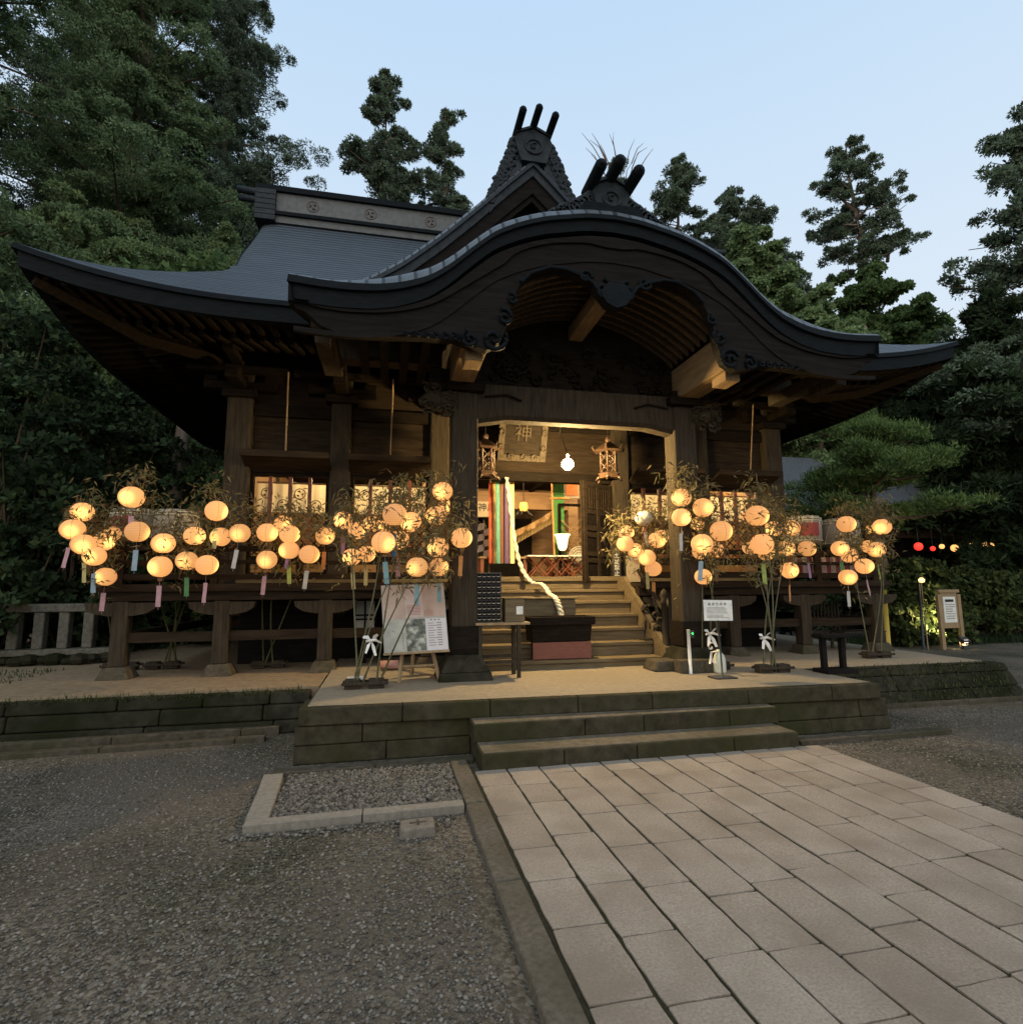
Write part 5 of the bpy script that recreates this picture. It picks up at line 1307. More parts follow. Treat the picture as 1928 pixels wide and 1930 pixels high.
for k in range(3): quad(b, fr, .74 + .06 * k, .775 + .06 * k, .445, .465, .0035, .001)
b.build('printed_rows', grey_ink, bd)
b = MB()
for k in range(7): v = .54 + .022 * k; quad(b, fr, .38 + rr.uniform(0, .03), .6, v, v + .006, .0035, .001)
for k in range(5):
    u = .67 + .028 * k; quad(b, fr, u, u + .008, .52, .62 + rr.uniform(-.03, .03), .0035, .001)
b.build('printed_rows', flat('red_ink', (.35, .12, .09)), bd)
b = MB()
for k in range(9): u, v = .05 + rr.uniform(0, .25), .06 + rr.uniform(0, .36); quad(b, fr, u, u + .02, v, v + .012, .0035, .001)
for k in range(9): v = .05 + .035 * k; quad(b, fr, .29, .305, v, v + .02, .0035, .001)
b.build('printed_rows', grey_ink, bd)
lz_ = .505
for (px, py, tx, ty, nm) in ((752, 1288, 760, 1215, 'leg'), (829, 1284, 812, 1214, 'leg')):
    a = at(px, py, Z=lz_); c = at(tx, ty, Y=6.97); b = MB(); b.tube([a, c], .024, 4, True, False); b.build(nm, wood_pale, ez)
a = at(790, 1262, Y=7.5); b = MB(); b.tube([(fr[0].x + .35, 7.55, lz_), (fr[0].x + .36, 7.02, 1.35)], .022, 4, True, False); b.build('leg', wood_pale, ez)
a, c = at(755, 1258, Y=7.0), at(824, 1254, Y=6.98); b = MB(); b.tube([a, c], .02, 4, True, False); b.build('crossbar', wood_pale, ez)
b = MB(); quad(b, fr, -.01, 1.01, -.03, 0, -.03, .06); b.build('ledge', wood_pale, ez)

# offertory box, box behind it, table with drawer cabinet
ox0, ox1 = at(1004, 1200, Y=7.66).x, at(1114, 1200, Y=7.66).x
t = thing('offertory_box', (-.25, 7.8, .62), 'long dark wooden offertory box with a pinkish front board before the stair', 'offertory box')
b = MB(); b.hexa([(ox0, 7.68, .86), (ox1, 7.68, .86), (ox1, 8.02, .86), (ox0, 8.02, .86), (ox0 - .02, 7.645, 1.13), (ox1 + .02, 7.645, 1.13), (ox1 + .02, 8.03, 1.13), (ox0 - .02, 8.03, 1.13)]); b.build('box', wood_dark, t, .01)
b = MB(); b.box(ox0 - .05, ox1 + .05, 7.60, 7.66, 1.09, 1.2); b.box(ox0 - .05, ox1 + .05, 8.02, 8.07, 1.09, 1.2); b.box(ox0 - .05, ox0, 7.66, 8.02, 1.09, 1.2); b.box(ox1, ox1 + .05, 7.66, 8.02, 1.09, 1.2); b.build('rim', wood_dark, t, .008)
b = MB()
for k in range(12): x = ox0 + .05 + .06 * k; b.tube([(x, 7.66, 1.135), (x, 8.02, 1.135)], .018, 5)
b.build('grating', wood_dark, t)
b = MB(); b.box(ox0, ox1, 7.655, 7.68, .63, .855); b.build('front_board', pink_board, t, .004)
b = MB(); b.box(ox0 + .03, ox1 - .03, 7.70, 7.86, .622, .855); b.build('stand', wood_dark, t)
dx0, dx1 = at(989, 1140, Y=8.17).x, at(1085, 1140, Y=8.17).x
t = thing('donation_chest', (-.4, 8.3, 1.0), 'plain brown wooden chest standing on the stair behind the offertory box', 'chest')
b = MB(); b.box(dx0, dx1, 8.17, 8.5, 1.005, 1.43); b.build('chest_body', wood_stair, t, .012)
b = MB(); b.box(dx0 - .03, dx1 + .03, 8.13, 8.53, 1.432, 1.46); b.box((dx0 + dx1) / 2 + .1, (dx0 + dx1) / 2 + .12, 8.155, 8.169, 1.01, 1.43); b.build('lid', wood_stair, t, .006)
tx0, tx1 = at(893, 1173, Y=7.15).x, at(993, 1173, Y=7.15).x
t = thing('table', (tx0 + .3, 7.2, .5), 'narrow wooden table holding the drawer cabinet beside the offertory box', 'table')
b = MB(); b.box(tx0, tx1, 6.98, 7.36, 1.145, 1.175); b.build('table_top', wood_pale, t, .004)
for x in (tx0 + .06, tx1 - .14):
    for y in (7.02, 7.32): b = MB(); b.box(x - .022, x + .022, y - .022, y + .022, .505, 1.144); b.build('leg', wood_post, t)
b = MB(); b.box(tx0 + .06, tx1 - .14, 7.30, 7.33, .72, .76); b.box(tx0 + .06, tx1 - .14, 7.01, 7.03, .68, .72); b.build('stretcher', wood_post, t)
cx0, cx1 = tx0 + .01, at(945, 1120, Y=7.05).x
t = thing('drawer_cabinet', ((cx0 + cx1) / 2, 7.15, 1.176), 'black cabinet of many small drawers with bright pulls standing on the narrow table', 'cabinet')
b = MB(); b.box(cx0, cx1, 7.05, 7.33, 1.177, 1.79); b.build('body', metal_dark, t, .006)
b = MB()
for r_ in range(9):
    for c_ in range(5): x = cx0 + .012 + (cx1 - cx0 - .024) * c_ / 5; z = 1.19 + .066 * r_; b.box(x + .003, x + (cx1 - cx0 - .024) / 5 - .003, 7.043, 7.0499, z, z + .058)
b.build('drawer_panel', wood_black, t)
pm_ = None; pull_m = flat('pull_metal', (.55, .5, .42), .4, .6)
for r_ in range(9):
    for c_ in range(5):
        x = cx0 + .012 + (cx1 - cx0 - .024) * (c_ + .5) / 5; z = 1.215 + .066 * r_
        if pm_ is None:
            b = MB(); b.tube([(x - .02, 7.035, z + .004), (x - .01, 7.032, z - .004), (x + .01, 7.032, z - .004), (x + .02, 7.035, z + .004)], .004, 5); pm_ = b.build('pull', pull_m, t); x_0, z_0 = x, z
        else: d_ = pm_.copy(); COL.objects.link(d_); d_.parent = t; d_.location = (x - x_0, 0, z - z_0)
t = thing('donation_box', (cx1 + .2, 7.15, 1.176), 'small brown wooden box with a white label standing beside the drawer cabinet', 'box')
b = MB(); b.box(cx1 + .05, cx1 + .30, 7.05, 7.28, 1.177, 1.46); b.build('box_body', wood_stair, t, .006)
b = MB(); b.box(cx1 + .19, cx1 + .275, 7.0465, 7.0495, 1.27, 1.37); b.build('paper_label', white_paper, t)
b = MB(); b.box(cx1 + .04, cx1 + .31, 7.04, 7.29, 1.462, 1.475); b.build('lid', wood_stair, t)

# white sanitiser post, stone blocks, jug
a = at(1302, 1270, Z=.505); c = at(1296, 1187, Y=a.y)
t = thing('white_post', a, 'thin white post with a green indicator light beside the porch post', 'post')
b = MB(); b.tube([a, (a.x - .01, a.y, c.z)], .021, 10); b.build('shaft', white_cloth, t)
b = MB(); b.cbox((a.x + .05, a.y + .03, c.z - .06), .07, .05, .09); b.build('dispenser', metal_dark, t, .01)
b = MB(); b.lathe((a.x + .05, a.y + .0, c.z - .05), [(0, -.012), (.012, 0), (0, .012)], 10); b.build('indicator', emit('green_led', (.02, 1, .12), 6), t)
a = at(1283, 1270, Z=.505)
for k, (x0, x1, lab) in enumerate(((0, .33, 'grey concrete block lying against the foot of the white post'), (.335, .52, 'grey concrete block lying between the white post and jug'))):
    b = MB(); b.box(a.x + x0, a.x + x1, a.y - .02, a.y + .17, .505, .665); o = b.build('concrete_block', stone_edge, bevel=.008); tag(o, lab, 'block', 'concrete blocks by the porch post')
b = MB(); b.hexa([(a.x - .25, a.y + .2, .505), (a.x + .45, a.y + .2, .505), (a.x + .45, a.y + .6, .505), (a.x - .25, a.y + .6, .505), (a.x - .2, a.y + .22, .64), (a.x + .38, a.y + .22, .64), (a.x + .4, a.y + .55, .64), (a.x - .2, a.y + .55, .64)])
o = b.build('stepping_stone', stone_edge, bevel=.02); tag(o, 'low flat stone lying behind the concrete blocks at the stair corner', 'stone')
a = at(1357, 1268, Z=.505); t = thing('plastic_jug', a, 'whitish plastic jug with its handle beside the concrete blocks', 'jug')
b = MB(); b.lathe(a, [(0, 0), (.075, .0), (.08, .02), (.078, .17), (.06, .22), (.028, .26), (.028, .29), (0, .29)], 14); b.build('jug_body', tex_mat('jug_plastic', (.5, .52, .42), (.6, .6, .5), 5, .4), t)
b = MB(); b.tube([a + Vector((-.03, -.01, .27)), a + Vector((-.11, -.01, .26)), a + Vector((-.12, -.01, .16)), a + Vector((-.075, -.01, .12))], .012, 7); b.build('handle', white_cloth, t)
b = MB(); b.tube(spiral(a + Vector((-.13, -.04, .33)), .07, 1.0, 0, 1, 12), .012, 6); b.tube([a + Vector((-.13, -.04, .27)), a + Vector((-.16, -.04, .12))], .014, 6); b.build('ribbon', white_cloth, t)

# small white sign on a stand
s_bl, s_br, s_tl = at(1327, 1170, Y=6.36), at(1381, 1170, Y=6.36), at(1325, 1131, Y=6.36)
bs_ = at(1362, 1278, Z=.505)
t = thing('sign_stand', bs_, 'small white printed sign on a thin black stand at the platform edge', 'sign')
fr = (s_bl, s_br - s_bl, s_tl - s_bl, Vector((0, -1, 0)))
b = MB(); quad(b, fr, -.02, 1.02, -.03, 1.03, -.012, .011); b.build('sign_frame', metal_dark, t)
b = MB(); quad(b, fr, 0, 1, 0, 1, .0, .004); sg_ = b.build('sign_sheet', white_paper, t)
cc = fr[0] + fr[1] * .47 + fr[2] * .80
text_mesh('sign_title', 'あ か り の 木', .042, black_ink, sg_, cc + Vector((0, -.005, 0)), (R(90), 0, 0))
b = MB(); rr = random.Random(3)
for k, v in enumerate((.62, .56, .50, .42, .36, .26, .20, .14)): quad(b, fr, .1, .1 + rr.uniform(.55, .82), v, v + .022, .0045, .001)
b.build('sign_lines', grey_ink, sg_)
b = MB(); b.tube([bs_ + Vector((0, 0, .01)), (bs_.x - .02, bs_.y, s_bl.z)], .012, 8); b.build('pole', metal_dark, t)
b = MB(); b.cbox(bs_ + Vector((0, 0, .008)), .28, .2, .014); b.build('base_plate', metal_dark, t)

# dark low stand at the platform corner
a, c = at(1552, 1268, Z=.505), at(1600, 1265, Z=.505)
t = thing('incense_stand', (a.x + .15, a.y, .5), 'dark low two legged stand on a flat foot at the platform corner', 'stand')
b = MB(); b.cbox((a.x + .16, a.y - .02, .53), .44, .28, .05); b.build('foot_plate', wood_black, t, .006)
for dx in (.02, .30): b = MB(); b.box(a.x + dx - .03, a.x + dx + .03, a.y - .03, a.y + .03, .555, .94); b.build('leg', wood_black, t)
b = MB(); b.box(a.x - .06, a.x + .38, a.y - .1, a.y + .1, .942, .985); b.build('top_board', wood_black, t, .005)

# things lying by the first bamboo on the platform
a = at(648, 1296, Z=.505)
b = MB(); b.box(a.x, a.x + .2, a.y, a.y + .25, .505, .535); o = b.build('paper_pad', white_paper); tag(o, 'flat white pad lying lowest beside the leaning bamboo', 'paper')
b = MB(); b.box(a.x + .02, a.x + .21, a.y + .01, a.y + .26, .54, .585); o = b.build('paper_pad', flat('pad_grey', (.5, .49, .5))); tag(o, 'greyish pad on top of the white pad beside the leaning bamboo', 'paper')
a = at(716, 1268, Z=.505); b = MB(); b.tube([a + Vector((0, .2, .07)), a + Vector((.24, .2, .07))], .06, 12); o = b.build('rolled_mat', flat('mat_rose', (.36, .2, .18))); tag(o, 'dull pink rolled mat lying behind the easel legs', 'mat')
# paper lantern box under the veranda
a = at(688, 1180, Y=9.0); t = thing('shrine_lantern', (a.x, 9.0, .9), 'whitish paned box lantern standing unlit in the dark under the veranda', 'box lantern')
b = MB(); b.box(a.x - .15, a.x + .15, 8.88, 9.12, .94, 1.42); b.build('paper_box', flat('dim_paper', (.3, .31, .3)), t)
b = MB()
for x in (-.15, 0, .15): b.box(a.x + x - .014, a.x + x + .014, 8.86, 8.879, .92, 1.44)
for z in (.92, 1.14, 1.20, 1.42): b.box(a.x - .16, a.x + .16, 8.855, 8.8595, z, z + .025)
b.prism([(a.x - .26, 1.445), (a.x, 1.56), (a.x + .26, 1.445)], 8.8, 9.2); b.box(a.x - .03, a.x + .03, 8.97, 9.03, .5, .93); b.build('lantern_frame', wood_black, t)
# rack under the far veranda and bits beside it
a = at(1600, 1226, Z=.5); t = thing('shelf_rack', (a.x + .4, a.y, .5), 'low grey slatted rack standing under the far end of the veranda', 'rack')
b = MB()
for k in range(5): b.box(a.x + .02, a.x + .9, a.y + .1 + .07 * k, a.y + .15 + .07 * k, .78, .8)
b.build('shelf_slats', wood_post, t)
for dx in (.03, .86):
    for dy in (.12, .40): b = MB(); b.box(a.x + dx - .02, a.x + dx + .02, a.y + dy - .02, a.y + dy + .02, .5, .779); b.build('leg', wood_post, t)
# leaning votive slats under the veranda
a = at(1555, 1180, Y=9.0); t = thing('slat_screen', (a.x, 9.2, .5), 'screen of thin upright grey slats standing under the far veranda', 'screen')
b = MB()
for k in range(11): b.box(a.x - .35 + .075 * k, a.x - .32 + .075 * k, 9.2, 9.22, .95, 1.28 + .03 * math.sin(k * 2.1))
for k in range(2): b.box(a.x - .4, a.x + .5, 9.222, 9.24, 1.0 + .2 * k, 1.04 + .2 * k)
b.box(a.x - .4, a.x - .36, 9.2, 9.24, .5, 1.3); b.box(a.x + .46, a.x + .5, 9.2, 9.24, .5, 1.3); b.build('slats', wood_post, t)

# straw barrels on the veranda
def barrel(px, py, Y, w, label, deco):
    c = at(px, py, Y=Y); r = w * zc(c) / F / 2; hgt = r * 1.65; base = Vector((c.x, c.y, max(1.672, c.z - hgt / 2)))
    t = thing('straw_barrel', base, label, 'sake barrel', 'straw wrapped barrels on the veranda')
    b = MB(); b.lathe(base, [(0, 0), (r * .85, 0), (r * .97, hgt * .15), (r, hgt * .5), (r * .97, hgt * .82), (r * .82, hgt * .97), (r * .3, hgt), (0, hgt)], 26); bo = b.build('straw_wrap', straw, t)
    b = MB()
    for z in (.12, .80, .88): b.tube([(base.x + r * 1.0 * math.cos(q), base.y + r * 1.0 * math.sin(q), base.z + hgt * z) for q in np.linspace(0, 6.283, 30)], r * .03, 6, False)
    for k in range(12):
        q0 = k * .5236; pts = [(base.x + r * (1.015 - .15 * (s > .9)) * math.cos(q0 + s * .5), base.y + r * (1.015 - .15 * (s > .9)) * math.sin(q0 + s * .5), base.z + hgt * (.12 + .85 * s)) for s in np.linspace(0, 1, 7)]
        if deco == 0: b.tube(pts, r * .018, 5)
        else: b.tube(pts[4:], r * .02, 5)
    b.build('rope', rope_mat, t)
    if deco == 1:
        b = MB()
        pts = [[(base.x + r * 1.012 * math.cos(q), base.y + r * 1.012 * math.sin(q), base.z + hgt * z) for q in np.linspace(-2.4, -1.3, 12)] for z in (.28, .72)]
        b.grid(pts, None, True); b.build('label_panel', flat('barrel_red', (.3, .06, .05)), t)
barrel(253, 990, 9.05, 76, 'straw wrapped barrel with a red mark, at the veranda corner', 1)
barrel(332, 992, 9.05, 76, 'straw wrapped barrel netted with rope beside the red marked one', 0)
barrel(1512, 1000, 9.05, 66, 'pale straw wrapped barrel on the veranda beyond the bright window', 1)
barrel(1582, 1005, 9.05, 66, 'straw wrapped barrel furthest along the veranda', 0)
a = at(1512, 1062, Y=8.75); t = thing('red_hanging', (a.x + .3, 8.72, 1.7), 'red and white striped cloth hanging along the far veranda railing', 'cloth')
b = MB(); rows = []
for z in (2.1, 1.9, 1.74): rows.append([(a.x - .35 + 1.5 * i / 40, 8.7 + .02 * math.sin(i * 1.1), z) for i in range(41)])
b.grid(rows, None, True); m_, n_, bb_, o_ = new_mat('red_stripes')
t_ = n_.nodes.new('ShaderNodeTexCoord'); wv = n_.nodes.new('ShaderNodeTexWave'); wv.inputs['Scale'].default_value = 1.6; wv.inputs['Distortion'].default_value = .3
n_.links.new(t_.outputs['Object'], wv.inputs['Vector']); r_ = n_.nodes.new('ShaderNodeValToRGB'); r_.color_ramp.elements[0].position = .62; r_.color_ramp.elements[0].color = (.22, .02, .015, 1); r_.color_ramp.elements[1].position = .7; r_.color_ramp.elements[1].color = (.45, .36, .3, 1)
n_.links.new(wv.outputs[0], r_.inputs[0]); n_.links.new(r_.outputs[0], bb_.inputs['Base Color']); b.build('cloth_sheet', m_, t)

# ================================================================== INSIDE THE HALL
def band(name, px, top, bot, w, col, Y, par):
    a, c = at(px, top, Y=Y), at(px + (bot - top) * .004, bot, Y=Y); ww = w * zc(a) / F / 2
    b = MB(); rows = [[(p_.x - ww, Y + .01 * math.sin(i), p_.z), (p_.x - ww * .3, Y - .02, p_.z), (p_.x + ww * .4, Y + .02, p_.z), (p_.x + ww, Y - .005, p_.z)] for i, p_ in enumerate((a, a.lerp(c, .5), c))]
    b.grid(rows, None, True); return b.build('streamer', col, par)
a = at(945, 905, Y=9.95); t = thing('coloured_streamers', (a.x, 9.95, 2.0), 'set of tall coloured silk streamers hanging inside the entrance beside the white rope', 'streamers')
for px, w, c in ((926, 9, (.50, .10, .04)), (932, 6, (.75, .38, .10)), (938, 8, (.13, .32, .24)), (947, 10, (.16, .06, .03)), (955, 8, (.12, .07, .16)), (965, 7, (.85, .72, .32))):
    band('s', px, 898, 1062, w + 1, flat('silk_%d' % px, c, .6), 9.95 + (px % 3) * .03, t)
pts = [at(955, 900, Y=9.5), at(962, 960, Y=9.45), at(972, 1030, Y=9.3), at(985, 1075, Y=9.15), at(1003, 1098, Y=9.0), at(1022, 1102, Y=8.75), at(1036, 1120, Y=8.45), at(1046, 1127, Y=8.16), at(1053, 1142, Y=8.10), at(1060, 1167, Y=8.08)]
def smooth_path(p, n_=6):
    out = []
    for i in range(len(p) - 1):
        p0, p1, p2, p3 = p[max(i - 1, 0)], p[i], p[i + 1], p[min(i + 2, len(p) - 1)]
        for k in range(n_):
            t = k / n_; out.append(.5 * ((2 * p1) + (p2 - p0) * t + (2 * p0 - 5 * p1 + 4 * p2 - p3) * t * t + (3 * p1 - p0 - 3 * p2 + p3) * t ** 3))
    return out + [p[-1]]
t = thing('bell_rope', pts[-1], 'long white twisted bell rope falling from the entrance lintel onto the chest', 'rope')
b = MB(); sp_ = smooth_path(pts, 22); hx_ = [Vector((.019 * math.cos(i * .42), .012 * math.sin(i * .42), .004 * math.sin(i * .42))) for i in range(len(sp_))]; b.tube([p_ + h_ for p_, h_ in zip(sp_, hx_)], [.02 + .012 * i / len(sp_) for i in range(len(sp_))], 9); b.build('rope_strand', rope_mat, t)
b = MB(); b.tube([p_ - h_ for p_, h_ in zip(sp_[:-9], hx_)], [.018 + .012 * i / len(sp_) for i in range(len(sp_) - 9)], 9); b.build('rope_strand', rope_mat, t)
# standing lamp with a tulip shade
a = at(1060, 1022, Y=10.6); t = thing('floor_lamp', (a.x, a.y, 1.78), 'lit floor lamp with a white tulip glass shade inside the hall', 'lamp')
b = MB(); b.lathe(a, [(.0, -.17), (.05, -.16), (.08, -.12), (.098, -.05), (.108, .03), (.13, .11), (.165, .155)], 18); b.build('glass_shade', emit('lamp_shade', (1, .80, .46), 1.9), t)
b = MB(); b.tube([(a.x, a.y, 1.79), (a.x, a.y, a.z - .15)], .014, 8); b.lathe((a.x, a.y, 1.78), [(.13, 0), (.12, .03), (.02, .05)], 14); b.build('stem', metal_dark, t)
# green banner, name board, zigzag paper, lattice, fan, stools, tables
a = at(1053, 905, Y=11.2); c = at(1055, 1062, Y=11.2)
t = thing('green_banner', (a.x, 11.2, c.z), 'green silk banner with orange edge hanging inside the hall behind the floor lamp', 'banner')
b = MB(); b.add([(a.x - .12, 11.2, a.z), (a.x + .10, 11.2, a.z), (a.x + .12, 11.22, c.z), (a.x - .1, 11.22, c.z)], [(0, 1, 2, 3)]); b.build('banner_cloth', flat('silk_green', (.10, .36, .10), .6), t)
b = MB(); b.tube([(a.x - .15, 11.19, a.z), (a.x - .12, 11.2, c.z)], .018, 6); b.tube([(a.x - .2, 11.15, a.z - .4), (a.x + .2, 11.15, a.z - .38)], .02, 6); b.build('orange_cord', flat('silk_orange', (.8, .34, .12)), t)
a = at(905, 957, Y=12.2); t = thing('name_board', (a.x, 12.2, a.z - .12), 'pale board with black brushed characters on the wall inside the entrance', 'name board')
b = MB(); b.box(a.x - .25, a.x + .36, 12.2, 12.24, a.z - .2, a.z + .14); b.build('board', plaster, t)
text_mesh('characters', '社神尾', .2, black_ink, t, (a.x + .05, 12.195, a.z), (R(90), 0, 0))
a = at(912, 998, Y=10.4); t = thing('zigzag_streamer', (a.x, 10.4, 1.78), 'white zigzag folded paper streamer on a pale staff inside the entrance', 'paper streamer')
b = MB(); z = a.z + .1
for k in range(6):
    dx = .05 * (1 if k % 2 else -1); b.hexa([(a.x + dx - .07, 10.4, z - .13), (a.x + dx + .05, 10.4, z - .10), (a.x + dx + .05, 10.404, z - .10), (a.x + dx - .07, 10.404, z - .13), (a.x + dx - .05, 10.4, z), (a.x + dx + .07, 10.4, z + .03), (a.x + dx + .07, 10.404, z + .03), (a.x + dx - .05, 10.404, z)]); z -= .1
b.build('folded_paper', white_paper, t)
b = MB(); b.tube([(a.x + .1, 10.42, 1.78), (a.x + .1, 10.42, a.z + .2)], .014, 6); b.build('staff', wood_pale, t)
a = at(1088, 1000, Y=11.0); t = thing('lattice_screen', (a.x, 11, 1.78), 'diagonal wooden lattice screen standing inside the hall behind the fan', 'screen')
b = MB()
for i in range(-5, 9):
    for sg in (1, -1):
        x0 = a.x - .35 + .14 * i
        q0, q1 = (x0, 1.85), (x0 + sg * 1.4, 3.25)
        def cl(p_, q_):
            (xa, za), (xb, zb) = p_, q_; lo, hi = a.x - .35, a.x + .45
            if max(xa, xb) < lo or min(xa, xb) > hi: return None
            f = lambda x: za + (zb - za) * (x - xa) / (xb - xa)
            m0, m1 = min(max(xa, lo), hi), min(max(xb, lo), hi)
            return ((m0, f(m0)), (m1, f(m1))) if abs(m0 - m1) > .02 else None
        c = cl(q0, q1)
        if c: b.tube([(c[0][0], 11 + .01 * sg, c[0][1]), (c[1][0], 11 + .01 * sg, c[1][1])], .012, 4, True, False)
b.build('lattice', wood_pale, t)
b = MB(); b.box(a.x - .4, a.x - .35, 10.97, 11.03, 1.78, 3.3); b.box(a.x + .45, a.x + .5, 10.97, 11.03, 1.78, 3.3); b.box(a.x - .35, a.x + .45, 10.97, 11.03, 3.25, 3.3); b.build('frame', wood_dark, t)
a = at(1090, 1050, Y=10.4); t = thing('electric_fan', (a.x, 10.4, 1.78), 'round pale electric fan standing inside the hall by the open door', 'fan')
b = MB()
for r_ in (.06, .11, .16, .2): b.tube([(a.x + r_ * math.cos(q), 10.34, a.z + r_ * math.sin(q)) for q in np.linspace(0, 6.283, 25)], .006, 5, False)
for k in range(16): q = k * .3927; b.tube([(a.x, 10.33, a.z), (a.x + .2 * math.cos(q), 10.34, a.z + .2 * math.sin(q))], .003, 4)
b.build('guard', white_cloth, t)
b = MB(); b.disc((a.x, 10.4, a.z), .19, 'y', 24, .02); b.disc((a.x, 10.36, a.z), .045, 'y', 12, .05); b.build('blade', plaster, t)
b = MB(); b.tube([(a.x, 10.43, 1.8), (a.x, 10.43, a.z)], .02, 8); b.lathe((a.x, 10.42, 1.78), [(.15, 0), (.14, .03), (.03, .04)], 16); b.build('stand', plaster, t)
def stool(px, Y, label, first=[None]):
    a = at(px, 1075, Y=Y)
    if first[0] is None:
        t = thing('folding_stool', (a.x, Y, 1.78), label, 'stool', 'red folding stools in the hall')
        b = MB(); b.box(a.x - .2, a.x + .2, Y - .15, Y + .15, 2.16, 2.185); b.build('seat', white_paper, t)
        for sg in (1, -1): b = MB(); b.tube([(a.x - sg * .18, Y - .14, 1.785), (a.x + sg * .18, Y - .14, 2.16)], .014, 5); b.tube([(a.x - sg * .18, Y + .14, 1.785), (a.x + sg * .18, Y + .14, 2.16)], .014, 5); b.tube([(a.x - sg * .18, Y - .14, 1.79), (a.x - sg * .18, Y + .14, 1.79)], .012, 5); b.build('leg', wood_red, t)
        first[0] = t
    else: dup(first[0], (a.x, Y, 1.78), label)
stool(1012, 10.1, 'red folding stool nearest the white rope inside the hall')
stool(1040, 10.15, 'second red folding stool from the rope inside the hall')
stool(1066, 10.1, 'red folding stool below the floor lamp inside the hall')
stool(1090, 10.0, 'red folding stool in front of the electric fan')
def ltable(x0, x1, Y, z, label):
    t = thing('low_table', ((x0 + x1) / 2, Y, 1.78), label, 'table', 'low tables inside the hall')
    b = MB(); b.box(x0, x1, Y - .2, Y + .2, z, z + .035); b.build('table_top', wood_room, t)
    for x in (x0 + .06, x1 - .06): b = MB(); b.box(x - .03, x + .03, Y - .17, Y + .17, 1.782, z - .001); b.build('leg', wood_red, t)
    return t
a, c = at(905, 1060, Y=9.98), at(1000, 1060, Y=9.98); ltable(a.x, c.x, 10.3, 2.13, 'long low brown table standing under the coloured streamers')
a, c = at(1040, 1060, Y=10.6), at(1082, 1060, Y=10.6); ltable(a.x, c.x, 10.9, 2.14, 'short low table standing under the floor lamp')
# hanging gilt lantern and altar drapery far inside
a = at(987, 955, Y=12.0); t = thing('gilt_lantern', a, 'small gilt lantern with curled feet hanging in the dark of the hall', 'hanging lantern')
b = MB(); b.lathe(a, [(.08, -.09), (.1, 0), (.08, .09)], 6, False); b.build('lantern_body', emit('gilt_glow', (.9, .6, .1), .8), t)
b = MB()
for k in range(6): q = k * 1.047; b.tube([(a.x + .1 * math.cos(q), a.y + .1 * math.sin(q), a.z - .1), (a.x + .2 * math.cos(q), a.y + .2 * math.sin(q), a.z - .2)], [.02, .01], 5)
b.tube([(a.x, a.y, a.z + .09), (a.x, a.y, 4.1)], .006, 5); b.build('lantern_frame', metal_dark, t)
t = thing('altar_drape', (.2, 11.9, 2.5), 'brown and gold drape with fringe gathered diagonally before the altar', 'drape')
b = MB(); p1, p2 = at(970, 1000, Y=11.9), at(1050, 955, Y=11.9); rows = []
for k in range(5):
    q = k / 4; rows.append([(p1.lerp(p2, s).x, 11.9 + .03 * math.sin(s * 20 + k), p1.lerp(p2, s).z - .05 * math.sin(s * 3.14) - .28 * q) for s in np.linspace(0, 1, 22)])
b.grid(rows[:3], None, True); b.build('drape_cloth', sheet_mat('brocade', ((.16, .09, .03), (.34, .2, .07)), 14), t)
b = MB()
for s in np.linspace(.02, .98, 30): p_ = p1.lerp(p2, s); b.tube([(p_.x, 11.89, p_.z - .15), (p_.x + .01, 11.89, p_.z - .30)], .01, 4)
b.build('fringe', flat('fringe', (.3, .22, .1)), t)
t = thing('framed_panel', at(1078, 922, Y=11.6), 'orange framed panel hanging on the wall above the lattice screen', 'picture'); a = at(1078, 922, Y=11.6)
b = MB(); b.box(a.x - .13, a.x + .13, 11.58, 11.6, a.z - .14, a.z + .2); b.build('picture', flat('orange_panel', (.6, .2, .07)), t)
b = MB(); b.box(a.x - .17, a.x + .17, 11.601, 11.63, a.z - .2, a.z + .24); b.build('frame', plaster, t)
# black lettered board and poster right of the door
a = at(1163, 1085, Y=9.4); t = thing('lettered_board', (a.x, 9.4, 1.78), 'black standing board with white vertical characters beside the open door', 'sign')
b = MB(); b.box(a.x - .075, a.x + .075, 9.4, 9.42, 1.72, 2.35); b.build('board', metal_dark, t)
text_mesh('characters', '土\n足\n禁\n止', .105, white_paper, t, (a.x, 9.396, 1.99), (R(90), 0, 0), spacing=1.0)
a = at(1196, 1075, Y=9.3); t = thing('poster', (a.x, 9.3, 1.7), 'pale poster with a red sketch standing behind the stair lanterns', 'poster')
b = MB(); b.box(a.x - .15, a.x + .15, 9.3, 9.315, 1.69, 2.15); b.build('poster_sheet', plaster, t)
b = MB(); rr = random.Random(5)
for k in range(7): x, z = a.x + rr.uniform(-.1, .1), 1.75 + rr.uniform(0, .34); b.tube([(x, 9.298, z), (x + rr.uniform(-.05, .05), 9.298, z + rr.uniform(-.08, .08))], .006, 4)
b.build('red_sketch', flat('sketch_red', (.4, .08, .06)), t)

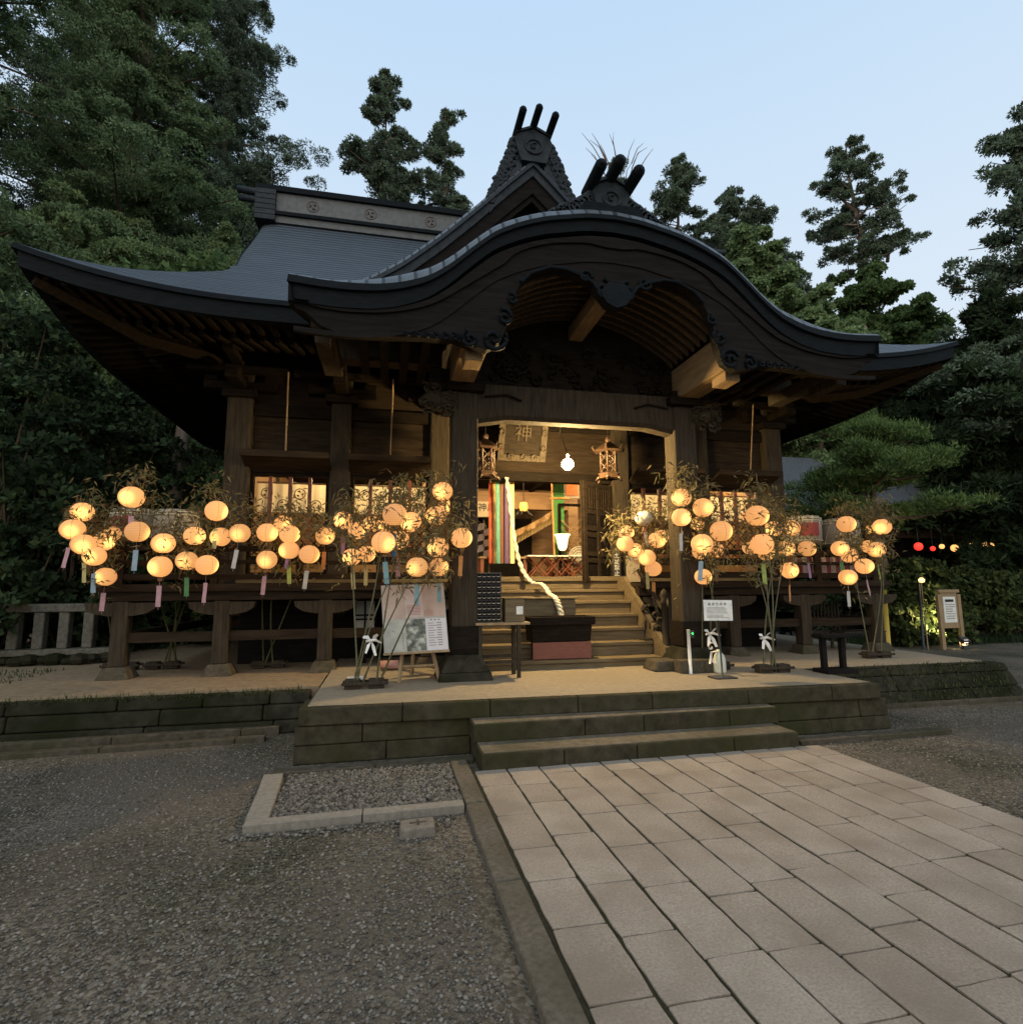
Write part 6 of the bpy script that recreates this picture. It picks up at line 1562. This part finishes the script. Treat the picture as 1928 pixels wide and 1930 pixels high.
# ================================================================== BESIDE THE HALL
# stone balustrade
t = thing('stone_balustrade', (-8.5, 10.5, .5), 'old grey stone balustrade with square posts on a low rubble base', 'balustrade')
b = MB(); rr = random.Random(12); b.box(-12.5, -6.95, 10.42, 10.62, 1.27, 1.40); b.build('top_rail', stone_rail, t, .02)
b = MB(); b.box(-12.5, -6.7, 10.38, 10.66, .60, .70); b.build('foot_rail', stone_rail, t, .02)
for k in range(16):
    x = -12.3 + .345 * k; b = MB(); b.hexa([(x - .075, 10.44, .70), (x + .075, 10.44, .70), (x + .075, 10.6, .70), (x - .075, 10.6, .70), (x - .075, 10.44, 1.268), (x + .075, 10.44, 1.268), (x + .075, 10.6, 1.268), (x - .075, 10.6, 1.268)]); b.build('stone_post', stone_rail, t, .02)
b = MB()
for k in range(34):
    x = -12.4 + .17 * k + rr.uniform(-.04, .04); s_ = rr.uniform(.08, .17); c = Vector((x, 10.34 + rr.uniform(-.12, .1), .5 + rr.uniform(.0, .06)))
    b.lathe(c, [(0, -s_ * .6), (s_ * .8, -s_ * .4), (s_, 0), (s_ * .75, s_ * .5), (0, s_ * .68)], 7, False)
b.build('rubble_base', stone_dark, t)

def board_sign():
    c = at(1797, 1224, Z=0.0); t = thing('board_sign', c, 'plain wooden notice board on two legs with a white printed sheet near the ground lamp', 'notice board')
    x0, x1 = c.x - .30, c.x + .30; y = c.y
    for x in (x0, x1): b = MB(); b.box(x - .05, x + .05, y - .04, y + .04, 0, 1.36); b.build('leg', wood_pale, t, .005)
    b = MB(); b.box(x0 + .05, x1 - .05, y - .02, y + .02, .52, 1.40); b.box(x0 - .02, x1 + .02, y - .045, y + .045, 1.402, 1.48); bd = b.build('board', wood_pale, t, .004)
    b = MB(); b.box(x0 + .11, x1 - .11, y - .0245, y - .0215, .66, 1.30); sh = b.build('sign_sheet', white_paper, bd)
    b = MB(); b.box(x0 + .17, x1 - .17, y - .027, y - .0255, 1.17, 1.235); b.build('dark_heading', black_ink, bd)
    b = MB(); rg = random.Random(2)
    for k in range(7): z = 1.10 - .058 * k; b.box(x0 + .16, x0 + .16 + rg.uniform(.22, .3), y - .027, y - .0255, z, z + .018)
    b.build('sign_lines', grey_ink, bd)
board_sign()
c = at(1819, 1224, Z=0.0)
t = thing('ground_lamp', c, 'small lit ground floodlight shining up into the bushes beside the wooden notice board', 'floodlight')
b = MB(); b.cbox((c.x, c.y, .05), .16, .1, .1); b.tube([(c.x - .1, c.y, .02), (c.x - .1, c.y, .22)], .012, 6); b.tube([(c.x + .1, c.y, .02), (c.x + .1, c.y, .22)], .012, 6); b.build('stand', metal_dark, t)
rx = Matrix.Rotation(R(-52), 3, 'X'); b = MB(); b.cbox((c.x, c.y, .22), .22, .1, .16, rx); b.build('housing', metal_dark, t, .01)
b = MB(); b.cbox(Vector((c.x, c.y, .22)) + rx @ Vector((0, .052, 0)), .19, .004, .13, rx); b.build('lamp_face', emit('flood_glow', (1.0, .80, .48), 60), t)
b = MB(); b.cbox((c.x - .02, c.y - .06, .2), .12, .012, .07); b.build('lamp_rim', emit('flood_rim', (1.0, .72, .6), 4), t)
sl = bpy.data.lights.new('flood_beam', 'SPOT'); sl.energy = 620; sl.color = (1.0, .78, .42); sl.spot_size = R(105); sl.spot_blend = .7; sl.shadow_soft_size = .08
s_ = bpy.data.objects.new('flood_beam', sl); COL.objects.link(s_); s_.location = (c.x - .1, c.y + .25, .35); s_.rotation_euler = Vector((-.35, .75, .62)).to_track_quat('-Z', 'Y').to_euler()
# thin pole with small lamp
a = at(1741, 1224, Z=0.0); tp = at(1731, 1095, Y=a.y)
t = thing('lamp_pole', a, 'thin dark pole with a small lit lamp at its top before the bushes', 'lamp post')
b = MB(); b.tube([a, (tp.x, tp.y, tp.z)], .03, 8); b.build('pole', metal_dark, t)
b = MB(); b.tube([a + Vector((.08, -.05, 0)), (tp.x + .02, tp.y - .05, tp.z)], .012, 6); b.build('stay', wood_pale, t)
b = MB(); b.lathe((tp.x + .03, tp.y - .06, tp.z), [(0, -.05), (.06, -.03), (.075, .03), (.03, .08)], 12); b.build('lamp_head', emit('pole_glow', (1.0, .62, .25), 2.2), t)
a = at(1672, 1215, Z=0.3); b = MB(); b.tube([(a.x, a.y, 0), (a.x + .02, a.y, 1.5)], .07, 10); o = b.build('yellow_post', yellow_lamp); tag(o, 'yellow painted post standing behind the end of the veranda', 'post')

# neighbouring hall on the far side with its lantern row
AX = MB(); t = thing('side_hall', (16, 18, 0), 'low dark neighbouring hall with a pale slate roof behind the pine', 'building')
b = MB(); b.hexa([(10.2, 16.6, 4.15), (34, 16.2, 4.15), (34, 19.5, 6.6), (10.9, 19.5, 6.6), (10.2, 16.6, 4.3), (34, 16.2, 4.3), (34, 19.5, 6.75), (10.9, 19.5, 6.75)])
slate = tex_mat('slate', (.05, .055, .062), (.12, .128, .14), 5, .6, .5, (1.5, 9, 9), spec=.2)
b.build('roof', slate, t)
b = MB(); b.box(11, 34, 18.0, 18.2, 0, 4.5); b.build('wall', wood_black, t)
for k in range(7): b = MB(); x = 11.6 + 3.2 * k; b.box(x - .1, x + .1, 17.0, 17.2, 0, 4.2); b.build('column', wood_dark, t)
b = MB(); b.box(10.6, 34, 17.0, 17.15, 3.3, 3.6); b.build('beam', wood_wall, t)
red_glow = emit('red_glow', (1.0, .05, .03), 1.2); warm_glow = emit('warm_glow', (1.0, .52, .16), 1.3)
for k, (px, py, w, m_, lab) in enumerate(((1731, 1030, 15, red_glow, 'red lit lantern glowing through leaves under the side hall eave'), (1758, 1034, 9, red_glow, 'small red lit lantern next to the larger red one'), (1775, 1030, 9, warm_glow, 'small warm lantern next to the small red one'), (1799, 1033, 13, warm_glow, 'warm lantern half hidden by leaves under the side hall eave'), (1833, 1031, 15, warm_glow, 'warm lantern left of the clear oval lantern under the eave'), (1862, 1031, 20, warm_glow, 'clear oval lantern hanging alone under the side hall eave'), (1897, 1031, 14, warm_glow, 'narrow warm lantern beyond the clear oval one'), (1921, 1033, 16, warm_glow, 'last warm lantern of the row at the picture edge'))):
    c = at(px, py, Y=16.4); r = w * zc(c) / F / 2; lt = thing('hall_lantern', c, lab, 'lantern', 'lanterns under the side hall eave')
    b = MB(); b.lathe(c, [(r * .4, -r * .95), (r * .85, -r * .6), (r, 0), (r * .85, r * .6), (r * .4, r * .95)], 14); b.build('shade', m_, lt)
    b = MB(); b.tube([(c.x, c.y, c.z + r * .95), (c.x, c.y, 4.1)], .01, 5); b.build('cord', metal_dark, lt)
# reddish board fence behind the veranda corner
t = thing('board_fence', (-8, 17.5, 0), 'low reddish brown building wall glimpsed behind the hall corner', 'wall')
b = MB(); b.box(-9.6, -6.2, 17.4, 17.5, 0, 4.3); b.build('boards', tex_mat('red_boards', (.10, .035, .02), (.16, .06, .035), 4, .8, .2, (5, 5, .6)), t)
b = MB(); b.hexa([(-9.9, 17.0, 4.32), (-6, 17.0, 4.32), (-6, 17.6, 4.7), (-9.9, 17.6, 4.7), (-9.9, 17.0, 4.42), (-6, 17.0, 4.42), (-6, 17.6, 4.8), (-9.9, 17.6, 4.8)]); b.build('roof_edge', roof_dark, t)

# ================================================================== TREES
def leaves_on(cent, rad, k, rg, L, wd, upb=.35, shell=.55, aspect=(1, 1, .8), rough=.42):
    """k small leaf sprays on each tuft (centre, radius)"""
    cent = np.asarray(cent, float); rad = np.asarray(rad, float); n_ = len(cent)
    C_ = np.repeat(cent, k, 0); r_ = np.repeat(rad, k); m_ = n_ * k
    unit = lambda v: v / (np.linalg.norm(v, axis=1)[:, None] + 1e-9)
    d_ = unit(rg.normal(0, 1, (m_, 3))); lo_ = d_[:, 2] < -.35; d_[lo_, 2] *= -rg.random(lo_.sum())
    q = (shell + (1 - shell) * rg.random(m_)) * r_
    P = C_ + d_ * q[:, None] * np.array(aspect)
    # each spray lies roughly along the outside of its tuft and points a little outwards
    nv = unit(d_ + rg.normal(0, rough, (m_, 3))); t_ = rg.normal(0, 1, (m_, 3)); t_[:, 2] += upb
    t_ = unit(t_ - nv * (t_ * nv).sum(1)[:, None]); ax = unit(t_ + d_ * .55); sd_ = unit(np.cross(nv, ax))
    ln = (L * (.6 + .8 * rg.random(m_)))[:, None]; ww = (wd * (.6 + .8 * rg.random(m_)))[:, None]
    V = np.stack([P, P + ax * ln * .5 + sd_ * ww, P + ax * ln, P + ax * ln * .5 - sd_ * ww], 1)
    return V.reshape(-1, 3), np.arange(4 * n_ * k).reshape(-1, 4)
def cedar(label, x, y, h, cr, base_t, seed, mat=cedar_leaf, limbs=70, k=46, L=.17, wd=.034, tr=.42, tuft=.5, prof='cone', group='tall cedars around the hall', name='cedar_tree', barkm=None, lean=0, kk=2.0):
    rg = np.random.default_rng(seed); rr = random.Random(seed)
    t = thing(name, (x, y, 0), label, 'tree', group)
    n_ = 12; tp = [(x + lean * (i / n_) ** 1.5 + .12 * math.sin(i * 1.7 + seed), y + .12 * math.cos(i * 1.3 + seed), h * .97 * i / n_) for i in range(n_ + 1)]
    tm = MB(); tm.tube(tp, [tr * (1 - .93 * i / n_) for i in range(n_ + 1)], 9)
    cen, rad = [], []
    for i in range(limbs):
        q = base_t + (1 - base_t) * ((i + rr.random()) / limbs)
        u = (q - base_t) / (1 - base_t)
        if prof == 'cone': R_ = cr * (1 - u) ** .75 * (.55 + .45 * min(1, u * 5)) + .35
        elif prof == 'round': R_ = cr * max(.2, math.sin(math.pi * (.12 + .84 * u))) ** .8
        else: R_ = cr * (1 - u ** 2.2) ** .7 * (.6 + .4 * min(1, u * 4)) + .3
        R_ *= rr.uniform(.6, 1.12); a = rr.uniform(0, 6.283); ti = q * n_ ; i0 = min(int(ti), n_ - 1); f = ti - i0
        p0 = Vector(tp[i0]).lerp(Vector(tp[i0 + 1]), f); dz = rr.uniform(-.12, .28) * R_
        e_ = p0 + Vector((R_ * math.cos(a), R_ * math.sin(a), dz)); m_ = p0.lerp(e_, .55) + Vector((0, 0, -.08 * R_))
        tm.tube([p0, m_, e_], [tr * .22 * (1 - q * .7), tr * .12 * (1 - q * .7), .015], 5)
        ns = max(2, int(R_ / tuft * 1.7))
        for s in range(ns):
            w = .28 + .72 * (s + rr.random()) / ns; p = (p0.lerp(m_, w / .55) if w < .55 else m_.lerp(e_, (w - .55) / .45))
            sp_ = .28 * R_ * w
            p = p + Vector((rr.uniform(-sp_, sp_), rr.uniform(-sp_, sp_), rr.uniform(-.1, .25) * tuft * 2))
            r_ = tuft * rr.uniform(.55, 1.15) * (1 - .45 * q); cen.append(tuple(p)); rad.append(r_)
            for z in range(1):
                b_ = rr.uniform(0, 6.283); cen.append((p.x + r_ * .9 * math.cos(b_), p.y + r_ * .9 * math.sin(b_), p.z + rr.uniform(-.2, .4) * r_)); rad.append(r_ * rr.uniform(.45, .75))
    tm.build('trunk', barkm or bark, t)
    V, Fq = leaves_on(cen, rad, int(k * kk), rg, L, wd, .3, .72, (1, 1, .8)); nmesh('crown', V, Fq, mat, t)
    return t
def topz(px, py, Y): return at(px, py, Y=Y).z
def tree_at(px, top, Y, label, cr, bt, seed, **kw):
    p = at(px, 1100, Y=Y); q = at(px, top, Y=Y); x = (p.x + q.x) / 2
    return cedar(label, q.x * .5 + p.x * .5, Y, q.z, cr, bt, seed, **kw)
E_ = dict(k=46)
# dense stand beyond the near veranda corner
cedar('huge dark cedar rising beyond the roof tip, its crown cut by the frame edge', -15.0, 15.5, 27, 5.0, .22, 31, limbs=150, L=.12, wd=.021, kk=5.5, k=60, tuft=.78, tr=.6)
cedar('huge cedar standing between the frame edge tree and the ridge, top out of view', -11.9, 21.5, 34, 4.7, .15, 32, limbs=170, L=.12, wd=.021, kk=5.5, k=60, tuft=.82, tr=.6)
cedar('slender cedar filling the gap behind the two huge ones', -15.2, 24.0, 33, 4.6, .15, 33, limbs=170, L=.12, wd=.021, kk=5.5, k=46, tuft=.82, mat=cedar_far)
cedar('far cedar closing the gap at the frame edge behind the huge dark one', -20.5, 21.0, 31, 4.8, .12, 38, limbs=150, k=46, tuft=.82, L=.13, wd=.023, kk=4.5, mat=cedar_far)
cedar('cedar whose dark edge runs down to the end of the main ridge', -10.2, 26.0, 32, 4.6, .15, 34, prof='dome', limbs=190, L=.12, wd=.021, kk=5.5, k=50, tuft=.78, mat=cedar_far)
cedar('lower bright cedar with rounded tufts just above the roof slope', -11.2, 18.6, 13.6, 3.3, .15, 35, limbs=110, L=.12, wd=.021, kk=5.5, k=70, tuft=.66, prof='round', mat=tuft_leaf)
cedar('lower cedar with rounded tufts next to the ridge end', -8.6, 20.5, 14.2, 2.8, .2, 36, limbs=90, L=.12, wd=.021, kk=5.5, k=64, tuft=.66, prof='round', mat=tuft_leaf)
cedar('lower dark cedar above the upturned roof tip', -14.2, 17.5, 12.5, 3.2, .12, 37, limbs=100, L=.12, wd=.021, kk=5.5, k=60, tuft=.66, prof='round')
# two cedars behind the ridge
tree_at(718, 112, 30, 'tall cedar with a bare reddish lower trunk standing behind the main ridge', 3.6, .55, 41, mat=cedar_far, limbs=72, k=40, tuft=.58, L=.19, wd=.034, kk=3.2, tr=.55, barkm=bark_pale)
tree_at(838, 182, 31, 'shorter cedar beside the bare trunked one behind the dormer gable', 3.3, .45, 42, mat=cedar_far, limbs=72, k=40, tuft=.58, L=.19, wd=.034, kk=3.2, tr=.5)
cedar('low cedar top showing as a green fringe above the ridge', -1.6, 27, 19.2, 3.4, .5, 43, limbs=70, k=46, tuft=.6, prof='round')
cedar('second low cedar top in the green fringe above the ridge nearer the dormer', 2.4, 28, 19.4, 3.2, .5, 44, limbs=70, k=46, tuft=.6, prof='round')
# behind the porch gable and to its far side
tree_at(1165, 282, 32, 'cedar top with dead twigs right behind the porch ornament', 2.6, .6, 45, mat=cedar_far, limbs=50, k=40, tuft=.6, L=.19, wd=.034, kk=3.2)
tree_at(1288, 282, 31, 'cedar with clumped crown beside the porch ornament', 3.0, .5, 46, prof='dome', mat=cedar_far, limbs=60, k=42, tuft=.6, L=.19, wd=.034, kk=3.2)
tree_at(1390, 348, 31, 'broad cedar crown with a long drooping bough behind the porch roof', 3.6, .55, 47, mat=cedar_far, limbs=60, k=42, tuft=.6, L=.19, wd=.034, kk=3.2, prof='round')
tb_, tt_ = at(1622, 470, Y=29), at(1595, 243, Y=29)
cedar('lone cedar with bare trunk and dead limbs standing clear against the sky', tb_.x, 29, tt_.z, 2.9, .70, 48, prof='dome', mat=cedar_far, limbs=46, k=42, tuft=.58, L=.19, wd=.034, kk=3.2, tr=.6, barkm=bark_pale, lean=(tt_.x - tb_.x))
tree_at(1490, 445, 29, 'dark pointed cedar between the broad one and the lone bare trunk', 2.4, .45, 49, mat=cedar_far, limbs=50, k=42, tuft=.58, prof='round')
# dead twigs
a = at(1168, 268, Y=32); t = thing('dead_branch', a, 'bare dead twigs sticking up above the porch ornament', 'dead branch')
b = MB(); rr = random.Random(6)
for k in range(14): x = rr.uniform(-2.4, 2.6); z = rr.uniform(-2.2, .2); b.tube([(a.x + x * .5, a.y, a.z + z - 1.2), (a.x + x * .8, a.y, a.z + z), (a.x + x * 1.1 + rr.uniform(-.3, .3), a.y, a.z + z + rr.uniform(.3, 1.0))], [.04, .025, .01], 5)
b.build('twigs', bark, t)
a = at(1612, 462, Y=29); t = thing('dead_limb', a, 'bare forked dead limbs on the lone cedar trunk', 'dead branch')
b = MB()
for (x0, z0, x1, z1, x2, z2) in ((.1, -.4, .9, .4, 1.4, 1.2), (.2, .6, .9, 1.5, 1.2, 2.4), (.1, 1.8, .8, 2.4, 1.3, 3.2), (-.1, 2.4, -.9, 3.0, -1.9, 3.5), (1.2, -1, 1.6, .2, 2.3, .9), (2.2, -1, 2.4, -.2, 2.8, .4)): b.tube([(a.x + x0, a.y - .2, a.z + z0), (a.x + x1, a.y - .2, a.z + z1), (a.x + x2, a.y - .2, a.z + z2)], [.12, .08, .03], 6)
b.build('limbs', bark, t)
# broadleaf trees beyond the far roof slope
def broad(label, x, y, h, cr, bt, seed, mat, k=80, limbs=60, L=.17, wd=.06, tuft=.75, kk=3.2, group='broadleaf trees behind the hall'):
    return cedar(label, x, y, h, cr, bt, seed, mat=mat, limbs=limbs, k=k, L=L, wd=wd, tuft=tuft, prof='round', group=group, name='broadleaf_tree', tr=.3, kk=kk)
p = at(1400, 430, Y=24); broad('light green broadleaf tree rising just behind the curved porch roof', p.x, 24, p.z, 4.2, .3, 51, bright_leaf, limbs=90)
p = at(1520, 560, Y=21); broad('low light green broadleaf tree behind the far end of the porch roof', p.x, 21, p.z, 3.3, .3, 52, bright_leaf, limbs=70)
p = at(1620, 500, Y=25); broad('dark green broadleaf tree below the lone bare trunk', p.x, 25, p.z, 4.0, .3, 53, broad_leaf, limbs=90)
p = at(1700, 590, Y=23); broad('dark broadleaf tree above the far roof tip', p.x, 23, p.z, 3.2, .3, 54, broad_leaf, limbs=70)
p = at(1730, 690, Y=20); broad('dark broadleaf tree behind the far roof tip and the pine', p.x, 20, p.z, 3.4, .2, 55, shade_leaf, limbs=80)
# far side firs and the near pine
p = at(1945, 150, Y=15); cedar('tall dark cedar cut by the frame edge beyond the far roof tip', p.x + .2, 15, p.z, 5.6, .12, 61, limbs=130, k=56, tuft=.6, mat=cedar_far)
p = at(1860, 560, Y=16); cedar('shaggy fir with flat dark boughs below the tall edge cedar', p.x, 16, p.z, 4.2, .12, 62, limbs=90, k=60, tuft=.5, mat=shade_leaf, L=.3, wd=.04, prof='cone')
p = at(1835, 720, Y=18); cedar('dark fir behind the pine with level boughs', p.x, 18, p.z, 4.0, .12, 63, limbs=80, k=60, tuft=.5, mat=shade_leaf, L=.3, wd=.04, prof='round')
def pine(label, x, y, seed):
    rg = np.random.default_rng(seed); rr = random.Random(seed); t = thing('pine_tree', (x, y, 0), label, 'tree')
    tm = MB(); tp = [Vector((x + .5, y, 0)), Vector((x + .3, y, 1.4)), Vector((x - .1, y, 3.2)), Vector((x + .1, y, 4.6)), Vector((x - .1, y, 6.0))]
    tm.tube(tp, [.2, .17, .14, .1, .04], 9); cen, rad = [], []
    for i in range(26):
        q = rr.uniform(.5, 1); p0 = tp[2].lerp(tp[4], (q - .5) * 2); a = rr.uniform(0, 6.283); R_ = (2.7 - 1.9 * (q - .5) ** 1.3 * 2) * rr.uniform(.55, 1.1)
        e_ = p0 + Vector((R_ * math.cos(a), R_ * .8 * math.sin(a), rr.uniform(-.25, .35))); m_ = p0.lerp(e_, .5) + Vector((0, 0, -.15)); tm.tube([p0, m_, e_], [.06, .04, .015], 6)
        for s in range(11):
            w = .3 + .7 * (s + rr.random()) / 11; p = p0.lerp(m_, w * 2) if w < .5 else m_.lerp(e_, w * 2 - 1)
            cen.append((p.x + rr.uniform(-.45, .45), p.y + rr.uniform(-.4, .4), p.z + rr.uniform(.0, .3))); rad.append(rr.uniform(.24, .46))
    tm.build('trunk', bark, t); V, Fq = leaves_on(cen, rad, 260, rg, .13, .012, 1.6, .3, (1.1, 1.1, .7), .9); nmesh('crown', V, Fq, pine_leaf, t)
p = at(1645, 960, Y=13); pine('spreading garden pine with flat needle pads beyond the far end of the veranda', p.x, 13, 64)
# shrubs and undergrowth
def shrub(label, x, y, h, r, seed, mat, k=70, n_=70, L=.13, wd=.05, group='shrubs around the hall', z0=0):
    rg = np.random.default_rng(seed); rr = random.Random(seed); t = thing('shrub', (x, y, z0), label, 'shrub', group)
    cen, rad = [], []; tm = MB()
    for i in range(n_):
        a = rr.uniform(0, 6.283); q = rr.random() ** .5; zz = z0 + h * (.08 + .86 * rr.random()); f = math.sqrt(max(.08, 1 - ((zz - z0) / h) ** 2)) * r * q
        c = (x + f * math.cos(a), y + f * math.sin(a), zz); cen.append(c); rad.append(rr.uniform(.16, .34) * max(.8, r * .55))
        if i % 5 == 0: tm.tube([(x, y, z0), (x + (c[0] - x) * .5, y + (c[1] - y) * .5, z0 + (zz - z0) * .6), c], [.04, .025, .008], 5)
    tm.build('branches', bark, t); V, Fq = leaves_on(cen, rad, k, rg, L, wd, .2, .5); nmesh('foliage', V, Fq, mat, t); return t
for i, (px, top, Y, r, m_, lab) in enumerate((
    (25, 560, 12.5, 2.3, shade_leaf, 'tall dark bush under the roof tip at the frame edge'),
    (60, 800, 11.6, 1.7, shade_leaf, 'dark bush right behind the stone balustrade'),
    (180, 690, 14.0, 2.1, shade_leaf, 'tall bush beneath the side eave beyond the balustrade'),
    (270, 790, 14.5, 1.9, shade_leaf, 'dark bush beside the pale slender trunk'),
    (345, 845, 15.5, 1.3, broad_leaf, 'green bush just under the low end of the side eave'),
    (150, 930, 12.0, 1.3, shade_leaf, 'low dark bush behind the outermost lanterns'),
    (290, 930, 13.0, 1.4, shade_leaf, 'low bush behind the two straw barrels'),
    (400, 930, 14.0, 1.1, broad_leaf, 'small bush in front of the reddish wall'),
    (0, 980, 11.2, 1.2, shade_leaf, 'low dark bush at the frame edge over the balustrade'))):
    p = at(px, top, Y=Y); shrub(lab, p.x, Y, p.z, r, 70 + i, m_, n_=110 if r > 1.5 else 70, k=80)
tm = at(325, 880, Y=15.2); t = thing('pale_tree', (tm.x, 15.2, 0), 'slender pale trunked tree half hidden behind the side eave', 'tree')
b = MB(); b.tube([(tm.x, 15.2, 0), (tm.x + .1, 15.2, 4), (tm.x + .3, 15.2, 9)], [.2, .17, .1], 9); b.build('trunk', bark_pale, t)
V, Fq = leaves_on([(tm.x + random.uniform(-1.4, 1.6), 15.4 + random.uniform(-.8, 1.2), random.uniform(6.5, 10)) for _ in range(60)], [.45] * 60, 70, np.random.default_rng(3), .18, .06); nmesh('crown', V, Fq, broad_leaf, t)
for i, (px, top, Y, r, m_, lab) in enumerate((
    (1730, 1052, 13.6, 1.3, hedge_leaf, 'lamp lit bush behind the thin lamp pole'),
    (1810, 1068, 13.8, 1.2, hedge_leaf, 'lamp lit bush behind the wooden notice board'),
    (1880, 1075, 13.9, 1.3, hedge_leaf, 'lamp lit bush under the clear oval lantern'),
    (1950, 1075, 13.6, 1.4, hedge_leaf, 'bush at the frame edge beside the side hall'),
    (1690, 1060, 12.9, .8, hedge_leaf, 'small bush right beside the end of the veranda'),
    (1560, 960, 15.4, 1.4, shade_leaf, 'dark bush behind the pale straw barrel'),
    (1500, 1000, 14.6, 1.0, shade_leaf, 'dark bush between the bright window and the pine'))):
    p = at(px, top, Y=Y); shrub(lab, p.x, Y, p.z, r, 90 + i, m_, n_=80, k=75, L=.15, wd=.06)
def hedge_s(n_): return np.c_[9 + 12 * RNG.random(n_), 12.6 + 1.2 * RNG.random(n_), np.zeros(n_)]
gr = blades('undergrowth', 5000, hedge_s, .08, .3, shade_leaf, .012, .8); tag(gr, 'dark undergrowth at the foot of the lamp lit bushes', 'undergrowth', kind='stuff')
# far wood closing the view behind the garden
cen = []; rr = random.Random(77)
for k in range(900):
    a = rr.uniform(-62, 72); d = rr.uniform(44, 60); cen.append((CAM.x + d * math.sin(R(a)), d * math.cos(R(a)) if abs(a) < 60 else d * .5, rr.uniform(.5, 13) * rr.uniform(.6, 1)))
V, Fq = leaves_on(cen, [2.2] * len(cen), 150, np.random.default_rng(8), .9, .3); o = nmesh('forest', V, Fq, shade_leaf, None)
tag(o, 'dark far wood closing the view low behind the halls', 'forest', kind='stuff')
